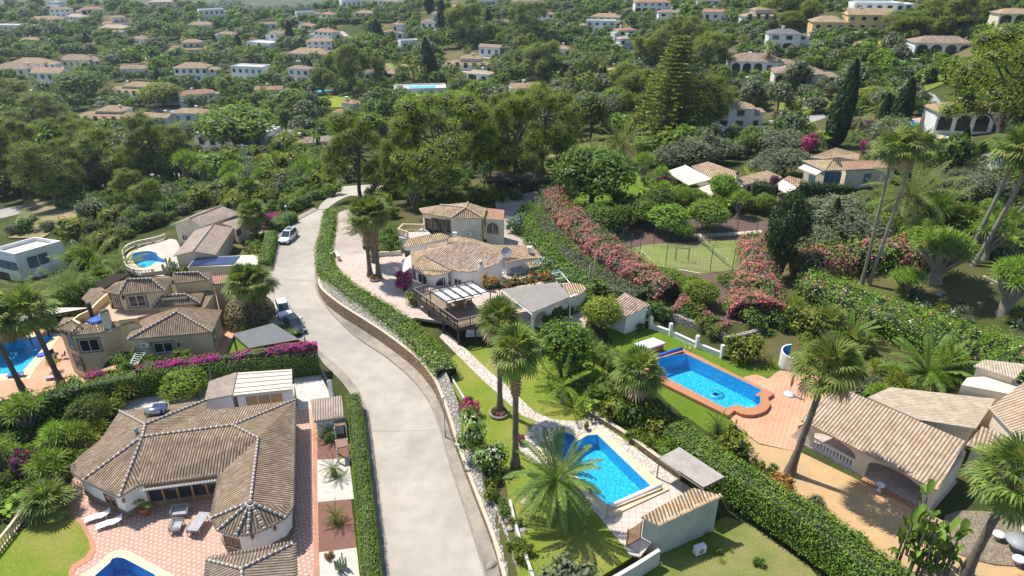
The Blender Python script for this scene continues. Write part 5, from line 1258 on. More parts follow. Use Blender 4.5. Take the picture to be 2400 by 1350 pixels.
# ================= villa with long pinkish gable roofs and solar car port, upper left of the road
cC=crop(0,450,3)
hC=House('villa','cream villa with two long pinkish gable roofs, beside the kidney pool',P(480,590,-1.6),'pale_cream','house')
rf(hC,{'a':(1195,233,1.9),'b':(1332,186,2.9),'c':(1562,98,2.9),'d':(1440,128,2.2),'e':(1695,150,1.9),'f':(1420,244,1.9)},['adcb','bcef'],'tile_rosy','abfecd',cr=cC,ridges=['bc'],cap='tile_cap')
rf(hC,{'a':(1560,222,1.5),'b':(1694,152,1.5),'c':(1745,190,1.2),'d':(1615,238,1.2)},['abcd'],'tile_rosy','abcd',cr=cC)
rf(hC,{'a':(1502,228,2.3),'b':(1357,416,2.3),'c':(1217,450,1.4),'d':(1372,268,1.4),'e':(1642,252,1.4),'f':(1518,440,1.4)},['abcd','aefb'],'tile_rosy','cbfead',cr=cC,ridges=['ab'],cap='tile_cap')
rf(hC,{'a':(1620,235,1.2),'b':(1745,190,1.2),'c':(1755,215,1.0),'d':(1660,265,1.0)},['abcd'],'tile_rosy','abcd',cr=cC,inset=.3)
hC.window(*cC(1680,285),1.2,1.2);hC.window(*cC(1300,320),.9,1.0);hC.window(*cC(1730,250),.8,1.2);hC.done()
hP=House('carport','flat-roofed pale garage carrying blue solar panels, below the pinkish gable roofs',P(570,605,-1.6),'pale_cream','garage')
hP.box([cC(*p)for p in((1318,528),(1372,462),(1815,440),(1812,510))],.9,parapet=.0);hP.done()
t=thing('solar_panel_array','row of blue solar panels lying flat on the pale garage roof','solar panels',P(500,610,.92))
for k in range(4):
 f0,f1=k/4+.004,(k+1)/4-.004;mb=MB();A,B,C,D=[P(*cC(*p),1.0)for p in((1325,522),(1378,462),(1690,450),(1642,506))]
 mb.prism([(q.x,q.y)for q in(A.lerp(D,f0),B.lerp(C,f0),B.lerp(C,f1),A.lerp(D,f1))],.93,1.02);mb.build('solar_panel','solar_glass',t)
# ================= modern white cube house, far left
hW=House('modern_house','modern white cube house with flat parapet roof, at the left edge among palms',P(90,640,-9),'white_wall','house')
hW.box([cC(*p)for p in((-60,400),(245,315),(430,342),(98,436))],-3.2,z0=-9.5,parapet=.7)
mb=MB();o_=[P(*cC(*p),-3.85)for p in((-30,398),(240,325),(400,345),(100,422))];mb.prism([(p.x,p.y)for p in o_],-4.1,-3.84);mb.build('roof','gravel_white',hW.t)
hW.box([cC(*p)for p in((165,528),(400,468),(468,476),(265,545))],-6.6,z0=-9.5)
for x,y,w_,h_ in((232,492,1.5,2.0),(307,467,1.4,1.9),(60,515,4.6,1.6)):hW.window(*cC(x,y),w_,h_,'dark_metal',gl='blue_glass')
hW.window(*cC(30,590),3,1.5,'dark_metal');hW.done()
# ================= big middle house
cD=crop(900,450,6)
hD=House('villa','cream two-storey villa with sweeping tan tile roofs in the middle of the picture',P(1090,640,1.8),'pale_cream','house')
T='tile_cap_tan'
hD.wall='white_wall'
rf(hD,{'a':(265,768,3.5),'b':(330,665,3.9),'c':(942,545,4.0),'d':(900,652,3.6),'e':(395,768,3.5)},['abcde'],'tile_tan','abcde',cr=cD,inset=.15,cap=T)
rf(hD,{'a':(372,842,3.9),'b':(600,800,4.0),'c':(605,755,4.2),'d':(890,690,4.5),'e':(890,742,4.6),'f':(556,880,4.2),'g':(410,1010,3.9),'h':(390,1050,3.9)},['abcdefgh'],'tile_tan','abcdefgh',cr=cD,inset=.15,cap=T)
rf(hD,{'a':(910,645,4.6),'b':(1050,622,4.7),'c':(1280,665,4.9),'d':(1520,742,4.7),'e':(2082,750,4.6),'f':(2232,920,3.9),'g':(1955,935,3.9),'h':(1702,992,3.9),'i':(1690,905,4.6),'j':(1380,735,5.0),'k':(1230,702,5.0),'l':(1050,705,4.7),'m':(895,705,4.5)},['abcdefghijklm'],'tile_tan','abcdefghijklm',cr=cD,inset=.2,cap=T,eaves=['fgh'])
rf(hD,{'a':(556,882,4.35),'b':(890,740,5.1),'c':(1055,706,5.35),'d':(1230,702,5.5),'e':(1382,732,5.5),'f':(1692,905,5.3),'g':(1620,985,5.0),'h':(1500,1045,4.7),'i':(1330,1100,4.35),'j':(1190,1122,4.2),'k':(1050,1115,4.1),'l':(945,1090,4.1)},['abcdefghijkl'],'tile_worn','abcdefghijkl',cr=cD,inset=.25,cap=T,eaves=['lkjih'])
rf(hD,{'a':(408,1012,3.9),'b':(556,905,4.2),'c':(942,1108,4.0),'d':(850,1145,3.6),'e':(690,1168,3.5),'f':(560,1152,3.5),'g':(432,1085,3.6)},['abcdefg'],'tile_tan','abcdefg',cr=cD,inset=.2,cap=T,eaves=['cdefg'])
rf(hD,{'a':(1990,982,3.7),'b':(2188,936,3.9),'c':(2268,1020,3.3),'d':(2050,1062,3.3)},['abcd'],'tile_tan',None,cr=cD,cap=T,eaves=['dc'])
hD.box([cD(*p)for p in((205,640),(340,655),(660,590),(560,500))],3.6,z0=1.5)
for a_ in((545,1240,1.9,2.2),(838,1300,2.2,2.1)):hD.window(*cD(a_[0],a_[1]),a_[2],a_[3],'white_paint',arch=True,bars=1)
hD.window(*cD(1040,1265),1.2,.9);hD.window(*cD(2070,1100),.9,2.0,'wood_dark');hD.window(*cD(2180,1100),.6,2.0,'wood_dark');hD.window(*cD(330,870),.8,1.0,'wood_dark')
hD.aircon(*cD(1670,1150))
hD.window(*cD(1845,1140),.9,1.1,'white_paint')
r_=hD.hit(*cD(1855,1080))
if r_:mb=MB();c,n,e=r_[1:];mb.face([c-e*.9+Vector((0,0,.3)),c+e*.9+Vector((0,0,.3)),c+e*.9+n*1.1-Vector((0,0,.35)),c-e*.9+n*1.1-Vector((0,0,.35))]);mb.face([c-e*.9+Vector((0,0,.26)),c-e*.9+n*1.1-Vector((0,0,.39)),c+e*.9+n*1.1-Vector((0,0,.39)),c+e*.9+Vector((0,0,.26))]);mb.build('window_awning','grey_paint',hD.t)
mb=MB();c=P(*cD(1362,1010),5.3);mb.lathe(c-Vector((0,0,.9)),[(.42,0),(.36,.5),(.26,.9),(.24,1.15),(.3,1.2),(.12,1.4),(.01,1.45)],12);[mb.box(c+Vector((.2*math.cos(a),.2*math.sin(a),.12)),(.16,.16,.22),a,1)for a in(-1.9,-.9)];mb.build('chimney',['white_wall','dark_metal'],hD.t)
mb=MB();c=P(*cD(2045,790),4.9);mb.box(c-Vector((0,0,.3)),(.5,.5,.9));mb.box(c+Vector((0,0,.2)),(.62,.62,.08));mb.build('chimney','white_wall',hD.t)
mb=MB();c=P(*cD(995,580),4.9);mb.box(c-Vector((0,0,.3)),(.6,.4,.9));mb.build('vent_block','white_wall',hD.t)
hD.done()
hU=MB();hD.W=MB();hD.walls=[];hD.wall='pale_cream'
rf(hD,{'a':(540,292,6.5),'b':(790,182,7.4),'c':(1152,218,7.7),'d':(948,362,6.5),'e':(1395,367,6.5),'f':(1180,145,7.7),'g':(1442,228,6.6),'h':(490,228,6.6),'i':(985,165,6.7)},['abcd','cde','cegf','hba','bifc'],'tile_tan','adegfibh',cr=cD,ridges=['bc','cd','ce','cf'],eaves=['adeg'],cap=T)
rf(hD,{'a':(1442,226,6.3),'b':(1692,252,6.3),'c':(1685,392,6.1),'d':(1432,372,6.1)},['abcd'],'tile_red','abcd',cr=cD,inset=.05)
hD.window(*cD(1530,510),1.9,1.9,'sand_wall',surround='cream_wall',arch=True,grille=True)
hD.window(*cD(640,480),1.6,2.4,'wood_warm',bars=0,gl='window_glass');hD.window(*cD(775,480),2.6,2.4,'wood_warm',bars=1);hD.window(*cD(905,480),.9,2.2,'wood_warm',bars=0)
hD.aircon(*cD(1195,578));hD.done('upper_wall')
mb=MB();bp=[P(*cD(*p),3.75)for p in((335,640),(205,600),(270,530),(560,535))];balustrade(hD.t,[(p.x,p.y)for p in bp],3.65,1.0,'coping')
mb=MB();bp=[P(*cD(*p),3.66)for p in((205,640),(340,655),(650,592),(560,560),(265,560))];mb.prism([(p.x,p.y)for p in bp],3.5,3.64);mb.build('balcony_floor','pav_pale',hD.t)
t=thing('satellite_dish','grey satellite dish standing on the tan roof of the middle villa','satellite dish',P(*cD(1720,900),4.6));mb=MB();c=P(*cD(1722,850),5.5);mb.tube([t['_w'],(c.x,c.y+.2,c.z)],.04,6);d=Vector((.2,-.8,.55)).normalized();a=d.cross(Vector((0,0,1))).normalized();b=a.cross(d)
for k in range(18):
 p0,p1=k*math.pi/9,(k+1)*math.pi/9;mb.face([c-d*.15,c+(a*math.cos(p0)+b*math.sin(p0))*.75,c+(a*math.cos(p1)+b*math.sin(p1))*.75])
mb.build('dish','fabric_grey',t)
t=thing('drop_awning','white sloping awning on the left flank of the middle villa, above magenta flowers','awning',P(*cD(310,1100),1.8));mb=MB();p=[P(*cD(250,965),2.9),P(*cD(375,880),3.7),P(*cD(385,1050),3.5),P(*cD(265,1135),2.5)];mb.face(p);mb.face([q-Vector((0,0,.03))for q in p][::-1]);mb.build('fabric','awning_white',t);mb=MB();[mb.beam((q.x,q.y,1.8),q,.06,.06)for q in(p[0],p[3])];mb.build('posts','white_paint',t)
cE=crop(940,620,5.191)
t=thing('timber_deck','raised dark timber deck on posts with railings, in front of the middle villa','deck',P(1070,790,.9));ZD=3.3
dk=[P(*cE(*p),ZD)for p in((158,385),(690,768),(1110,672),(960,560),(850,430),(560,420),(420,300),(330,330))]
mb=MB();mb.prism([(p.x,p.y)for p in dk],ZD-.18,ZD,bottom=True);mb.build('floor','deck_boards',t)
mb=MB();mb.beam(dk[0]-Vector((0,0,.25)),dk[1]-Vector((0,0,.25)),.16,.4);mb.beam(dk[1]-Vector((0,0,.25)),dk[2]-Vector((0,0,.25)),.16,.4)
mb.build('edge_beams','wood_dark',t)
for f in(0.02,.33,.66,.985):p=dk[0].lerp(dk[1],f);mb=MB();mb.beam((p.x+.1,p.y+.1,.8),(p.x+.1,p.y+.1,ZD-.4),.26,.26);mb.build('post','wood_dark',t)
for f in(.5,.97):p=dk[1].lerp(dk[2],f);mb=MB();mb.beam((p.x,p.y+.1,.8),(p.x,p.y+.1,ZD-.4),.22,.22);mb.build('post','wood_dark',t)
mb=MB()
for a,b in((dk[7],dk[0]),(dk[0],dk[1]),(dk[1],dk[2])):
 L=(b-a).length;n=int(L/.3);up=Vector((0,0,1))
 mb.beam(a+up*1.05,b+up*1.05,.12,.07,1);mb.beam(a+up*.2,b+up*.2,.07,.06,0);mb.beam(a+up*.8,b+up*.8,.07,.05,0)
 for k in range(n+1):p=a.lerp(b,k/n);mb.beam(p,p+up*(1.0),.05 if k%5 else.13,.05 if k%5 else.13,0)
mb.build('railing',['wood_dark','wood_grey'],t)
mb=MB();e0,e1=dk[0]-Vector((0,0,.5)),dk[1]-Vector((0,0,.5))
inner=dk[5]
for k in range(16):
 f=.35+.62*k/15;p=e0.lerp(e1,f);q=p+(dk[2]-dk[1])*.75;mb.beam((p.x,p.y,1.0+.05*k*0),(q.x,q.y,1.0),.05,.05)
mb.build('slatted_screen','wood_dark',t)
pergola('shade_canopy','white striped canopy of sagging cloth on a dark frame, over the timber deck',[cE(*p)for p in((350,310),(870,195),(1085,325),(555,445))],5.6,ZD,'wood_dark',n=2,n2=6,cover='awning_white',sag=.12,w=.09,h=.1,cat='canopy')
pergola('shade_canopy','flat taupe shade cloth stretched between white arches and a tiled lean-to, right of the deck',[cE(*p)for p in((1225,310),(1905,222),(2060,400),(1590,598))],4.6,1.8,'white_paint',n=4,n2=3,cover='shade_taupe',w=.1,h=.08,cat='canopy')
hR=House('summer_kitchen','white curved summer kitchen with tiled roof and arches, under the taupe shade cloth',P(1330,740,1.8),'white_wall','outbuilding')
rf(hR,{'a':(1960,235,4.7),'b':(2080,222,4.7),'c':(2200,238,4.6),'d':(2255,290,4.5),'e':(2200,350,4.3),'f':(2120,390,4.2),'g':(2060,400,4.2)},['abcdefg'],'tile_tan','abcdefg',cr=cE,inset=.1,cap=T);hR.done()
mb=MB();ap=[P(*cE(*p),1.8)for p in((1600,790),(2190,560))];a,b=ap;e=(b-a).normalized();L=(b-a).length;nrm=Vector((e.y,-e.x,0));n=3;poly=[(0,0)]
for k in range(n):
 x0=(k+.12)*L/n;x1=(k+.88)*L/n;poly.append((x0,0));poly.append((x0,1.2));r_=(x1-x0)/2
 poly+=[(x0+r_-r_*math.cos(math.pi*i/8),1.2+.8*math.sin(math.pi*i/8))for i in range(1,8)];poly+=[(x1,1.2),(x1,0)]
poly+=[(L,0),(L,2.5),(0,2.5)];W3=lambda q,o:a+e*q[0]+Vector((0,0,q[1]))+nrm*o
mb.face([W3(q,0)for q in poly]);mb.face([W3(q,-.3)for q in poly][::-1])
for i in range(len(poly)):j=(i+1)%len(poly);mb.face([W3(poly[j],0),W3(poly[i],0),W3(poly[i],-.3),W3(poly[j],-.3)])
mb.build('arcade','white_wall',hR.t)
pergola('pergola','thin white beams with yellowing vine, between the villa wall and the taupe shade cloth',[cE(*p)for p in((1200,240),(1950,90),(2060,225),(1240,300))],4.1,1.8,'white_paint',n=3,n2=7,w=.07,h=.08)
# ================= garden store and pool hut
hs=House('garden_store','white garden store with single sloping tan tile roof, beside the ivy hedge',P(1470,760,.8),'white_wall','shed')
qs={'a':(1415,718,3.5),'b':(1465,686,3.9),'c':(1524,714,3.9),'d':(1468,742,3.4)}
rf(hs,qs,['abcd'],'tile_worn','abcd',cr=lambda x,y:(x,y),inset=.25,cap=T,eaves=['ad']);hs.done()
hs=House('pool_hut','greenish rendered pool hut with ribbed tile roof near the central pool',P(1600,1290,-.2),'green_render','shed')
cF=crop(1600,900,3)
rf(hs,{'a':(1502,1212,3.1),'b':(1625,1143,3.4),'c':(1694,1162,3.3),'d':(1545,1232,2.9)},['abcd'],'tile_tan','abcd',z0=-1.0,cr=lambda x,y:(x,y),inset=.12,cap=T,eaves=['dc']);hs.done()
pergola('reed_shelter','reed-covered shelter on thin posts beside the central pool',[(1545,1075),(1592,1050),(1698,1120),(1648,1145)],3.1,.9,'wood_grey',n=3,n2=5,cover='reed_mat',w=.08,h=.08,cat='shelter')
# ================= big house at the bottom right
hE=House('villa','sand-coloured villa with arched porch and white balusters at the bottom right',P(2150,1130,.8),'sand_wall','house')
cG=crop(1600,900,3);TE='tile_cap_tan'
QE=rf(hE,{'a':(1088,12,4.9),'b':(1990,402,4.9),'c':(1795,748,3.5),'d':(832,252,3.5)},['abcd'],'tile_porch',None,cr=cG,cap=TE,eaves=['dc'])
rf(hE,{'a':(1300,92,4.4),'b':(1462,22,4.5),'c':(2200,105,4.8),'d':(2062,312,4.7),'e':(1660,250,4.5)},['abcde'],'tile_sand','abcde',cr=cG,cap=TE)
rf(hE,{'a':(1992,428,3.9),'b':(2105,298,4.9),'c':(2420,418,4.9),'d':(2375,560,3.8)},['abcd'],'tile_porch','abcd',cr=cG,cap=TE,eaves=['ad'])
rf(hE,{'a':(2160,165,5.6),'b':(2420,-30,7.6),'c':(2800,-40,7.6),'d':(2700,420,5.6),'e':(2405,425,5.6)},['abe','bcde'],'tile_porch','abcde',cr=cG,cap=TE)
rf(hE,{'a':(2120,-172,6.4),'b':(2420,-140,6.4),'c':(2340,-38,6.2),'d':(2045,-130,6.2)},['abcd'],'tile_sand','abcd',cr=cG,cap=TE,inset=.2)
hE.box([cG(*p)for p in((1960,5),(2000,-45),(2250,-60),(2400,20),(2300,70))],5.4)
a=QE['d'];b=QE['c'];a0=Vector((a.x,a.y,0));b0=Vector((b.x,b.y,0));e=(b0-a0).normalized();L=(b0-a0).length;nrm=Vector((e.y,-e.x,0));a0=a0-nrm*.35+Vector((0,0,.8));H_=2.62
if nrm.dot(Vector((0,-1,0)))<0:nrm=-nrm
mb=MB();poly=[(.3,0)];arches=[(1.2,0.47*L-.35),(.47*L+.75,L-1.0)]
for x0,x1 in arches:
 r_=(x1-x0)/2;poly.append((x0,0));poly.append((x0,1.45));poly+=[(x0+r_-r_*math.cos(math.pi*i/12),1.45+.85*math.sin(math.pi*i/12))for i in range(1,12)];poly+=[(x1,1.45),(x1,0)]
poly+=[(L-.2,0),(L-.2,H_),(.3,H_)];W3=lambda q,o:a0+e*q[0]+Vector((0,0,q[1]))-nrm*o
mb.face([W3(q,0)for q in poly]);mb.face([W3(q,.4)for q in poly][::-1])
for i in range(len(poly)):j=(i+1)%len(poly);mb.face([W3(poly[j],0),W3(poly[i],0),W3(poly[i],.4),W3(poly[j],.4)])
D_=5.6;bk=lambda x,o,z:a0+e*x-nrm*o+Vector((0,0,z))
mb.beam(bk(.3,.4,.3),bk(.3,1.2,.3),.35,0.62);mb.build('porch_arcade','sand_wall',hE.t)
mb=MB();mb.beam(bk(.3,D_,1.6),bk(L-.2,D_,1.6),.3,3.2);mb.beam(bk(L-.35,.4,1.35),bk(L-.35,D_,1.35),.3,2.7)
for q in(.5,D_-.3):mb.beam(bk(.45,q,0),bk(.45,q,2.8),.35,.35)
mb.prism([tuple(bk(x,o,0)[:2])for x,o in((-.75,.05),(.35,.05),(.35,.45),(-.75,.45))],.7,[.9,3.3,3.3,.9]);mb.build('porch_wall','sand_wall',hE.t)
mb=MB();mb.prism([tuple(bk(x,o,0)[:2])for x,o in((-.2,-.05),(L,-.05),(L,D_),(-.2,D_))],.4,.95);mb.build('porch_floor','rose_paving',hE.t)
balustrade(hE.t,[bk(arches[0][0],.2,0),bk(arches[0][1],.2,0)],.95,.9,'white_paint',gap=.3,r=.09)
mb=MB();mb.beam(bk(arches[1][0],-.35,.02),bk(arches[1][1],-.35,.02),.5,.2);mb.build('doorstep','brick_coping',hE.t)
hE.window(*cG(2160,860-60),.9,1.0);hE.done()
# ================= villa with cream awnings behind the tennis garden
cH=crop(1500,330,3.97)
hF=House('villa','low villa with tan tile roofs and cream awnings, behind the fenced court',P(1750,450,1.5),'sand_wall','house')
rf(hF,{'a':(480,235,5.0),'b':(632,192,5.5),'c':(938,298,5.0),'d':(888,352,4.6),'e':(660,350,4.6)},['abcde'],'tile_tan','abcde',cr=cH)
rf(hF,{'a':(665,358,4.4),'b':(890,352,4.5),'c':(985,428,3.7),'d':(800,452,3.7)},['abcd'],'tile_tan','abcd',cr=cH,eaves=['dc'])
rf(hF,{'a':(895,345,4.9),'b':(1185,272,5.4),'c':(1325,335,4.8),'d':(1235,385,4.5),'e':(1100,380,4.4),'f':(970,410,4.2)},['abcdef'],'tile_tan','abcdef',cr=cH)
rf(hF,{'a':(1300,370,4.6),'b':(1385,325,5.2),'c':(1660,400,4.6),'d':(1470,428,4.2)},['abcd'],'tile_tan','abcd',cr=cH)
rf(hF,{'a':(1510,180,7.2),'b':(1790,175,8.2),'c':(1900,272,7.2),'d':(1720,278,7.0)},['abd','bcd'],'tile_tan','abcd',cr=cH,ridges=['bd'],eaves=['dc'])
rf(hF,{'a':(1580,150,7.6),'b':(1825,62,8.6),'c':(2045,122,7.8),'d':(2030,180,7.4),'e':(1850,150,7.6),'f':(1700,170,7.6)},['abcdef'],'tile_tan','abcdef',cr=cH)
rf(hF,{'a':(1872,192,7.6),'b':(2380,175,7.6),'c':(2400,250,7.0),'d':(1915,272,7.0)},['abcd'],'tile_red','abcd',cr=cH,eaves=['dc'])
for x,y,w_,h_ in((1790,340,2.9,2.0),(1600,350,1.6,1.7),(2110,350,1.4,1.9)):hF.window(*cH(x,y),w_,h_,'grey_paint',gl='blue_glass',bars=2)
mb=MB();p=[P(*cH(*q),4.7)for q in((700,362),(905,356),(965,425),(805,432))];mb.prism([(q.x,q.y)for q in p],4.45,4.62);mb.build('flat_roof','reed_mat',hF.t)
hF.chimney(*cH(905,315),5.6,.6,1.3);hF.done()
for lb,ps,z in(('largest cream awning at the left end of the low villa behind the court',((240,285),(415,228),(660,358),(455,412)),4.7),('small cream awning below the tiled roof, second from left on the low villa',((535,435),(650,395),(778,468),(660,512)),4.0),('cream awning right of the dark ivy on the low villa',((1235,415),(1325,370),(1455,440),(1372,492)),4.3),('cream awning on the upper floor of the low villa beside purple flowers',((1470,250),(1520,222),(1688,290),(1640,318)),6.5)):
 p=[P(*cH(*q),z+(.35 if i in(1,2)else 0))for i,q in enumerate(ps)];t=thing('window_awning',lb,'awning',(p[0].x,p[0].y,z-1));mb=MB();mb.face(p);dn=Vector((0,0,.05));mb.face([q-dn for q in p][::-1])
 for i in range(4):mb.face([p[i]-dn*4,p[(i+1)%4]-dn*4,p[(i+1)%4],p[i]])
 mb.build('fabric','awning_cream',t);mb=MB();mb.beam(p[1],p[2],.2,.2);mb.build('cassette','white_paint',t)
# ================= pools
_,W1=pool('blue rectangular pool with a round stepped bay in pale coping, in the middle garden below the palm',[(1400,1018)]+[(1377,1020)]+smooth_line([(1352,1034),(1346,1022),(1325,1013),(1303,1018),(1295,1032),(1303,1046),(1284,1052)],3)+[(1425,1184),(1525,1138)],.9,coping=[(1408,1004),(1398,1008)]+smooth_line([(1360,1022),(1345,1008),(1320,1002),(1295,1008),(1282,1022),(1285,1036),(1252,1048)],2)+[(1418,1210),(1560,1141)],copmat='coping',lining='pool_tiles')
pool('long blue pool with compass star and terracotta coping, in the right-hand garden',[(1546,838),(1608,829),(1786,914),(1770,926)]+smooth_line([(1782,930),(1782,944),(1766,954),(1744,954),(1728,947)],3)+[(1700,956),(1530,868)],.8,coping=[(1530,832),(1604,818),(1815,922),(1800,932)]+smooth_line([(1806,946),(1796,962),(1766,972),(1738,970),(1722,962)],2)+[(1706,974),(1500,872)],copmat='brick_coping',raise_=.42,lining='pool_tiles')
pool('blue pool with curved steps in a cream surround, cut off by the bottom left edge',[(258,1318)]+smooth_line([(262,1310),(275,1306),(292,1309)],2)+[(360,1345),(420,1400),(140,1420)],0,coping=[(236,1316)]+smooth_line([(255,1296),(280,1288),(305,1292)],2)+[(410,1350),(520,1420),(60,1440)],lining='pool_tiles_blue')
pool('angular blue pool with pale surround, beside the yellow villa at the left edge',[(-120,850),(8,800),(128,784),(60,862),(50,873),(-110,885)],-3.5,coping=[(-130,838),(4,788),(150,776),(140,790),(80,868),(70,888),(-120,900)],lining='pool_tiles')
pool('kidney-shaped blue pool within a balustraded terrace, left of the long pinkish roofs',smooth_line([(308,600),(318,592),(345,588),(365,592),(370,600),(380,606),(391,610),(385,616),(366,614),(355,622),(335,628),(316,618)],2,True),-1.6,coping=smooth_line([(298,600),(312,586),(345,581),(372,587),(382,600),(398,607),(392,621),(372,622),(356,632),(332,636),(304,624)],2,True))
def in_pool(name,label,cpx,z,r0,zf,mat,n=3):
 t=thing(name,label,'pool steps',P(cpx[0],cpx[1],zf));mb=MB();c=P(cpx[0],cpx[1],z)
 for k in range(n):mb.lathe((c.x,c.y,zf),[(r0*(1-k*.22),0),(r0*(1-k*.22),.3*(k+1)),(0.01,.3*(k+1))],24)
 mb.build('step',mat,t)
in_pool('pool_steps','round sunken steps at the bay end of the central pool',(1324,1032),.6,1.0,-.45,'pool_tiles_blue')
in_pool('pool_steps','pale round steps at the near end of the long compass pool',(1768,945),.7,.9,-.45,'pool_tiles_pale')
t=thing('compass_mosaic','dark compass star mosaic on the floor of the long pool','mosaic',P(1678,923,-.5));mb=MB();c=P(1678,921,-.4);c.z=-.57;mb.lathe(c,[(.95,0),(.95,.01),(.01,.01)],28,0);mb.tube([c+Vector((.77*math.cos(q*.2618),.77*math.sin(q*.2618),.02))for q in range(25)],.03,4,1,caps=False)
for k in range(8):
 a=k*math.pi/4+.3;r_=.88 if k%2==0 else.6;d=Vector((math.cos(a),math.sin(a),0));s_=Vector((-d.y,d.x,0))*.12;z_=Vector((0,0,.018));mb.face([c+z_-s_,c+z_+d*r_,c+z_+s_],1)
mb.build('disc',['pool_tiles_pale','water_dark'],t)
def roller(label,a,b,z,mat,r=.16):
 A,B=P(*a,z+.45),P(*b,z+.45);t=thing('pool_cover_roller',label,'pool cover',(A.x,A.y,z));mb=MB();mb.tube([A,B],r,12);mb.build('rolled_cover',mat,t)
 mb=MB();d=(B-A).normalized();mb.tube([A-d*.25,A],.04,6);mb.tube([B,B+d*.25],.04,6)
 for p in(A-d*.15,B+d*.15):mb.beam((p.x,p.y,z+.05),p,.06,.06)
 mb.build('frame','steel',t)
roller('white rolled pool cover on a roller along the near end of the central pool',(1428,1186),(1548,1138),.9,'plastic_white',.17)
roller('bright blue rolled pool cover on its reel at the far end of the long pool',(1535,836),(1598,817),1.2,'fabric_blue',.2)
sheet('pool_kerb',[(1420,1204),(1560,1144),(1568,1150),(1430,1214)],.9,'coping',.18)
t=thing('plunge_tub','raised square plunge tub with white cover and brick base, beside the blue roller','hot tub',P(1525,812,.8));mb=MB();tb=[P(*p,1.7)for p in((1490,808),(1530,795),(1556,806),(1514,820))];mb.prism([(q.x,q.y)for q in tb],.8,1.62);mb.build('base','brick_coping',t)
mb=MB();c=sum(tb,Vector((0,0,0)))/4;big=[(q.x+(q.x-c.x)*.12,q.y+(q.y-c.y)*.12)for q in tb];mb.prism(big,1.63,1.86,bottom=True);mb.build('cover','plastic_white',t)
def ladder(label,px,z,rz):
 c=P(*px,z);t=thing('pool_ladder',label,'pool ladder',c);mb=MB()
 for s in(-.22,.22):
  o=Vector((math.cos(rz),math.sin(rz),0))*s;f=Vector((-math.sin(rz),math.cos(rz),0));mb.tube([c+o-f*.4,c+o-f*.4+Vector((0,0,.7)),c+o+Vector((0,0,.85)),c+o+f*.35+Vector((0,0,.6)),c+o+f*.38-Vector((0,0,.6))],.028,6)
 mb.build('rails','steel',t)
ladder('steel pool ladder on the coping at the far corner of the long pool',(1612,826),.85,2.6)
# ================= walls
WB=[(1210,1500),(1172,1350),(1150,1270),(1112,1170),(1085,1100),(1062,1035),(1045,985),(1022,930),(1000,896),(967,860),(900,808),(833,764),(800,743),(765,715),(748,690),(745,662),(746,640)]
def faced_wall():
 z0=[-.1];foot=[P(x,y,0)for x,y in smooth_line(WB,3)];n=len(foot);t=thing('retaining_wall','brown stone retaining wall with rubble top curving along the right side of the road','wall',foot[n//2]);mb=MB()
 h=np.interp(np.linspace(0,1,n),[0,.18,.32,.45,.8,.93,1],[.35,.4,.6,1.55,1.75,1.2,.5]);wd=np.interp(np.linspace(0,1,n),[0,.3,.6,1],[.9,.9,1.3,.8])
 off=[]
 for i in range(n):d=(foot[min(i+1,n-1)]-foot[max(i-1,0)]);d=Vector((d.y,-d.x,0)).normalized();off.append(d if d.x>0 or d.y>0 else-d)
 for i in range(n-1):
  a,b=foot[i],foot[i+1];oa,ob=off[i],off[i+1];u=Vector((0,0,1))
  mb.face([a-u*.3,b-u*.3,b+ob*.12+u*h[i+1],a+oa*.12+u*h[i]],0);mb.face([a+oa*.12+u*h[i],b+ob*.12+u*h[i+1],b+ob*.42+u*(h[i+1]+.02),a+oa*.42+u*(h[i]+.02)],2)
  mb.face([a+oa*.42+u*(h[i]+.02),b+ob*.42+u*(h[i+1]+.02),b+ob*(.42+wd[i+1])+u*(h[i+1]+.55),a+oa*(.42+wd[i])+u*(h[i]+.55)],1)
 mb.build('wall_face',['stone_wall_brown','stone_wall_grey','pale_stone'],t)
faced_wall()
stonewall('dry_stone_wall','grey dry stone wall below the red gravel bed, above the white boundary wall',[(1530,728),(1560,742),(1600,762),(1640,778),(1678,790),(1700,808)],.5,2.3,.55,'stone_wall_grey',g0=1.2)
stonewall('dry_stone_wall','grey dry stone wall turning the corner behind the low green shrubs',[(1700,808),(1740,800),(1775,790),(1792,772)],.5,[2.3,2.3,2.6],.55,'stone_wall_grey',g0=1.2)
t=thing('boundary_wall','low white boundary wall with pillars and wire panels along the right lawn','wall',P(1610,800,.8));mb=MB();bw=[P(*p,.8)for p in((1524,770),(1570,786),(1632,815),(1690,838))]
wall_path(mb,[(p.x,p.y)for p in bw],.7,1.45,.22,0,cap=.05,capm=0)
for p in bw[1:]+[bw[0]]:mb.box((p.x,p.y,1.5),(.36,.36,1.9),.4,0)
mb.build('wall','white_wall',t)
stonewall('low_garden_wall','low stone garden wall along the upper edge of the central pool terrace',[(1385,975),(1420,996),(1470,1028),(1540,1080),(1600,1120)],.8,1.45,.3,'stone_wall_brown',cap=.05,g0=.9,sm=0)
stonewall('low_garden_wall','low concrete strip wall at the foot of the lawn, beside the lower rockery',[(1195,1180),(1212,1250),(1246,1350),(1280,1450)],.7,1.35,.22,'aged_white',g0=.9,sm=2)
stonewall('low_garden_wall','short pale strip wall between rockery and footpath near the white flowers',[(1046,860),(1064,900),(1088,940)],.7,1.3,.18,'aged_white',g0=.9,sm=2)
stonewall('low_garden_wall','crumbling white wall below the greenish pool hut',[(1430,1360),(1490,1325),(1545,1290)],-.8,1.0,.3,'aged_white',g0=.9,sm=0)
stonewall('driveway_wall','low cream wall with round hole and pots beside the gravel drive',[(860,604),(900,600),(940,598)],1.7,2.5,.22,'pale_cream',g0=1.8,sm=0)
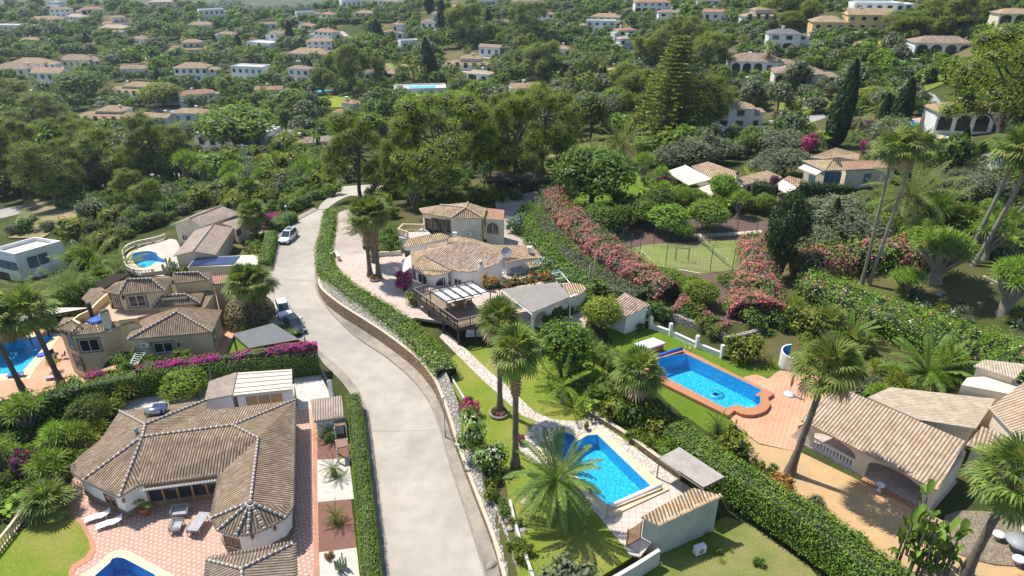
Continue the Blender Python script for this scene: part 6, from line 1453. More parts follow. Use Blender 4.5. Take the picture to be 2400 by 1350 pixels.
stonewall('planter_wall','short cream planter wall at the drive entrance inside the long hedge',[(775,605),(788,600),(795,612)],1.7,2.6,.4,'pale_cream',g0=1.8,sm=0)
stonewall('field_wall','grey stone wall half hidden between the ferns and the long flowering hedge',[(2030,760),(2060,785),(2110,800),(2150,820)],.6,2.6,.4,'stone_wall_grey',g0=1.5,sm=0)
stonewall('terrace_wall','stone block wall and terrace at the right edge below the tall palms',[(2300,660),(2360,690),(2440,700)],3.0,4.3,.5,'stone_wall_grey',g0=3.4,sm=0)
bp=[P(*p,-1.6)for p in smooth_line([(294,618),(290,600),(298,588),(318,578),(345,572),(372,566),(388,560)],2)];balustrade(None,[(p.x,p.y)for p in bp],-1.55,.8,'pale_cream','balustrade',.35,.08,True,label='curved cream balustrade around the kidney pool terrace')
bp=[P(*p,-1.6)for p in smooth_line([(294,622),(302,634),(330,642),(360,640)],2)];balustrade(None,[(p.x,p.y)for p in bp],-1.75,.8,'pale_cream','balustrade',.35,.08,True,label='front balustrade below the kidney pool, behind the feather palms')
bp=[P(*p,0)for p in((-30,1330),(30,1255),(85,1180))];balustrade(None,[(p.x,p.y)for p in bp],.05,.9,'coping','balustrade',.3,.08,True,label='yellowish balustrade along the lawn at the bottom left corner')
t=thing('driveway_gate','dark sliding gate between white pillars, at the end of the magenta hedge','gate',P(757,880,0));mb=MB()
a,b=P(745,868,0),P(775,925,0);up=Vector((0,0,1));mb.beam(a+up*1.6,b+up*1.6,.06,.08);mb.beam(a+up*.15,b+up*.15,.06,.08)
for k in range(26):p=a.lerp(b,k/25);mb.beam(p+up*.15,p+up*1.6,.05,.03)
mb.build('gate_panel','dark_metal',t);
for p,h in((P(740,862,0),2.1),(P(777,930,0),2.0)):mb=MB();mb.box(p+up*h/2,(.4,.4,h),.1);mb.lathe(p+up*h,[(.3,0),(.01,.2)],4);mb.build('pillar','white_wall',t)
# ================= street lamps
def lamp(label,px,H=4.2,z=None,r=.2):
 b=P(*px,z)if z is not None else G(*px);t=thing('street_lamp',label,'street lamp',b,'globe street lamps');mb=MB();mb.tube([b-Vector((0,0,.2)),b+Vector((0,0,.9)),b+Vector((0,0,.95)),b+Vector((0,0,H))],[.075,.075,.05,.045],8);mb.build('post','galvanised',t);mb=MB();mb.sphere(b+Vector((0,0,H+r*.8)),r,10);mb.build('globe','plastic_white',t)
lamp('globe street lamp on the gutter at the bend beside the white oleander bush',(1044,1026),4.6,0)
lamp('globe street lamp beside the dark parked car above the black shade roof',(716,806),3.4,0)
lamp('globe street lamp behind the white sport utility car at the top of the road',(678,536),3.8,0)
for px,l in(((612,240),'thin street lamp among hedges left of the cypress, far hillside'),((1876,278),'street lamp at the edge of the far right side road'),((372,262),'street lamp on the loop of road between the far white villas'),((52,200),'street lamp by the far left road below a white gable house'),((196,232),'street lamp beside the umbrella pine on the far left'),((690,424),'street lamp by the pale yard above the scrub'),((493,385),'street lamp by the side road behind the pine belt'),((2152,222),'street lamp beside the bend of the far right road'),((1922,140),'street lamp in scrub near the blue billboard')):lamp(l,px,5.0)
# ================= the parked cars
def car(label,px,rz,L=4.4,Wd=1.82,H=1.45,paint='carpaint_white',suv=False,z=0.0,name='parked_car'):
 c=P(*px,z);t=bpy.data.objects.new(name,None);COL.objects.link(t);t.location=c;t.rotation_euler=(0,0,rz);setp(t,label,'car')
 def loft(sec,nm,mt,par=t,smooth=True):
  mb=MB();
  for i in range(len(sec)-1):
   A,B=sec[i],sec[i+1]
   for j in range(len(A)-1):mb.face([A[j],B[j],B[j+1],A[j+1]])
  mb.face(sec[0][::-1]);mb.face(sec[-1]);o=mb.build(nm,mt,None);o.parent=par;o.location=(0,0,0)
  if smooth:o.data.polygons.foreach_set('use_smooth',[True]*len(o.data.polygons))
  return o
 b=H*.58;xs=[(-.5,.42,.80),(-.485,.30,.96),(-.42,.22,1.0),(-.2,.2,1.0),(.1,.2,1.0),(.33,.2,.99),(.44,.22,.95),(.49,.28,.86),(.5,.36,.78)]
 tops=[b*.88,b*1.0,b*1.03,b*1.03,b*1.0,b*.93,b*.84,b*.72,b*.62]
 def sect(x,zl,w,zt):y=Wd/2*w;return[(x*L,-y*.93,zl),(x*L,-y,zl+.12),(x*L,-y,zt*.72+.08),(x*L,-y*.90,zt-.03),(x*L,-y*.72,zt),(x*L,0,zt+.025),(x*L,y*.72,zt),(x*L,y*.90,zt-.03),(x*L,y,zt*.72+.08),(x*L,y,zl+.12),(x*L,y*.93,zl)]
 loft([sect(x,zl,w,zt)for(x,zl,w),zt in zip(xs,tops)],'body',paint)
 rr=-.475 if suv else-.44;g=[(rr,b*1.0,.82),(rr+.055,H*.93,.74),(rr+.14,H*.985,.73),(-.02,H*.99,.73),(.07,H*.96,.74),(.235,b*1.0,.84)]
 def cab(x,zt,w,k=0):y=Wd/2*w;return[(x*L,-Wd/2*.86,b*.95),(x*L,-y*1.0,zt-(zt-b)*.10),(x*L,-y*.86,zt),(x*L,0,zt+.03*(zt>b*1.1)),(x*L,y*.86,zt),(x*L,y*1.0,zt-(zt-b)*.10),(x*L,Wd/2*.86,b*.95)]
 loft([cab(*q)for q in g],'windows','car_glass')
 mb=MB();y=Wd/2*.73*.9;mb.prism([((rr+.10)*L,-y),((.0)*L,-y),((.04)*L,-y*.9),((.04)*L,y*.9),(0,y),((rr+.10)*L,y)],H*.975,H+.035)
 for s in(-1,1):
  for x in(rr+.17,-.04 if not suv else-.10):mb.beam((x*L,s*Wd/2*.80,b),(x*L-.02,s*Wd/2*.66,H*.97),.09,.05)
  mb.beam((.235*L,s*Wd/2*.78,b+.01),(.06*L,s*Wd/2*.67,H*.965),.08,.05)
 o=mb.build('roof',paint,None);o.parent=t
 if suv:mb=MB();mb.prism([((rr+.15)*L,-.5),((-.05)*L,-.5),((-.05)*L,.5),((rr+.15)*L,.5)],H+.036,H+.045);o=mb.build('sunroof','car_glass',None);o.parent=t
 for x in(-.31,.32):
  for s in(-1,1):
   mb=MB();mb.tube([(x*L,s*(Wd/2-.22),.33),(x*L,s*(Wd/2+.015),.33)],.33,16);o=mb.build('wheel','rubber',None);o.parent=t
   m2=MB();m2.lathe((0,0,0),[(.2,0),(.2,.01),(.02,.02)],10);m2.v=[(x*L+p[0],s*(Wd/2+.02+p[2]),.33+p[1])for p in m2.v];q=m2.build('rim','steel',None);q.parent=o
 for s in(-1,1):
  mb=MB();mb.box((.485*L,s*Wd/2*.68,b*.70),(.14,.34,.13));o=mb.build('headlight','headlamp',None);o.parent=t
  mb=MB();mb.box((-.495*L,s*Wd/2*.72,b*.82),(.08,.28,.18));o=mb.build('tail_light','tail_red',None);o.parent=t
  mb=MB();mb.box((.19*L,s*(Wd/2+.08),b*1.02),(.14,.2,.13));o=mb.build('mirror',paint,None);o.parent=t
 mb=MB();mb.box((.5*L,0,.42),(.05,Wd*.6,.2));o=mb.build('grille','rubber',None);o.parent=t
 mb=MB();mb.box((.507*L+.02,0,.42),(.03,.5,.11));o=mb.build('number_plate','plate',None);o.parent=t
 return t
car('white sport utility car with dark glass roof, parked facing downhill beside the upper hedge',(676,562),R(-97),4.3,1.82,1.58,suv=True)
car('white hatchback with roof rails parked at the left kerb near the clipped domes',(666,733),R(-64),4.35,1.8,1.46)
car('dark hatchback parked in front of the white hatchback, by the black shade roof',(692,770),R(-55),4.0,1.75,1.45,'carpaint_dark')
t=car('small dark utility buggy with pale roof parked on the gravel drive',(862,575),R(-80),2.9,1.4,1.6,'carpaint_dark',z=1.83,name='utility_buggy')
mb=MB();mb.box((-.3,0,1.68),(1.5,1.25,.07));o=mb.build('canopy','plastic_white',None);o.parent=t
pergola('shade_roof','dark grey flat shade roof on posts beside the dark hatchback',[(547,785),(640,760),(702,798),(585,818)],1.9,-.8,'dark_metal',n=2,n2=2,cover='shade_grey',cat='canopy')
# ================= tennis court fence, net and goals
def ct(p,z=1.95):return P(*p,z)
def post_row(label,pts,H,n_per,zb=1.95,net=True,top=True):
 t=thing('court_fence',label,'fence',ct(pts[0]));up=Vector((0,0,1));P3=[ct(p,zb)for p in pts];w_=MB()
 for a,b in zip(P3,P3[1:]):
  n=n_per
  for k in range(n+1):
   p=a.lerp(b,k/n);mb=MB();mb.tube([p,p+up*H],.05,6);mb.build('post','green_metal',t)
  for k in range(9):w_.tube([a+up*(.2+(H-.3)*k/8),b+up*(.2+(H-.3)*k/8)],.010,3)
  m=int((b-a).length/.5)
  for k in range(m):p=a.lerp(b,k/m);w_.tube([p+up*.1,p+up*H],.007,3)
 w_.build('wire_mesh','green_metal',t)
post_row('green wire fence along the far side of the court',[(1532,574),(1630,570),(1770,562)],4.0,3)
post_row('green wire fence at the left end of the court',[(1440,578),(1498,612)],3.6,3)
post_row('green wire fence along the near side of the court',[(1560,622),(1664,634),(1716,634)],3.6,1)
for i,(p,l)in enumerate((((1598,612),'near goal frame on the court beside the dark shrub'),((1648,572),'far goal frame at the back of the court'))):
 c=ct(p);t=thing('goal_frame',l,'goal',c);mb=MB();e=Vector((1,-.1,0)).normalized();up=Vector((0,0,1));d=Vector((.1,.9,0))
 for q in(c-e*.9,c+e*.9):mb.tube([q,q+up*2.0],.045,6);mb.tube([q+up*2,q+up*1.9+d*.8,q+d*.8],.03,6)
 mb.tube([c-e*.9+up*2,c+e*.9+up*2],.045,6);mb.build('frame','green_metal',t)
t=thing('tennis_net','sagging dark net across the middle of the fenced court','net',ct((1640,575)));a,b=ct((1640,568)),ct((1702,622));up=Vector((0,0,1));mb=MB();mb.tube([a+up*.95,a.lerp(b,.5)+up*.85,b+up*.95],.018,5,1)
for k in range(40):p=a.lerp(b,k/40);mb.tube([p,p+up*.9],.008,3)
for k in range(7):mb.tube([a+up*(.1+k*.13),b+up*(.1+k*.13)],.008,3)
mb.build('mesh',['green_metal','white_paint'],t);mb=MB();mb.tube([b,b+up*1.1],.06,6);mb.tube([a,a+up*1.1],.06,6);mb.build('posts','white_paint',t)
for a,b in(((1500,585),(1530,612)),((1545,623),(1640,640))):strip('court_line',[a,b],[(a[0]+2,a[1]+1),(b[0]+2,b[1]+1.2)],'white_paint',z=1.95,lift=.02,k=1)
# ================= terrace furniture
def lounger(label,px,z,rz,mat='plastic_white'):
 t=bpy.data.objects.new('sun_lounger',None);COL.objects.link(t);t.location=P(*px,z);t.rotation_euler=(0,0,rz);setp(t,label,'sun lounger','white sun loungers')
 mb=MB();pr=[(0,.62),(.25,.45),(.7,.30),(1.1,.36),(1.5,.30),(1.95,.27)]
 for(x0,z0),(x1,z1)in zip(pr,pr[1:]):mb.face([(x0,-.33,z0),(x1,-.33,z1),(x1,.33,z1),(x0,.33,z0)]);mb.face([(x0,.33,z0-.05),(x1,.33,z1-.05),(x1,-.33,z1-.05),(x0,-.33,z0-.05)]);[mb.face([(x0,s*.33,z0-.05),(x1,s*.33,z1-.05),(x1,s*.33,z1),(x0,s*.33,z0)])for s in(-1,1)]
 o=mb.build('seat',mat,None);o.parent=t
 for x in(.35,1.7):
  for s in(-.28,.28):mb=MB();mb.beam((x,s,0),(x,s,.28),.12,.05);o=mb.build('leg',mat,None);o.parent=t
 return t
lounger('upper one of two white sun loungers by the stone plinth of the dark-roofed villa',(262,1207),.03,R(205));lounger('lower one of two white sun loungers by the stone plinth of the dark-roofed villa',(290,1222),.03,R(205))
for px,l in(((150,885),'pale lounger at the near corner of the left pool, under a palm'),((60,880),'blue-cushioned lounger beside the left pool')):lounger(l,px,-3.45,R(190),'fabric_grey' if px[0]>100 else 'fabric_blue')
def wicker(label,px,z,rz,nm='patio_armchair',w=.9,mat='fabric_grey'):
 t=bpy.data.objects.new(nm,None);COL.objects.link(t);t.location=P(*px,z);t.rotation_euler=(0,0,rz);setp(t,label,'chair');f=MB()
 K=[(-w/2,-.4),(w/2,-.4),(w/2,.4),(-w/2,.4)]
 for z_ in(.3,.42,.54,.66,.76):f.tube([(w/2,-.42,z_*.92),(w/2,.42,z_),(-w/2,.42,z_),(-w/2,-.42,z_*.92)],.025,5)
 for x,y in K:f.tube([(x,y,0),(x,y,.72)],.03,5)
 for k in range(7):x=-w/2+w*k/6;f.tube([(x,.42,.28),(x,.42,.76)],.018,4)
 o=f.build('frame',mat,None);o.parent=t;f=MB();f.box((0,-.02,.36),(w*.92,.76,.16));o=f.build('seat_cushion','fabric_grey',None);o.parent=t
wicker('wide grey patio armchair nearest to the glazed doors of the dark-roofed villa',(424,1206),.03,R(8),w=1.3);wicker('grey patio armchair left of the grey patio table',(416,1240),.03,R(95),w=1.1);wicker('grey patio armchair below the grey patio table',(459,1246),.03,R(182),w=1.0)
t=thing('patio_table','long grey slatted patio table among grey armchairs','table',P(465,1222,.03));mb=MB();c=P(465,1222,.78);mb.box(c,(.9,2.0,.06),R(-6));mb.build('table_top','fabric_grey',t);
for sx in(-.35,.35):
 for sy in(-.8,.8):mb=MB();mb.beam((c.x+sx,c.y+sy,.02),(c.x+sx,c.y+sy,.75),.06,.06);mb.build('leg','fabric_grey',t)
def round_table(label,px,z,r=.7,mat='wood_warm',n=5,chairmat='wood_grey',h=.74,where=''):
 c=P(*px,z);t=thing('round_table',label,'table',c);mb=MB();mb.lathe(c+Vector((0,0,h)),[(r,-.05),(r,0),(.01,.01)],20);mb.build('table_top',mat,t);mb=MB();mb.lathe(c,[(r*.5,0),(.07,.08),(.07,h-.05)],10);mb.build('pedestal',mat,t)
 for k in range(n):
  a=k*2*math.pi/n+.3;p=c+Vector((math.cos(a),math.sin(a),0))*(r+.45);q=bpy.data.objects.new('garden_chair',None);COL.objects.link(q);q.location=p;q.rotation_euler=(0,0,a+math.pi/2);setp(q,'','chair');q['_near']=where;q['_lab']='chair around '+where
  f=MB();f.box((0,0,.44),(.46,.46,.05));o=f.build('seat',chairmat,None);o.parent=q;f=MB();f.box((0,-.22,.72),(.46,.04,.5));o=f.build('backrest',chairmat,None);o.parent=q
  f=MB();[f.tube([(x,y,0),(x,y,.44)],.02,4)for x in(-.2,.2)for y in(-.2,.2)];o=f.build('legs',chairmat,None);o.parent=q
round_table('round brown dining table under the striped canopy on the timber deck',cE(700,500),ZD,.95,'wood_warm',5,'wood_grey',where='the round brown table on the timber deck')
round_table('small wooden table with chairs at the back of the timber deck',cE(820,410),ZD,.5,'wood_warm',3,'wood_warm',where='the small wooden table at the back of the deck')
round_table('dark round table with a wicker set by the reed shelter',(1600,1105),.95,.45,'wood_dark',3,'orange_brown',where='the dark table under the reed shelter')
round_table('dark bistro table on the deck of the left pool beside a palm trunk',(132,842),-3.45,.45,'dark_metal',3,'dark_metal',where='the dark bistro table by the left pool')
t=thing('stone_table','round grey stone table on the paved circle at the bottom right corner','table',P(2385,1290,.95));c=P(2385,1285,.95);mb=MB();mb.lathe(c,[(.5,0),(.42,.4),(.5,.62)],14);mb.lathe(c+Vector((0,0,.62)),[(.95,0),(1.0,.1),(.01,.12)],24);mb.build('table_top','grey_paint',t)
for i,(px,l)in enumerate((((2338,1262),'round-backed pale stone seat left of the stone table'),((2385,1320),'pale stone seat in front of the stone table'),((2405,1252),'pale stone seat behind the stone table at the right edge'))):
 c=P(*px,.95);t=thing('stone_bench',l,'bench',c);mb=MB();mb.box(c+Vector((0,0,.2)),(.35,.3,.4));mb.build('base','pale_stone',t);mb=MB();mb.lathe(c+Vector((0,0,.4)),[(.42,0),(.42,.1),(.01,.1)],14,sx=1.2);mb.build('seat','plastic_white',t)
t=thing('swing_seat','white slatted swing seat hanging below the timber deck','swing',P(1110,790,.9));c=P(1109,786,1.4);mb=MB();mb.box(c,(1.7,.55,.07),.1);mb.box(c+Vector((.03,.3,.3)),(1.7,.05,.55),.1);[mb.box(c+Vector((s*.85,s*.08,.15)),(.06,.5,.3),.1)for s in(-1,1)];mb.build('bench','plastic_white',t);mb=MB();[mb.tube([c+Vector((s*.8,.0,.1)),(c.x+s*.8,c.y,3.1)],.015,4)for s in(-1,1)];mb.build('chains','steel',t)
t=thing('parasol_base','furled parasol on a white wheeled base, on the terracotta terrace','parasol',P(1850,925,.85));c=P(1850,925,.87);mb=MB();mb.lathe(c,[(.55,0),(.55,.12),(.1,.2),(.06,.22)],14);mb.build('base','plastic_white',t);mb=MB();mb.tube([c,c+Vector((0,0,2.6))],.035,6);mb.build('pole','steel',t);mb=MB();mb.lathe(c+Vector((0,0,1.0)),[(.05,0),(.13,.2),(.16,.9),(.05,1.55),(.01,1.6)],10);mb.build('canopy','terracotta',t)
t=thing('outdoor_shower','white curved shower screen lined in blue, between the lawn and the rock garden','shower',P(1843,850,.8));c=P(1846,858,.8);mb=MB();R_=1.0
for k in range(16):
 a0,a1=1.2+k*.27,1.2+(k+1)*.27;h0=2.3-.05*k;p0,p1=[c+Vector((math.cos(a)*R_,math.sin(a)*R_,0))for a in(a0,a1)];q0,q1=[c+Vector((math.cos(a)*(R_-.14),math.sin(a)*(R_-.14),0))for a in(a0,a1)];u=Vector((0,0,h0));u1=Vector((0,0,h0-.05))
 mb.face([p0,p1,p1+u1,p0+u],0);mb.face([q1,q0,q0+u,q1+u1],1);mb.face([p0+u,p1+u1,q1+u1,q0+u],0)
mb.build('screen',['white_wall','pool_tiles_blue'],t)
t=thing('outdoor_kitchen','L-shaped outdoor kitchen counter with wooden doors beside the left pool','counter',P(48,770,-3.5));p=[P(*q,-2.6)for q in((18,778),(30,745),(70,742),(62,768))];mb=MB();mb.prism([(q.x,q.y)for q in p],-3.5,-2.65);mb.build('counter','cream_wall',t);mb=MB();c=P(46,778,-3.1);mb.box(c,(2.2,.1,.6),.1);mb.build('doors','wood_warm',t)
t=thing('air_conditioner','loose air conditioner unit standing in the shade below the greenish pool hut','air conditioner',P(1640,1290,-.55));c=P(1640,1287,-.1);mb=MB();mb.box(c,(.95,.45,.75),.4);mb.build('casing','plastic_white',t);mb=MB();d=Vector((math.sin(.4)*.24,-math.cos(.4)*.24,0));mb.lathe((0,0,0),[(.26,0),(.26,.01),(.01,.01)],14);mb.v=[(c.x+d.x+x*math.cos(.4),c.y+d.y+x*math.sin(.4)-z,c.z+y)for x,y,z in mb.v];mb.build('fan_grille','grey_paint',t)
t=thing('slatted_gate','brown slatted wooden gate beside the white end of the pool hut','gate',P(1485,1275,.9));a,b=P(1468,1282,.9),P(1500,1262,.9);mb=MB()
for k in range(8):mb.beam(a+Vector((0,0,.15+k*.22)),b+Vector((0,0,.15+k*.22)),.04,.13)
[mb.beam(q,q+Vector((0,0,1.9)),.1,.1)for q in(a,b)];mb.build('panel','wood_warm',t)
t=thing('water_bowl','white stone bowl on a pedestal inside the porch of the sand-coloured villa','bowl',P(2060,1150,.95));c=P(2060,1150,.96);mb=MB();mb.lathe(c,[(.25,0),(.1,.1),(.1,.45),(.35,.62),(.36,.7),(.3,.68),(.01,.55)],14);mb.build('bowl','plastic_white',t)
t=thing('blue_sunshade','round blue sunshade lying on the roof terrace of the yellow villa','sunshade',P(*cB(545,775),3.4));c=P(*cB(545,775),3.4);mb=MB();mb.lathe(c,[(1.0,0),(.6,.12),(.01,.2)],16);mb.build('canopy','fabric_blue',t);mb=MB();mb.tube([c-Vector((0,0,.65)),c+Vector((0,0,.1))],.03,6);mb.build('pole','steel',t)
t=thing('blue_float','round blue float lying on the deck of the left pool','float',P(97,832,-3.4));mb=MB();mb.lathe(P(97,832,-3.42),[(.5,0),(.55,.08),(.4,.12),(.01,.06)],16);mb.build('float','fabric_blue',t)
for px,z,l,k,s in(((342,1205),.03,'large clay pot with a young banana plant at the corner of the patio','banana',.55),((1222,1040),.95,'clay pot of red flowers beside the tall palm trunk','bougain',.5),((1374,1005),1.0,'clay pot with a yellow-green plant on the coping of the central pool','shrub_lime',.35),((1500,775),.85,'clay pot in front of the white garden store','shrub_green',.55),((950,680),1.85,'big dark pot of magenta bougainvillea beside the villa drive','bougain',1.5),((300,815),-.75,'square pot with a spiky plant in the yellow villa courtyard','yucca_low',.8),((2015,1052),.95,'pot with an agave at the left end of the porch','agave',.8),((128,868),-3.4,'row pot with a fan palm beside the yellow villa wall','yucca_low',.9),((560,780),-.75,'round wicker planter by the clipped domes','shrub_olive',.5),((638,590),-1.5,'white pot with a small palm behind the upper hedge','cycad',1.0)):
 pot(P(*px,z),l,k,s,.42 if 'large' in l or 'big' in l else.26,.75 if 'large' in l or 'big' in l else.4,'wood_dark' if 'dark' in l else 'terracotta')
def ring_planter(label,px,z,r=.9):
 c=P(*px,z);t=thing('ring_planter',label,'planter',c);mb=MB();mb.lathe(c,[(r,0),(r*1.08,.12),(r,.3),(r*.85,.3),(r*.85,.2),(.01,.2)],18);mb.build('stone_ring','rock',t)
 for k in range(7):a=k*.9;meshobj('flowers',PROTO[('shrub_russet','shrub_lime','bougain')[k%3]]['crown'],t,(math.cos(a)*r*.6,math.sin(a)*r*.6,.2),a,.3)
ring_planter('round stone planter of flowers at the foot of the palm by the footpath',(1170,970),.92,1.0);ring_planter('stone ring planter at the foot of the twin palms on the villa drive',(880,655),1.85,.8)
for px,H,l in(((1388,696),6.2,'bare grey pole in front of the ivy hedge, right one of two'),((1378,690),4.2,'shorter bare pole just left of the tall grey pole'),((1803,258),7.5,'wooden power pole in the scrub by the far right road'),((2148,330),6.0,'leaning dark pole between the purple hedge and the right-hand villa')):
 b=G(*px);mb=MB();mb.tube([b-Vector((0,0,.3)),b+Vector((.1,0,H))],[.12,.09],7);setp(mb.build('pole','wood_grey',origin=b),l,'pole')
b=G(586,440);t=thing('power_pylon','lattice power pylon with crossarm standing in the green reeds','pylon',b);mb=MB();H=10
for k in range(4):a=k*math.pi/2+.78;mb.tube([b+Vector((math.cos(a)*.6,math.sin(a)*.6,-.3)),b+Vector((math.cos(a)*.18,math.sin(a)*.18,H))],.05,4)
for k in range(11):
 z=k*H/11;r0=.6-.42*z/H;r1=.6-.42*(z+H/11)/H
 for j in range(4):a,a2=j*math.pi/2+.78,(j+1)*math.pi/2+.78;mb.tube([b+Vector((math.cos(a)*r0,math.sin(a)*r0,z)),b+Vector((math.cos(a2)*r1,math.sin(a2)*r1,z+H/11))],.03,3)
mb.beam(b+Vector((-1.5,.3,H-.3)),b+Vector((1.5,-.3,H-.3)),.12,.12);mb.build('lattice','galvanised',t)
e=G(700,405)+Vector((0,0,9));mb=MB()
for s in(-1.4,0,1.4):A=b+Vector((s,-s*.2,H-.2));B=e+Vector((s,0,0));mb.tube([A.lerp(B,q/8)-Vector((0,0,1.2*(1-(2*q/8-1)**2)))for q in range(9)],.018,3)
mb.build('power_line','dark_metal',t)
t=thing('billboard','blue billboard among scrub on the far right slope','billboard',G(1945,128));b=Vector(t['_w']);mb=MB();mb.box(b+Vector((0,0,2.6)),(4.6,.15,2.6),-.1);mb.build('panel','blue_glass',t);mb=MB();[mb.beam(b+Vector((s,0,-.2)),b+Vector((s,.1,1.5)),.15,.15)for s in(-1.8,1.8)];mb.build('posts','galvanised',t)
t=thing('open_garage','dark low hut with weathered brown roof under the central pines','shed',G(1205,440));z=hz(*Vector(t['_w'])[:2]);mb=MB();a,b,c,d=[P(*q,z+2.6)for q in((1150,404),(1265,408),(1285,422),(1135,424))];mb.face([a+Vector((0,0,.4)),d,c,b+Vector((0,0,.4))][::-1]);mb.face([a+Vector((0,0,.25)),d-Vector((0,0,.12)),c-Vector((0,0,.12)),b+Vector((0,0,.25))]);mb.build('roof','trunk_bark',t)
for q in(a,b,c,d,d.lerp(c,.5)):mb=MB();mb.beam((q.x,q.y,z-.3),(q.x,q.y,z+2.5),.2,.2);mb.build('post','wood_dark',t)
mb=MB();p=[b.lerp(a,.4),b,c,c.lerp(d,.4)];mb.prism([(q.x,q.y)for q in p],z-.3,z+2.5);mb.build('wall','wood_dark',t)
car('dark car parked under the low hut beneath the pines',(1172,440),R(-95),4.0,1.7,1.5,'carpaint_dark',z=z)
cut_pools()
# ================= palms of the near gardens
put('fan1',1172,965,100,245,'shaggy fan palm rising from the round stone planter, crown against the taupe shade cloth',z=.9)
put('fan1',1208,1095,120,300,'tall fan palm on the lawn beside the footpath junction, dead skirt below its crown',z=.9)
put('fan1',868,648,80,178,'left of the twin shaggy fan palms on the villa drive',z=1.8);put('fan1',888,652,82,182,'right of the twin shaggy fan palms on the villa drive',z=1.8);put('fan0',876,615,70,130,'shorter fan palm half hidden behind the twin palms on the drive',z=1.8)
put('fan1',1487,968,118,140,'shaggy fan palm left of the long compass pool',z=.8)
put('fan_bare',1850,1110,150,290,'leaning fan palm between the terracotta terrace and the arched porch',z=.8,tilt_=(0,.10))
put('fan_bare',2262,1345,185,275,'big fan palm with rough trunk in the bottom right corner before the porch end',z=.9,tilt_=(0,.07))
put('fan_tall',2020,665,96,335,'very tall slim fan palm, left one of the pair above the flowering hedge',tilt_=(0,-.02));put('fan_tall',2036,668,98,340,'very tall slim fan palm, right one of the pair above the flowering hedge',tilt_=(0,.07))
for x,y,h,tl,w,l in((2263,612,300,.14,120,'leftmost of three leaning tall palms at the right edge'),(2282,622,310,.20,130,'middle of three leaning tall palms at the right edge'),(2302,600,290,.16,120,'rightmost of three leaning tall palms at the right edge')):put('fan_tall',x,y,w,h,l,tilt_=(0,tl))
put('fan_bare',146,905,120,215,'fan palm with long grey trunk beside the left pool, crown left of the yellow villa',z=-3.5,tilt_=(0,-.08));put('fan_bare',62,930,120,215,'leaning fan palm at the very left edge over the left pool',z=-3.5,tilt_=(0,-.10))
put('fan_bare',606,768,92,140,'left of two fan palms rising through the clipped domes',z=-.8,tilt_=(0,-.12));put('fan_bare',626,762,92,135,'right of two fan palms rising through the clipped domes',z=-.8,tilt_=(0,-.06))
put('fan0',602,562,74,90,'fan palm at the road-side end of the pinkish gable roofs',z=-1.6);put('fan0',590,478,60,60,'fan palm in the scrub beyond the pinkish gable roofs');put('fan0',250,690,60,60)
put('date0',222,655,160,90,'feather palm in front of the scrub slope, right of the white cube house',z=-7);put('date0',172,716,140,95,'dark feather palm between the white cube house and the yellow villa',z=-6);put('date1',292,640,110,55,'feather palm drooping over the kidney pool balustrade',z=-3)
put('date1',62,700,90,60);put('fan_bare',0,800,100,70,'palm crown at the left edge beside the pool bar',z=-3.5)
put('canary',1300,1212,212,165,'date palm with arching fronds beside the central pool, its shadow on the lawn',z=.9)
put('canary',2166,905,200,110,'spreading feather palm in the rock garden before the flowering hedge',z=.9);put('canary',1990,800,130,60,'small feather palm at the foot of the flowering hedge beside the fern bank')
put('queen',1318,945,130,95,'slender feather palm on the lawn below the round-crowned tree',z=.9);put('queen',1285,900,90,60,z=.9);put('queen',1375,925,90,45,z=.9)
put('date0',2112,545,200,170,'large feather palm with orange fruit stalks right of the low awning villa');put('date1',2185,540,150,120);put('date1',2050,500,90,80)
put('date0',1448,385,120,100,'tallest feather palm of the group beyond the round dark-green tree');put('date1',1395,385,90,60,'middle feather palm with yellow stalks beyond the round dark-green tree');put('date1',1350,385,80,50,'feather palm left of its group beyond the round dark-green tree');put('fan0',1306,402,55,90,'thin fan palm standing in front of the brown field behind the pines')
put('date1',838,540,70,40,z=1.8)
put('fan_bare',2250,560,100,60);put('dragon',2190,660,130,120,'broad dragon tree left of the tall leaning palms');put('dragon',2350,735,110,130,'dragon tree with forked grey trunk above the rockery at the right edge')
put('dragon',2120,690,80,60);put('date1',2350,580,100,60)
# ================= columns
put('cypress0',1950,345,48,195,'tallest dark cypress, leaning slightly, above the low awning villa',tilt_=(0,.08));put('cypress0',2064,308,28,88,'smallest of three cypresses above the purple bougainvillea');put('cypress0',2099,312,44,125,'leaning cypress in front of the lawn of the right-hand white villa',tilt_=(0,.07))
put('cypress1',2246,378,26,80,'narrow cypress below the white villa at the right');put('cypress1',2290,388,26,56,'short cypress right of the narrow one below the white villa')
put('cypress1',1944,562,28,96,'left and tallest of three thin cypresses among the olives');put('cypress1',1958,580,18,66,'thinnest of three cypresses among the olives');put('cypress1',1980,582,26,74,'right one of three thin cypresses among the olives')
put('ivycol',1825,655,92,195,'broad dark ivy-clad conifer beside the court with purple flowers');put('bougain_purple',1800,500,22,22,dz=5)
put('cypress1',1748,480,18,45,'thin cypress against the ivy wall between two awnings');put('norfolk',1572,335,165,235,'tall dark Norfolk pine with tiered branches in the middle right')
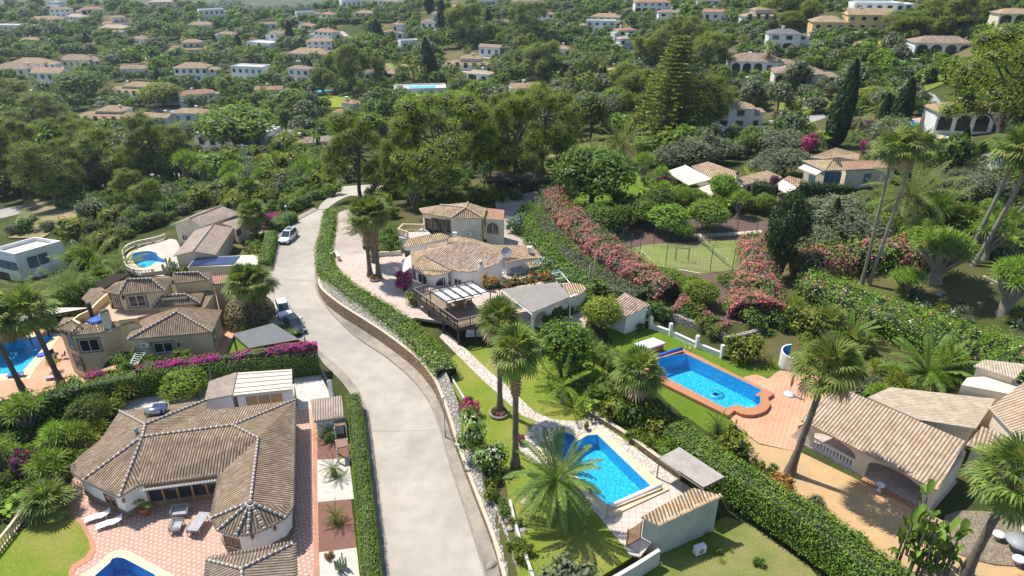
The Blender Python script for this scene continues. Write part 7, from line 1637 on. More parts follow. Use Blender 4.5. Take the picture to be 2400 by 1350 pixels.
# ================= hedges
def hp(pts,z):return[P(x,y,z)for x,y in pts]
hedge('hedge',hp([(775,505),(772,545),(760,590),(766,645),(820,695),(890,738),(960,788),(1010,838),(1048,885)],1.25),2.6,1.3,'long bright hedge with pink flowers on top of the curving stone retaining wall',('leaf_hedge_bright','leaf_bright'),dens=50,ls=.105,lumps=.12,flowers=['flower_pink','flower_white'],fl=3.2,ws=[1.9,2.2,2.4,2.6,2.9,3.0,2.6],hs=[1.3,1.3,1.4,1.3,1.2])
hedge('hedge',hp([(832,958),(842,1050),(851,1140),(862,1250),(874,1380),(888,1520)],0),1.35,2.0,'clipped green hedge along the left side of the road at the bottom',('leaf_hedge_bright',),dens=120,ls=.06,lumps=.05,rounded=.2)
hedge('hedge',hp([(190,955),(330,925),(500,900),(640,885),(750,872)],0),1.5,2.9,'tall clipped hedge topped with magenta bougainvillea between the two villas on the left',('leaf_hedge','leaf_hedge_bright'),dens=70,ls=.075)
hedge('bougainvillea',[p+Vector((0,.5,2.55))for p in hp([(330,925),(420,908),(500,900),(640,885),(748,872)],0)],1.3,.75,'magenta bougainvillea spilling along the top of the tall clipped hedge',('leaf_bright','leaf_oleander'),dens=16,ls=.10,lumps=.16,flowers=['flower_magenta'],fl=60,fbias=-.4,hs=[.4,.5,.6,.9,.9],cat='climber')
hedge('hedge',hp([(-90,1050),(20,1015),(120,990),(215,960)],-.5),2.6,3.6,'dark overgrown hedge at the left edge below the left pool deck',('leaf_broad','leaf_hedge'),dens=22,ls=.16,lumps=.2)
hedge('hedge',hp([(1570,1052),(1640,1105),(1740,1170),(1850,1245),(1960,1320),(2110,1440)],.2),2.6,3.1,'big ivy-covered hedge running diagonally to the bottom edge at the right',('leaf_ivy','leaf_hedge_bright'),dens=80,ls=.09,lumps=.10,rounded=.35)
hedge('hedge',hp([(1470,905),(1530,960),(1590,1020)],.8),1.6,1.3,'low dark hedge between the two pool gardens',('leaf_broad',),dens=40,ls=.1,lumps=.08)
hedge('hedge',hp([(1268,480),(1268,525),(1300,580),(1360,640),(1430,688),(1500,715)],1.8),1.8,1.9,'pale ivy hedge curving behind the middle villa beside the pink oleanders',('leaf_olive','leaf_hedge_bright'),dens=34,ls=.13,lumps=.1,ws=[1.6,2.6,3.4,3.4,3.0])
hedge('hedge',hp([(1235,500),(1246,560),(1290,620),(1345,668),(1400,700)],1.8),2.8,1.6,'bright green shrubbery along the far side of the middle villa',('leaf_bright','leaf_hedge'),dens=24,ls=.16,lumps=.22,flowers=['flower_blue'],fl=.8)
hedge('oleander_hedge',hp([(1290,466),(1312,515),(1362,572),(1432,626),(1505,672),(1562,708)],1.9),4.2,3.2,'long pink oleander hedge running diagonally beside the fenced court',('leaf_oleander','leaf_olive'),dens=22,ls=.14,lumps=.4,flowers=['flower_pink'],fl=26,fbias=-.9,rounded=.5,hs=[2.6,3.2,3.4,3.2,2.6],ws=[3.4,4.2,4.6,4.4,3.6])
hedge('oleander_hedge',hp([(1755,590),(1775,640),(1765,700),(1770,755)],1.9),4.0,2.8,'pink oleander mass right of the red gravel bed',('leaf_oleander','leaf_olive'),dens=22,ls=.14,lumps=.4,flowers=['flower_pink'],fl=26,fbias=-.8,rounded=.5,ws=[3,4,6,6.5])
hedge('oleander_hedge',[G(*p)for p in[(1870,650),(1920,640),(2000,625),(2080,620),(2150,620)]],5.0,3.2,'pink-flowered shrubbery behind the pair of very tall palms',('leaf_oleander','leaf_hedge_bright'),dens=16,ls=.17,lumps=.5,flowers=['flower_pink'],fl=13,fbias=-.3,rounded=.5)
hedge('flowering_hedge',[G(*p)for p in[(1880,690),(1960,715),(2050,755),(2150,795),(2260,835),(2400,890),(2500,930)]],5.0,2.8,'wide bright green hedge dotted with red flowers on the right slope',('leaf_hedge_bright','leaf_bright'),dens=40,ls=.125,lumps=.35,flowers=['flower_pink','flower_pink','flower_white'],fl=5,fbias=.2,rounded=.5,ws=[4,5,6,6.5,7,7])
hedge('hedge',hp([(648,548),(662,530),(690,520)],-.3),2.6,1.9,'rounded clipped hedge at the street lamp above the white sport utility car',('leaf_hedge_bright',),dens=40,ls=.11,lumps=.04)
hedge('hedge',hp([(622,640),(632,600),(640,566)],-.5),1.8,2.0,'clipped hedge on the left kerb above the parked sport utility car',('leaf_hedge_bright',),dens=40,ls=.11,lumps=.04)
hedge('hedge',hp([(655,780),(680,792),(700,800)],-.5),1.2,1.2,'short hedge between the dark hatchback and the black shade roof',('leaf_hedge_bright',),dens=40,ls=.1,lumps=.04)
hedge('hedge',hp([(1280,775),(1310,755),(1350,738),(1385,720)],1.0),1.5,2.0,'dark clipped hedge along the white arcade of the summer kitchen',('leaf_hedge',),dens=40,ls=.11,lumps=.05)
hedge('hedge',hp([(1385,835),(1415,850),(1445,868)],.9),1.8,1.6,'short dark clipped hedge beside the round-crowned tree',('leaf_hedge',),dens=40,ls=.1,lumps=.06)
hedge('hedge',hp([(1300,822),(1340,815),(1370,835)],.9),2.0,1.2,'low dark hedge under the round-crowned tree',('leaf_broad',),dens=26,ls=.12,lumps=.1)
hedge('hedge',[P(x,y,2.0)for x,y in((1868,470),(1930,476),(1990,478))],1.6,3.6,'dark ivy wall below the right half of the low awning villa',('leaf_cypress',),dens=20,ls=.16)
hedge('hedge',[P(x,y,2.0)for x,y in((1762,475),(1790,480),(1812,486))],1.6,4.2,'dark ivy mass between two awnings of the low villa',('leaf_cypress',),dens=20,ls=.16)
hedge('vine',[P(*cE(*p),4.15)for p in((1010,290),(1250,270),(1500,225),(1850,160))],1.4,.5,'yellowing vine over the white pergola beams of the middle villa',('leaf_yellow','leaf_russet'),dens=16,ls=.16,lumps=.25,cat='climber')
hedge('hedge',[P(x,y,-1.5)for x,y in((395,648),(470,645),(560,640),(610,632))],1.8,1.2,'bright hedge between the solar garage and the yellow villa',('leaf_lime','leaf_bright'),dens=24,ls=.14,lumps=.15)
hedge('bougainvillea',[P(x,y,-1.0)for x,y in((618,530),(640,522),(655,518))],1.8,1.6,'magenta bougainvillea hedge end beside the upper street lamp',('leaf_broad',),dens=14,ls=.13,lumps=.2,flowers=['flower_magenta'],fl=40,fbias=-1.5,cat='climber')
hedge('bougainvillea',[G(*p)for p in((1990,300),(2030,305),(2070,312),(2110,325))],2.4,2.0,'long purple bougainvillea hedge below the lawn of the right-hand white villa',('leaf_broad',),dens=14,ls=.16,lumps=.3,flowers=['flower_purple'],fl=36,fbias=-1.5,cat='climber')
# ================= named bushes and garden trees
put('dome',588,750,122,None,'larger front clipped brown-green dome at the road bend',z=-.8);put('dome',582,700,96,None,'smaller clipped brown-green dome behind the larger one',z=-.8)
put('oleander_white',1112,1060,95,90,'white-flowered oleander bush on the wall beside the road lamp',z=1.0);put('oleander_white',1150,1108,85,60,'lower white-flowered bush hanging over the rockery',z=.9);put('bougain',1100,975,44,34,'magenta bush above the white-flowered oleander',z=1.0)
put('broad0',1386,492,185,140,'large round dark-green tree between the pines and the low awning villa');put('broad1',1316,885,140,120,'round-crowned dense tree beside the slender feather palms',z=.9);put('lime0',1408,775,85,75,'small yellow-green tree beside the garden store',z=.9);put('bright0',1405,745,60,40,z=.9)
for x,y,w,h,l in((1565,548,95,65,'left citrus tree behind the court fence'),(1655,538,95,65,'right citrus tree behind the court fence'),(1600,562,50,40,'small citrus tree against the far fence of the court'),(1440,545,90,60,None),(1500,525,90,60,None),(1545,500,80,60,None),(1400,540,80,60,None),(1560,678,80,46,'dark citrus bush by the near court fence'),(1612,690,70,42,'citrus bush left of the small round bush near the court'),(1640,715,80,55,'lowest citrus bush on the red gravel bed')):put('bright1' if x>1550 else 'broad0',x,y,w,h,l,z=1.9 if y>520 else None)
put('shrub_round',1700,668,44,34,'small round bush on the red gravel bed near the court',z=1.9);put('shrub_round',1712,735,46,36,'small round bush at the foot of the pink oleander mass',z=1.9)
for i,(x,y,w,h)in enumerate(((1600,398,120,70),(1650,385,110,60),(1560,400,80,50),(1830,365,115,60),(1835,415,120,65),(1790,420,80,50),(1950,545,150,80),(2015,575,120,70),(1900,605,120,70),(1880,560,90,50))):put('olive%d'%(i%2),x,y,w,h)
put('shrub_round',1125,470,60,34,'dark round clipped bush between the pines and the villa drive');put('shrub_round',912,560,40,34,'round bright bush beside the balcony of the middle villa',z=1.8);put('shrub_green',915,590,60,36,None,z=1.8);put('shrub_lime',880,600,26,20,None,z=1.8);put('shrub_lime',1085,480,40,24,None)
put('bougain_purple',70,1130,70,70,'purple bougainvillea among greens at the left edge beside the patio',z=-.5);put('fan_low',118,1200,110,60,'low fan palm beside the lawn at the bottom left',z=0)
put('bougain',232,890,40,20,'magenta clump on the green mass at the left end of the tall hedge',z=2.0);put('bright1',440,935,100,60,'bright low bush in front of the tall hedge behind the dark-roofed villa',z=0);put('yucca',370,915,60,60,'yucca against the tall clipped hedge',z=0);put('cactus',498,905,20,50,'thin cactus against the tall hedge near the garage',z=0);put('cactus',405,648,34,40,'candelabra cactus beside the solar garage',z=-1.6)
put('agave',470,930,36,20,None,z=0);put('agave',400,945,36,20,None,z=0)
for x,y,l in((772,1030,'first cycad inside the roadside hedge, beside the gate shelter'),(784,1115,'second cycad on the white gravel square inside the roadside hedge'),(788,1225,'third cycad on the red gravel square inside the roadside hedge')):put('cycad',x,y,62,44,l,z=0)
put('shrub_yellow',772,1307,24,12,'small yellow cushion plant on the white gravel',z=0);put('cactus',800,1335,26,30,'small cactus on the white gravel at the bottom edge',z=0)
put('banana_dark',2145,1335,135,150,'big clump of dark paddle-leaved banana plants in front of the porch end',z=.8);put('banana',2205,1345,60,70,None,z=.8)
put('shrub_olive',1322,1375,150,60,'large grey-green cushion bush at the bottom edge of the lawn',z=.9)
put('shrub_lime',1722,1060,75,50,'feathery yellow-green bush beside the ivy hedge and terracotta terrace',z=.8);put('cycad',1680,1015,70,50,'cycad at the corner of the lawn beside the ivy hedge',z=.8);put('shrub_russet',1830,1150,55,36,None,z=.8);put('shrub_olive',1900,1190,50,26,None,z=.8);put('shrub_green',2010,1280,60,30,None,z=.8);put('shrub_lime',1930,1225,46,30,None,z=.8)
for x,y,w,l in((1772,808,34,'left ball-shaped bush at the corner of the grey dry stone wall'),(1800,800,36,'right ball-shaped bush at the corner of the grey dry stone wall'),(1740,845,74,'yellow-green bush at the lawn corner below the stone wall')):put('shrub_round' if w<40 else 'shrub_lime',x,y,w,w*.8,l,z=.8)
put('grass_tuft',1806,860,50,34,'tuft of yellow grass beside the curved shower screen',z=.8)
put('shrub_green',1470,990,90,60,None,z=.8);put('shrub_lime',1440,985,70,50,'bright bamboo-like clump above the central pool terrace',z=.8);put('banana',1375,975,60,40,None,z=.9)
put('bougain',2030,360,30,30,None);put('bougain',1885,378,36,36,'magenta bougainvillea at the corner of the low awning villa',dz=2.5);put('bougain',1565,445,44,30,'red bougainvillea below the largest cream awning')
put('plumbago',1208,545,40,40,'blue-flowered bush at the back of the middle villa',z=1.8)
put('shrub_russet',1148,700,40,34,'rust-coloured small tree beside the yellowing vine',z=1.8,dz=1.5)
put('shrub_lime',965,712,34,26,None,z=1.8)
fill([(1480,940),(1560,1020),(1600,1080),(1540,1070),(1450,1010)],['shrub_green','shrub_lime','shrub_bright','fan_low'],12,(40,75),1,z=.8,zone='the planted bank above the central pool terrace')
fill([(1130,1130),(1190,1130),(1215,1230),(1240,1330),(1215,1340),(1180,1230)],['shrub_green','shrub_dark','shrub_lime','shrub_bright'],11,(26,48),2,z=.8,zone='the rockery between the road wall and the lawn')
fill([(0,1010),(130,1000),(250,985),(230,1040),(170,1110),(150,1170),(60,1230),(-20,1260)],['shrub_green','shrub_bright','shrub_dark','yucca','banana','broad1'],34,(50,95),3,z=-.5,zone='the shrub border left of the dark-roofed villa')
fill([(240,950),(300,925),(300,960),(240,1010),(190,1090),(180,1060)],['yucca','yucca_low','shrub_bright','banana'],8,(44,70),4,z=0,zone='the shrub border left of the dark-roofed villa')
fill([(0,650),(60,640),(250,620),(280,660),(230,720),(120,790),(60,730),(0,745)],['shrub_green','shrub_bright','shrub_dark','shrub_lime','bright0','broad0'],40,(36,80),5,zone='the palm garden below the white cube house',avoid=[(-10,560,190,735)])
fill([(1730,760),(1850,740),(1960,790),(2040,830),(2100,870),(2260,900),(2300,960),(2230,1000),(2050,960),(1960,890),(1900,850),(1850,800)],['yucca_low','yucca','shrub_green','shrub_lime','agave','shrub_bright','fan_low','shrub_olive'],46,(34,80),6,zone='the rock garden right of the curved shower screen',avoid=[(1730,780,1860,870)])
fill([(2080,640),(2200,690),(2400,740),(2400,830),(2250,790),(2100,730)],['agave','shrub_lime','yucca_low','agave','shrub_olive'],20,(20,44),7,zone='the rockery under the dragon trees')
fill([(1440,470),(1560,480),(1700,470),(1800,500),(1700,510),(1560,500),(1450,500)],['banana','shrub_bright','shrub_green','bright1','yucca'],26,(44,72),8,zone='the planting between the court and the low awning villa')
fill([(1500,420),(1570,440),(1600,470),(1500,480)],['banana','shrub_bright','yucca'],10,(40,60),9,zone='the leafy slope at the left end of the low awning villa')
fill([(2000,480),(2100,540),(2400,520),(2400,640),(2250,600),(2150,600),(2000,560)],['shrub_green','shrub_olive','yucca','banana','bright0','shrub_bright'],34,(50,95),10,zone='the planting under the big feather palm on the right')
fill([(2060,330),(2230,330),(2400,400),(2400,500),(2200,470),(2060,400)],['olive0','shrub_olive','bright0','far0','shrub_dark','olive1'],30,(50,100),11,avoid=[(2130,300,2400,372)],zone='the olive slope below the right-hand white villa')
fill([(1200,620),(1290,640),(1400,700),(1500,720),(1560,740),(1540,760),(1430,715),(1330,690)],['shrub_green','shrub_bright','plumbago','shrub_dark'],14,(36,60),12,z=1.5,zone='the planting behind the summer kitchen')
fill([(1600,720),(1700,770),(1690,795),(1620,770),(1560,735)],['shrub_olive','oleander','shrub_green','shrub_lime'],9,(30,54),13,z=1.8,zone='the strip on top of the grey dry stone wall')
fill([(1340,870),(1420,870),(1470,960),(1400,960),(1340,900)],['queen','banana','shrub_green','fan_low'],10,(50,80),14,z=.9,zone='the leafy corner left of the long compass pool')
fill([(200,855),(300,840),(480,850),(520,870),(300,895),(200,910)],['shrub_bright','shrub_green','shrub_lime'],9,(30,50),15,z=-.4,zone='the courtyard border of the yellow villa')
fill([(880,420),(1000,440),(1030,480),(960,510),(900,520),(880,470)],['shrub_green','shrub_dark','yucca','shrub_lime'],16,(26,50),16,zone='the border between the gravel drive and the pines')
fill([(560,760),(640,770),(650,790),(560,800)],['shrub_green','shrub_olive'],6,(26,40),17,z=-.8,zone='the bed beside the black shade roof')
fill([(540,640),(600,560),(640,560),(620,640)],['shrub_lime','shrub_bright','shrub_green'],8,(36,60),18,z=-1.6,zone='the bed beside the solar garage')
fill([(1940,960),(2080,980),(2240,1000),(2200,1010),(2000,990)],['shrub_green','shrub_lime','shrub_olive','agave'],10,(34,60),19,z=.9,zone='the strip behind the arched porch')
fill([(1780,1090),(1960,1240),(2100,1330),(2080,1370),(1900,1250),(1760,1120)],['shrub_lime','shrub_green','shrub_russet','shrub_olive'],18,(26,50),20,z=.8,zone='the foot of the big ivy hedge by the sandy yard')
fill([(1560,1290),(1640,1240),(1800,1330),(1720,1350)],['shrub_dark','grass_tuft','shrub_green'],5,(20,34),21,z=-.6,zone='the rough grass below the pool hut')
for i in range(26):
 rd=random.Random(i+50);x,y=rd.choice(((rd.uniform(2090,2330),rd.uniform(660,760)),(rd.uniform(1960,2120),rd.uniform(860,950)),(rd.uniform(1150,1230),rd.uniform(1150,1330))))
 p=G(x,y);rock(p,rd.uniform(.25,.6),'',i)
# ================= the houses of the hillside: x0, x1, y top, y foot, form, storeys, wall, roof, label
FH='''75 177 160 210 g 2 w t white gable house with a brown lower roof left of the umbrella pine
228 372 190 230 s 1 w t long white villa with a raised upper block right of the umbrella pine
408 512 153 192 a 2 w t white two-storey villa with an arcade and tan hip roof behind thin palms
538 628 158 195 f 2 w t white flat-roofed cubes between palms, left of the brown-roofed balcony house
673 735 154 200 b 2 w b white house with two dark balcony windows and brown hip roof
165 312 258 293 s 1 w t low white villa with magenta climber on its tan roof at the left
330 405 266 303 g 1 w t low white gabled house below the loop of road
400 490 260 292 h 1 w t low tan roof beside feather palms below the loop of road
425 510 216 244 h 1 w t sprawling tan roof with small chimney behind a dark hedge
600 665 206 230 g 1 w r reddish roof over a blue-white gable right of the feather palm row
-20 95 154 182 h 1 w b long brown-tan roof at the left edge above the road
20 135 145 166 h 1 w t low tan roof behind the long brown roof at the left
130 240 135 160 h 1 o b dark brown-roofed bungalow with purple flowers
285 355 153 182 g 1 w t white bungalow with two stepped tan roofs
395 490 97 130 s 2 o t ochre villa with a small tower, beside a pale pool
505 555 76 97 h 1 w t white bungalow with hip roof left of the upper cypress
565 650 96 120 f 1 w t pair of flat white blocks below the upper cypress
718 782 92 120 a 2 w t white arcaded villa below another white villa, near the middle top
728 790 74 96 h 2 w t white hip-roofed villa just above the arcaded one
630 675 74 95 h 1 w t small white hip-roofed house between two cypresses
665 800 123 142 h 1 o t wide tan roof behind a green hedge above the leafy valley
470 530 23 50 f 2 w t white two-storey terrace block near the skyline
440 500 55 70 a 1 w t white bungalow with a row of small windows below the terrace block
148 205 35 60 b 2 w t white house with tan roof high at the left
245 310 38 66 s 2 w t white villa with tan roof right of the tree-covered knoll
108 150 5 22 f 2 w t white block on the skyline at the left
120 168 18 40 b 2 w t white house just below the skyline block at the left
195 245 18 36 a 1 w t pale bungalow under the skyline pines
-20 52 56 76 f 1 w t white flat-roofed terrace at the left edge
72 148 44 56 h 1 w t low white house above the terrace at the left edge
42 95 92 103 s 1 w t small white pair of roofs in dense trees at the left
265 292 70 92 g 1 w t tiny white gable with a bright wall in dense trees
300 350 85 108 h 1 w t white bungalow with blue terrace right of the tiny gable
350 405 3 20 h 2 o t tan-roofed block on the skyline left of the sky gap
575 628 0 18 s 2 w t white villa with a stepped top near the upper edge
650 702 0 9 h 1 w t white roofline cut by the upper edge, left of centre
695 740 29 44 f 1 w t pale flat-roofed strip near the upper edge
748 787 29 54 b 2 w t white two-storey house with arched windows near the upper edge
700 740 57 72 a 1 w t long white low terrace house left of the arched two-storey one
605 650 54 70 h 1 w t white bungalow above the pair of flat white blocks
230 300 63 80 h 1 o t tan roofs half hidden in trees at the upper left
200 226 103 118 g 1 w t small white hut right of the hidden tan roofs
772 845 238 284 s 2 w t white two-storey house with dark square windows beside the big central pines
445 690 318 352 f 1 w t low white house hidden under the bright spreading tree
686 735 340 357 g 1 o b brown lean-to behind the scrub near the central pines
755 790 332 352 g 1 w b small brown-roofed house behind the left central pine
983 1062 24 69 s 2 w t tall white villa with a red-brown lower floor and hipped roof
828 876 27 46 a 1 w t little white arcade house with hip roof left of the tall villa
893 953 53 92 s 2 w t white stepped villa between magenta bushes
1118 1176 106 134 g 1 w b white gable house left of the dark pine clump
1038 1146 116 166 s 1 w t tan roofs around an arcade behind feather palms
1088 1152 168 196 a 1 w t white villa with four dark arches and tan hip roof
920 1052 206 229 p 1 w t long white garage block with a swimming pool on its roof
813 930 162 192 h 1 w t long white bungalow behind the tall bare-trunked pines
1196 1290 200 234 g 1 w t white villa with a tall chimney right behind the central pines
1250 1300 30 56 b 2 w t white house with balconies right of the dark pine clump top
1380 1455 38 52 h 1 w t blue-white bungalow left of the dark fir
1370 1445 55 76 f 2 w t modern white cube with a glass balcony above the leafy dome
1443 1495 68 86 h 1 w t low house with magenta hedge right of the modern cube
1433 1494 92 122 s 2 w t white house with tan stepped roofs in dense trees
1484 1572 0 30 a 2 w t large white arcaded villa on a terrace at the upper edge
1540 1590 32 56 b 2 w t white house with wide window below the large arcaded villa
1205 1275 0 15 h 1 w t tan-roofed villa cut by the upper edge, centre
1120 1166 0 15 f 1 w t white block cut by the upper edge, centre
866 946 0 14 h 1 w b tan-roofed house cut by the upper edge, left of centre
800 850 0 18 f 1 w t white walls on the slope at the upper edge, left of centre
1290 1346 110 134 h 1 w t tan-roofed house mostly behind pale shrubs
1425 1452 164 182 h 1 o t little tan-roofed pavilion beside the dark cypress row
1480 1520 284 312 f 1 o t small beige pavilion beside the feather palm group
1632 1688 0 14 s 1 w t white villa with a red terrace wall at the upper edge
1645 1705 23 54 g 1 w t white-tan house left of the big upper-right pine
1738 1832 18 54 s 1 w t white villa with bay window under the big upper-right pine
1795 1895 72 118 a 2 w s white villa with solar panels on top and a two-arch porch
1604 1726 112 148 h 1 o b pale house with broad tan roofs behind palms
1705 1868 138 178 a 1 w b long white bungalow with brown tiled roof and blue window
1808 1962 163 210 a 1 c b long cream bungalow with brown shutters and an arched corner porch
1900 2092 28 74 y 2 y t yellow two-storey mansion with a long tan roof and balcony
1995 2147 9 29 f 1 w t long white pavilion with big glass panes above the yellow mansion
2137 2275 94 136 c 1 w b white bungalow with five arches under a dark tiled roof
2334 2440 26 62 c 1 o t tan-roofed arcaded house at the right edge under pines
1622 1656 76 106 b 2 w t narrow white house beside the tall far palm
1672 1790 250 302 h 2 w t white house with pyramid tan roof and grey flank right of the Norfolk pine
2182 2360 246 316 c 1 w t white villa with arched porch, chimney and sloping white roof at the right
2340 2440 370 424 c 1 w s white arched outbuilding at the right edge behind the tall palms
1168 1206 50 62 h 1 o b low brown roof right of the dark upper cypress
938 985 95 118 f 1 w t grey-white block below the tall bare-trunked pine'''
RC={'t':'tile_tan','b':'tile_worn','r':'tile_red','s':'shade_grey'};WC={'w':'white_wall','o':'sand_wall','c':'pale_cream','y':'ochre_wall'}
HB=[];rdf=random.Random(3)
def far_house(line):
 f=line.split(' ',8);x0,x1,yt,yb=map(float,f[:4]);form,st,wc,rc,lab=f[4],int(f[5]),WC[f[6]],RC[f[7]],f[8];rc=rdf.choice(['tile_tan','tile_sand','tile_worn','tile_red'])if f[7]=='t' and x1-x0<90 else rc
 HB.append((x0,yt,x1,yb,lab));b=G((x0+x1)/2,yb);dep=proj(b)[2];W=(x1-x0)*dep/FPX*.92;pm=(proj(b)[1]-proj(b+Vector((0,0,4)))[1])/4
 near=x1-x0>90;hh=max(2.7*st,(yb-yt)/pm*(.84 if form not in 'f' else 1));hh=min(hh,3.6*st+1.2);D=min(max(W*.45,5),11);rz=rdf.uniform(-.22,.22)if near else rdf.uniform(-.6,.6);cz,sz=math.cos(rz),math.sin(rz)
 t=thing('hillside_house',lab,'house',b);o=b+Vector((-sz*D/2,cz*D/2,0));L=lambda x,y,z:Vector((o.x+x*cz-y*sz,o.y+x*sz+y*cz,b.z+z));wm,rm=MB(),MB();wn=[]
 def block(xa,xb,ya,yb_,z0,z1,kind):
  wm.prism([tuple(L(x,y,0)[:2])for x,y in((xa,ya),(xb,ya),(xb,yb_),(xa,yb_))],b.z+z0,b.z+z1,0)
  e=.45;A,B,C,E=L(xa-e,ya-e,z1-.05),L(xb+e,ya-e,z1-.05),L(xb+e,yb_+e,z1-.05),L(xa-e,yb_+e,z1-.05);w_,d_=xb-xa,yb_-ya;rh=min(w_,d_)*.22
  def rf_(ps,m=0):rm.face(ps,m,roof_uv(ps)[0])
  if kind=='flat':
   q=[L(x,y,0)for x,y in((xa,ya),(xb,ya),(xb,yb_),(xa,yb_))];c=sum(q,Vector((0,0,0)))/4;wall_path(wm,[tuple((p+(c-p).normalized()*.2)[:2])for p in q],b.z+z1-.1,b.z+z1+.5,.3,0,closed=True);rm.face([(p.x,p.y,b.z+z1+.02)for p in[v.lerp(c,.05)for v in q]],1);return
  if kind=='hip':
   k=d_*.5 if w_>d_ else w_*.45;R0,R1=L(xa+k,(ya+yb_)/2,z1+rh),L(xb-k,(ya+yb_)/2,z1+rh);rf_([A,B,R1,R0]);rf_([B,C,R1]);rf_([C,E,R0,R1]);rf_([E,A,R0])
  else:
   R0,R1=L(xa-e,(ya+yb_)/2,z1+rh),L(xb+e,(ya+yb_)/2,z1+rh);rf_([A,B,R1,R0]);rf_([C,E,R0,R1]);wm.face([L(xa,ya,z1),L(xa,yb_,z1),L(xa,(ya+yb_)/2,z1+rh-.1)]);wm.face([L(xb,yb_,z1),L(xb,ya,z1),L(xb,(ya+yb_)/2,z1+rh-.1)])
  rm.face([p-Vector((0,0,.03))for p in(A,E,C,B)],1)
 kd={'g':'gable','f':'flat','p':'flat'}.get(form,'hip');h1=hh if st==1 else hh*.5
 if form=='s':block(-W/2,W*.5,0-D/2,D*.3,-1.5,max(2.8,hh*.5),'hip' if W>9 else 'gable');block(-W*.15,W*.33,-D*.2,D/2,-1.5,hh+.3,'hip')
 elif form=='y':block(-W*.5,-W*.05,-D*.45,D*.3,-1.5,hh*.55,'hip');block(-W*.05,W*.5,-D*.3,D/2,-2.5,hh,'gable')
 else:
  block(-W*.5,W*(.28 if near and form!='p' and form!='c' else.5),-D/2,D/2,-2.0,hh,kd)
  if near and form not in 'pc':block(W*.26,W*.5,-D*.35,D*.42,-2.0,hh*.82,kd)
 if not near and form in 'hagbf' and rdf.random()<.7:q_=rdf.choice((-1,1));block(*(sorted((q_*W*.5,q_*W*rdf.uniform(.65,.8)))),-D*rdf.uniform(.1,.7),D*.3,-2.0,hh*rdf.uniform(.55,.8),rdf.choice(('flat','hip','gable')))
 wm.build('wall',wc,t);rm.build('roof',[rc,'aged_white'],t)
 n=max(2,int(W/3.6));yf=-D/2
 for s in range(st):
  for k in range(n):
   xw=-W/2+W*(k+.5)/n;zc=(s+.5)*hh/st+.1;mb=MB();arc=(form in 'ac' and(s==0)and(form=='c' or k<n*.5));w_=W/n*(.38 if arc else.2);h_=hh/st*(.36 if arc else.22)
   if form=='s' and(s==1 and abs(xw-W*.09)>W*.22):continue
   y_=yf if not(form=='s' and s==1)else-D*.2
   if form=='s' and s==0 and st==2:zc=hh*.25
   if xw>W*.26 and near and form not in 'pcsy':y_=-D*.35
   if form=='y':y_=-D*.45 if xw<-W*.05 else-D*.3;zc=zc if xw>-W*.05 else hh*.27
   if form=='y' and xw<-W*.05 and s:continue
   pr=[(-w_,-h_),(w_,-h_)]+([(w_*math.cos(math.pi*i/6),h_*.35+h_*.65*math.sin(math.pi*i/6))for i in range(7)]if arc else[(w_,h_),(-w_,h_)])
   fr=[(-w_-.12,-h_-.12),(w_+.12,-h_-.12),(w_+.12,h_+.12),(-w_-.12,h_+.12)]
   mb.face([L(xw+a,y_-.05,zc+c)for a,c in pr],0)
   if near and not arc:
    for q in range(4):a,c=fr[q],fr[(q+1)%4];mb.beam(L(xw+a[0],y_-.05,zc+a[1]),L(xw+c[0],y_-.05,zc+c[1]),.12,.1,1)
   mb.build('window' if not arc else 'arched_opening',['window_glass' if rdf.random()<.7 or arc else 'blue_glass','white_paint' if wc!='white_wall' else 'stone_trim'],t)
 if form not in 'fp' and rdf.random()<.75:mb=MB();c=L(rdf.uniform(-.3,.3)*W,D*.1,hh+.9);mb.box(c,(.8,.8,2.2),rz,0);mb.box(c+Vector((0,0,1.2)),(1.05,1.05,.2),rz,0);mb.build('chimney',wc,t)
 if form=='p':mb=MB();mb.prism([tuple(L(x*W,y*D,0)[:2])for x,y in((-.22,-.25),(.3,-.25),(.3,.25),(-.22,.25))],b.z+hh,b.z+hh+.12);mb.build('rooftop_pool','pool_tiles',t)
 if rdf.random()<.6 or near:mb=MB();mb.prism([tuple(L(x,y,0)[:2])for x,y in((-W*.55,-D/2-4),(W*.5,-D/2-4),(W*.5,-D/2+.2),(-W*.55,-D/2+.2))],b.z-2.5,b.z+.05);mb.build('terrace','pale_stone' if rdf.random()<.6 else wc,t)
for ln in FH.split('\n'):far_house(ln)
for px,nm,mt in(([(340,131),(395,129),(398,136),(345,138)],'far_pool','pool_tiles_pale'),([(2110,138),(2150,137),(2152,146),(2112,148)],'far_pool','pool_tiles'),([(288,324),(310,323),(310,335),(288,336)],'far_pool','pool_tiles'),([(2112,282),(2150,279),(2178,282),(2172,290),(2130,291)],'far_pool','pool_tiles'),([(735,212),(795,210),(795,214),(735,217)],'far_pool','pool_tiles'),([(1808,305),(1825,306),(1822,318),(1808,317)],'far_pool','pool_tiles')):
 c=G(sum(p[0]for p in px)/4 if len(px)==4 else 2140,px[0][1]);W_=[P(x,y,c.z+.35)for x,y in px];t=thing('swimming_pool','','pool',(c.x,c.y,c.z));mb=MB();mb.prism([(p.x,p.y)for p in W_],c.z-1.5,c.z+.3);mb.build('water',mt,t);mb=MB();cc=sum(W_,Vector((0,0,0)))/len(W_);mb.prism([tuple((p+(p-cc).normalized()*1.2)[:2])for p in W_],c.z-1.6,c.z+.24);mb.build('coping','coping',t)
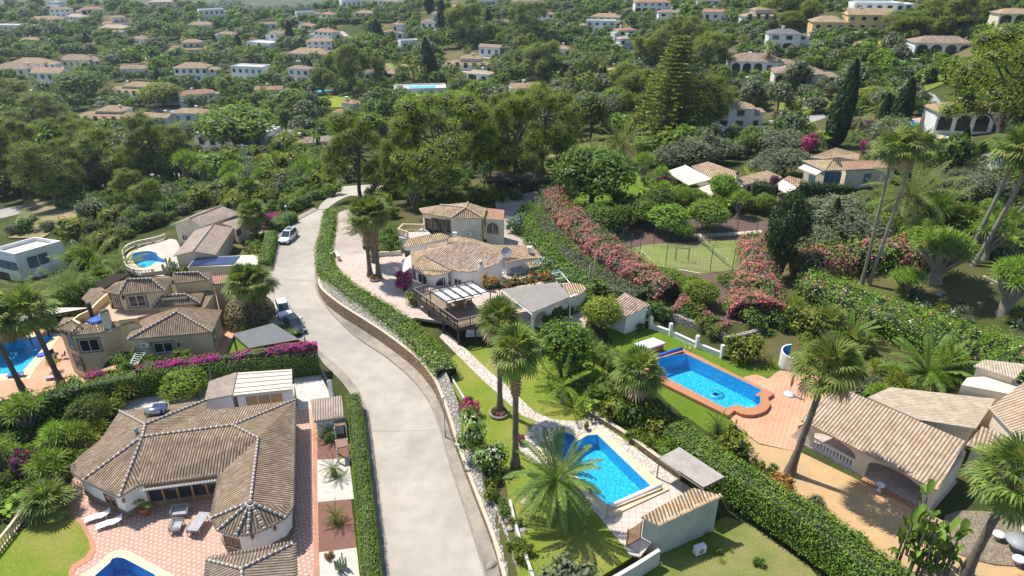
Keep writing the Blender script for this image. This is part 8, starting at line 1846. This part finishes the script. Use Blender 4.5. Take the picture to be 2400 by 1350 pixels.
for px,mt in(([(300,378),(460,384),(480,398),(300,396)],'dry_ground'),([(690,235),(770,225),(850,232),(840,252),(740,254),(690,245)],'lawn'),([(900,150),(990,125),(1000,160),(930,185)],'lawn_dry'),([(1200,355),(1330,350),(1310,410),(1220,405)],'dry_ground'),([(1240,160),(1400,150),(1480,170),(1330,175)],'lawn'),([(1740,395),(1790,375),(1820,385),(1800,408),(1750,412)],'lawn_fresh'),([(1950,292),(2100,280),(2200,300),(2190,322),(2090,325),(2000,300)],'lawn_fresh'),([(2100,270),(2200,280),(2230,300),(2180,300)],'pav_terracotta'),([(1830,235),(1920,215),(1960,250),(1880,275),(1820,275)],'lawn_dry'),([(60,470),(160,455),(200,500),(100,560),(20,560)],'dry_ground'),([(1350,215),(1450,225),(1450,245),(1370,235)],'dry_ground'),([(2150,170),(2200,155),(2230,190),(2170,215)],'lawn_dry')):
 mb=MB();q=[G(*p)for p in px];c=sum(q,Vector((0,0,0)))/len(q);c.z=hz(c.x,c.y)+.25;K=6;ring=[[Vector((c.x+(p.x-c.x)*k/K,c.y+(p.y-c.y)*k/K,0))for p in[q[i//4].lerp(q[(i//4+1)%len(q)],(i%4)/4)for i in range(len(q)*4)]]for k in range(1,K+1)]
 for r in ring:
  for p in r:p.z=hz(p.x,p.y)+.25
 n=len(ring[0])
 for i in range(n):j=(i+1)%n;mb.face([c,ring[0][i],ring[0][j]]);[mb.face([ring[k][i],ring[k+1][i],ring[k+1][j],ring[k][j]])for k in range(K-1)]
 structure(mb.build('clearing' if mt in('dry_ground','lawn_dry')else 'far_lawn',mt))
# ================= pines and other landmark trees of the middle distance
for i,(x,y,w,h,l)in enumerate(((845,462,165,190,'leftmost of the big central pines, dark crown over the road end'),(955,470,125,170,'slimmer pine between the two broadest central pines'),(1052,478,280,240,'broadest central pine with a massive forked trunk'),(1150,450,130,190,None),(1208,448,175,205,'central pine whose straight trunk stands before the low hut'),(1272,410,205,200,'rightmost of the big central pines, leaning trunks over the brown field'),(1190,330,120,110,None),(60,470,150,170,None),(135,480,170,170,None),(20,400,130,120,None),(250,440,150,160,'pine with a straight trunk left of the far side road'),(170,400,130,130,None),(370,430,120,150,None),(415,420,110,140,None),(100,330,150,110,None),(300,400,120,90,None),(355,505,90,90,'lone pine on the scrub slope above the kidney pool'),(310,470,80,70,None),(210,360,110,90,None),(30,300,160,110,None),(420,350,100,60,None),(1500,300,130,130,None),(1630,330,130,150,None),(1660,300,110,110,None),(1480,240,110,90,None),(1655,190,100,110,None),(1520,180,100,110,None),(1600,150,110,110,None),(2320,375,290,290,'huge spreading pine with bare leaning trunks at the right edge'),(2390,330,200,210,None),(2230,60,170,80,None),(2110,98,110,70,'rounded pine in front of the yellow mansion'),(2160,100,90,60,None),(2260,85,140,100,None),(1850,75,70,50,None),(1835,60,110,80,'big pine left of the yellow mansion'),(1900,60,60,60,None),(1090,105,110,95,'wide bare-trunked pine above the white block, centre top'),(1235,115,120,110,'dark pine clump among houses in the upper centre'),(1270,190,110,90,'pine clump behind the tall chimney house'),(830,225,90,120,'tall pine with bare trunks behind the long white bungalow'),(880,215,70,90,None),(1230,170,70,60,None),(250,100,60,40,None),(760,222,60,60,None),(790,190,60,70,None))):put('pine%s%d'%('_big' if w>115 else '',i%2),x,y,w*(.8 if x<450 or 800<x<1300 else.92),h*(.8+.3*((i*7)%5)/5 if x<450 else 1),l)
put('broad1',195,232,125,62,'umbrella-crowned pine between white villas at the left');put('bright0',570,360,180,105,'bright spreading tree in the left middle distance');put('lime0',385,250,90,55);put('lime0',2045,255,90,50);put('olive0',440,345,80,60);put('olive1',1430,300,90,80)
for x,y,w,h in((683,110,18,60),(560,112,14,30),(1038,75,24,72),(1000,165,24,75),(885,103,28,55),(1007,30,20,55),(1145,85,20,60),(1230,0,10,20),(1008,190,34,80),(375,205,16,42),(600,268,16,42),(905,195,12,30),(450,255,10,28),(205,105,16,28),(795,110,14,28),(612,132,12,30),(1320,195,18,44),(1345,210,18,44),(1358,215,16,50),(1372,205,14,30),(1385,212,14,36),(1330,185,14,34),(1405,218,16,56),(1420,215,14,48),(1430,222,16,44),(1415,205,14,50),(1296,165,14,22),(1200,60,12,26),(727,165,14,26),(505,110,12,28),(1548,200,12,30),(2180,195,20,34)):put('cypress_far',x,y,w*1.15,h)
for x,y,w,h in((140,158,26,36),(250,150,34,40),(445,108,34,42),(490,150,34,42),(500,145,30,40),(575,165,30,44),(555,225,30,34),(515,215,26,34),(435,160,30,30),(560,145,28,36),(590,140,28,36),(535,235,26,32),(85,215,26,40),(1095,150,26,40),(1160,200,30,66),(1080,215,30,50),(935,195,28,50),(1240,130,26,36),(1340,140,30,40),(1375,160,34,44),(1430,150,26,36),(1795,172,40,78),(1655,152,36,70),(1665,115,34,44),(1740,118,30,40),(1700,60,26,40),(1650,50,24,40),(1965,70,24,34),(2325,60,40,80),(1190,160,24,36),(970,190,26,40),(1060,225,28,44),(640,200,26,40),(475,60,24,30),(620,235,26,34)):put('fan_far',x,y,w,h)
for x,y,w,h in((170,170,40,24),(415,300,40,24),(500,290,60,28),(580,240,44,26),(555,238,40,26),(640,262,50,30),(720,150,30,20),(980,140,34,26),(1095,130,34,34),(1120,170,44,34),(750,250,30,22),(1770,110,44,24),(1730,130,36,20),(2080,110,60,30),(1360,130,40,30),(1395,150,40,28),(505,110,30,20),(1465,140,30,22),(2050,290,80,70),(2000,330,70,44),(2010,315,60,60),(1895,340,70,44),(1930,345,60,36),(2090,350,70,34),(1700,140,36,20),(640,410,50,26),(345,265,50,24),(220,292,30,18),(770,230,26,20)):put('date_far',x,y,w,h)
rh=random.Random(9)
for i in range(64):
 x,y=rh.uniform(-40,2200),rh.uniform(14,330)
 if y>250 and x>700:continue
 w=rh.uniform(50,150);sl=rh.uniform(-.05,.06);pts=[G(x+w*k/3,y+sl*w*k/3)for k in range(4)];dp=proj(pts[0])[2]
 if any(a[0]-8<x+w*k/3<a[2]+8 and a[1]-4<y<a[3]+4 for a in HB for k in range(4)):continue
 h_=hedge('hedge',pts,1.6+dp/300,2.0+dp/260,'',('leaf_hedge_bright' if i%3 else 'leaf_hedge',),dens=2.6,ls=.34,lumps=.12,group='clipped hedges across the hillside',step=3)
def blocked(x,y,w,e=1):return any(a[0]-w*.35<x<a[2]+w*.35 and a[1]<y<a[3]+w*(.95 if a[2]-a[0]>90 else.75)*e for a in HB)or any(a[0]<x<a[2]and a[1]<y<a[3]for a in CLR)
CLR=[(-40,196,130,228),(300,380,520,418),(325,250,440,304),(-30,470,110,530),(790,60,860,108),(1050,0,1100,45),(1790,262,1950,310),(2120,200,2230,270),(1980,90,2090,118),(960,205,1060,245),(900,150,1000,185),(700,225,850,252),(1210,350,1330,410),(1740,370,1820,412),(1950,270,2230,325),(1830,225,1960,275),(1660,240,1790,320),(2170,240,2400,340)]
rt=random.Random(21);spots=[]
def sz(y,r=1):return(21+y*.115)*r
ZN=[([(-60,6),(2460,2),(2460,110),(-60,110)],1),([(-60,110),(2460,110),(2460,230),(-60,230)],1),([(-60,230),(1500,230),(1500,330),(800,345),(720,400),(600,420),(300,440),(-60,520)],1),([(1480,230),(1900,300),(1860,370),(1500,400)],1)]
tries=0;cell={}
while tries<60000:
 tries+=1;x,y=rt.uniform(-60,2460),4+rt.random()**1.25*470
 if not any(inpoly(x,y,z[0])for z in ZN):continue
 w=sz(y)*rt.uniform(.7,1.45)
 lw_=0
 if blocked(x,y,w):
  if blocked(x,y,w*.7,.3):continue
  w*=.7;lw_=1
 k0=(int(x/30),int(y/15));ok=True
 for dx in range(-2,3):
  for dy in range(-3,4):
   for q in cell.get((k0[0]+dx,k0[1]+dy),()):
    if(x-q[0])**2+((y-q[1])*2.3)**2<(.285*(w+q[2]))**2:ok=False
 if ok:cell.setdefault(k0,[]).append((x,y,w));spots.append((x,y,w,lw_))
spots.sort(key=lambda s:-s[2]);wood=[];cnt={}
for x,y,w,lw_ in spots:
 r=rt.random();k='far%d'%rt.randint(0,3)if lw_ else 'pine_far%d'%rt.randint(0,1)if r<(.22 if x<700 else.14)else 'olive_far' if r<.34 else 'far%d'%rt.randint(0,3)
 if k=='olive_far':k='far3'
 c=NAMES['pine' if k[:4]=='pine' else 'far'][0]
 if cnt.get(c,0)<(90 if c=='pine_tree' else 250):cnt[c]=cnt.get(c,0)+1;put(k,x,y,w,w*(rt.uniform(.4,.6)if lw_ else rt.uniform(.7,1.3)))
 else:wood.append((x,y,w,k))
print('trees',len(spots),'wood',len(wood))
Vs,Fs,Ms,n0=[],[],[],0;rgw=np.random.default_rng(4);SM=[]
for s_,mt in((1,0),(2,0),(3,1),(4,2)):
 cl=Cloud();rg=np.random.default_rng(s_);bl=[((0,0,.55),.38)]+[((rg.uniform(-.28,.28),rg.uniform(-.28,.28),rg.uniform(.35,.8)),rg.uniform(.15,.26))for _ in range(6)];crown_blobs(cl,bl,.085,95,m=mt,mcore=3,rg=rg,ragged=.35);SM.append((np.vstack(cl.V),np.vstack(cl.F),np.concatenate(cl.M)))
for x,y,w,k in wood:
 b=G(x,y);s=w*proj(b)[2]/FPX;v,f,m=SM[rgw.integers(0,4)];Vs.append(rotz(v*[s,s,s*rgw.uniform(.7,1.0)],rgw.uniform(0,6))+np.array(b[:]));Fs.append(f+n0);Ms.append(m);n0+=len(v)
cl=Cloud();cl.V,cl.F,cl.M=Vs,Fs,Ms;o=meshobj('hillside_wood',cl.mesh('hillside_wood',['leaf_broad','leaf_olive','leaf_bright','core_dark']));o['kind']='stuff';o['label']='smallest trees and bushes merging into one green mass across the far hillside';o['category']='wood'
fill([(-40,560),(120,540),(300,520),(420,470),(560,440),(700,430),(790,450),(760,480),(700,500),(640,500),(590,540),(520,480),(400,520),(300,560),(250,600),(100,540)],['shrub_olive','shrub_green','shrub_lime','shrub_dark','shrub_bright'],95,(30,62),31,zone='the scrub slope left of the road end',mind=.5,nm='scrub_bush')
fill([(420,400),(600,380),(720,400),(760,440),(640,440),(520,470),(430,440)],['shrub_bright','shrub_lime','shrub_olive','shrub_green','yucca'],60,(34,66),32,zone='the reeds and scrub around the pylon',mind=.5,nm='scrub_bush')
fill([(830,440),(1000,460),(1130,470),(1160,440),(1290,430),(1290,450),(1240,460),(1200,480),(1130,480),(900,480)],['shrub_dark','shrub_green','shrub_olive','shrub_lime'],26,(26,50),33,zone='the ground under the central pines')
fill([(1500,300),(1740,330),(1900,330),(1960,340),(1900,360),(1730,370),(1600,370),(1500,380)],['shrub_dark','shrub_bright','banana','shrub_olive','far0','shrub_green'],36,(40,80),34,avoid=[(1640,270,1820,352)],zone='the dark planting below the pyramid-roofed white house')
fill([(1820,220),(1960,210),(2100,240),(2200,260),(2180,275),(1950,270),(1830,262),(1760,275),(1740,240)],['shrub_olive','shrub_lime','shrub_green','far3','shrub_dark'],34,(34,70),35,zone='the scrub by the far right side road',nm='scrub_bush')
fill([(-40,430),(60,400),(200,420),(330,425),(460,420),(480,470),(380,520),(200,520),(60,460),(-40,480)],['shrub_green','shrub_dark','shrub_olive','shrub_bright'],60,(34,70),36,avoid=[(-40,475,115,515)],zone='',mind=.5,nm='scrub_bush')
fill([(620,330),(800,300),(860,420),(1340,360),(1330,425),(1220,400),(1120,440),(980,455),(800,430),(700,400)],['shrub_green','shrub_dark','shrub_olive','shrub_lime','shrub_bright'],60,(34,64),37,avoid=[(760,430,900,500)],zone='',mind=.5,nm='scrub_bush')
rw=random.Random(77)
for i in range(34):
 x,y=rw.uniform(-20,2350),rw.uniform(12,300);w=rw.uniform(30,95)
 if blocked(x+w/2,y,4)or(y>230 and x>750):continue
 pts=[G(x+w*k/3,y+rw.uniform(-1,1))for k in range(4)];mb=MB();wall_path(mb,[(p.x,p.y)for p in pts],[p.z-1 for p in pts],[p.z+1.7 for p in pts],.4,0);o=setp(mb.build('garden_wall',['white_wall','pale_stone','aged_white'][i%3],origin=pts[0]),'','wall','garden walls across the hillside')
# ---------------------------------------------------------------- the air over the valley
mb=MB();zb=float(GZ.min())-3;mb.prism([(-1500,-120),(1500,-120),(1500,1900),(-1500,1900)],zb,75,bottom=True)
m,ns,ls,b=newmat('air');out=ns['Material Output'];ns.remove(b);v=ns.new('ShaderNodeVolumePrincipled');v.inputs['Color'].default_value=(.70,.84,1,1);v.inputs['Density'].default_value=.00013;v.inputs['Anisotropy'].default_value=.3;ls.new(v.outputs[0],out.inputs['Volume'])
o=mb.build('haze','air');o['kind']='stuff';o['label']='thin blue summer haze over the whole valley and hillside';o['category']='haze'
# ---------------------------------------------------------------- words that single each thing out
LOOK={'pine':'clumpy Aleppo pine','broad':'dark leafy tree','bright':'bright green tree','olive':'grey-green olive tree','lime':'yellow-green tree','far':'leafy tree','far3':'grey-green tree','shrub_green':'green shrub','shrub_bright':'bright green shrub','shrub_lime':'yellow-green shrub','shrub_olive':'grey-green shrub','shrub_dark':'dark green shrub','shrub_yellow':'yellow shrub','shrub_russet':'rust-tinged shrub','shrub_round':'ball-shaped shrub','oleander':'pink-flowered shrub','bougain':'magenta-flowered bush','bougain_purple':'purple-flowered bush','plumbago':'blue-flowered shrub','cypress':'dark cypress','date':'feather palm','fan':'fan palm','fan_low':'low fan palm','queen':'slender feather palm','yucca':'spiky yucca','yucca_low':'low spiky yucca','dragon':'dragon tree','agave':'blue-grey agave','grass_tuft':'grass tuft','banana':'broad-leaved banana plant','cactus':'cactus','cycad':'cycad','rock':'pale rock','hedge':'clipped hedge','pool':'small blue pool','chair':'chair','wall':'pale garden wall','ivycol':'ivy-clad conifer'}
NEAR=[((470,1080),'the dark-roofed villa at bottom left'),((400,760),'the yellow villa'),((490,560),'the pinkish gable roofs'),((75,600),'the white cube house'),((345,605),'the kidney pool'),((60,830),'the left pool'),((1080,560),'the middle villa'),((1080,740),'the timber deck'),((1290,700),'the taupe shade cloth'),((1470,735),'the garden store'),((1400,1100),'the central pool'),((1660,890),'the long compass pool'),((1600,1230),'the pool hut'),((1640,1100),'the reed shelter'),((2050,1080),'the arched porch'),((1843,850),'the curved shower screen'),((1640,600),'the fenced court'),((1640,420),'the largest cream awning'),((1980,390),'the low awning villa'),((1385,420),'the round dark-green tree'),((1572,250),'the Norfolk pine'),((1970,250),'the tallest cypress'),((2310,250),'the huge right-hand pine'),((1205,420),'the low hut under pines'),((1050,380),'the broadest central pine'),((2120,430),'the big feather palm'),((2030,600),'the pair of very tall palms'),((2350,700),'the forked dragon tree'),((586,400),'the power pylon'),((2180,820),'the wide red-dotted hedge'),((1850,560),'the dark ivy-clad conifer'),((1780,790),'the dry stone wall corner'),((30,1230),'the bottom left balustrade'),((1040,980),'the roadside globe lamp'),((1115,1040),'the white-flowered bush'),((1280,560),'the pink oleander hedge'),((700,560),'the parked sport utility car'),((590,720),'the clipped domes'),((570,300),'the bright spreading tree'),((195,190),'the umbrella-crowned pine')]
for a in HB:
 l=a[4].replace(',','').split(' ');BD=('with','behind','below','above','left','right','at','in','near','on','beside','between','under','by','cut','just','around','hidden','half','mostly','high','among','through');ks=[k for k in range(2,8)if k==len(l)or(k<len(l)and l[k]in BD)]
 if ks:NEAR.append((((a[0]+a[2])/2,(a[1]+a[3])/2),'the '+' '.join(l[:max(ks)])))
_seen={}
for p_,n_ in NEAR:_seen.setdefault(n_,0);_seen[n_]+=1
NEAR=[(p_,n_)for p_,n_ in NEAR if _seen[n_]==1]
ORD=['','second','third','fourth','fifth','sixth','seventh','eighth','ninth','tenth','eleventh','twelfth']+['%dth'%k for k in range(13,60)]
bins={}
for o in ALL:
 if o.get('label')and o['category']!='palm':continue
 k=o.get('_k')or('wall' if 'wall' in o.name else 'rock' if o.name.startswith('rock')else 'hedge' if o.name.startswith('hedge')else 'pool' if o.name.startswith('swim')else 'chair' if 'chair' in o.name else 'far')
 kk=[q for q in LOOK if k.startswith(q)];look=LOOK[max(kk,key=len)]
 loc=Vector(o.location);h=1.0 if o.type=='MESH' else 1.5;x,y,dp=proj(loc+Vector((0,0,h)))
 if o.get('_near'):nm,rel,d=o['_near'],'at',0
 else:
  (qx,qy),nm=min(NEAR,key=lambda q:(q[0][0]-x)**2+((q[0][1]-y)*1.6)**2);dx,dy=x-qx,(y-qy)*1.6;rel=('right of' if dx>0 else 'left of')if abs(dx)>abs(dy)else('in front of' if dy>0 else 'behind');d=math.hypot(dx,dy)
 bins.setdefault((look,rel,nm),[]).append((d,x,o))
for(look,rel,nm),l in bins.items():
 l.sort(key=lambda t:t[1])
 for i,(d,x,o)in enumerate(l):
  if len(l)==1:s='%s %s %s'%(look,rel,nm)
  elif i==0:s='leftmost %s %s %s'%(look,rel,nm)
  elif i==len(l)-1:s='rightmost %s %s %s'%(look,rel,nm)
  else:s='%s from left, %s %s %s'%(ORD[i],look,rel,nm)
  o['label']=s
GR={'tree':'trees across the gardens and hillside','shrub':'shrubs in the gardens','palm tree':'palms in the gardens','plant':'spiky and leafy garden plants','house':'houses on the hillside','rock':'rocks of the rockeries','chair':'garden chairs'}
for o in ALL:
 if o['category']in GR and not o.get('group'):o['group']=GR[o['category']]+(' ('+o.name.split('.')[0].replace('_',' ')+')' if o['category']in('tree','plant')else '')
 w_=o['label'].split(' ')
 if len(w_)>16:o['label']=' '.join(w_[:16]).rstrip(',')
for o in bpy.data.objects:
 for k in('_w','_k','_px','_zone','_near','_lab'):
  if k in o:del o[k]
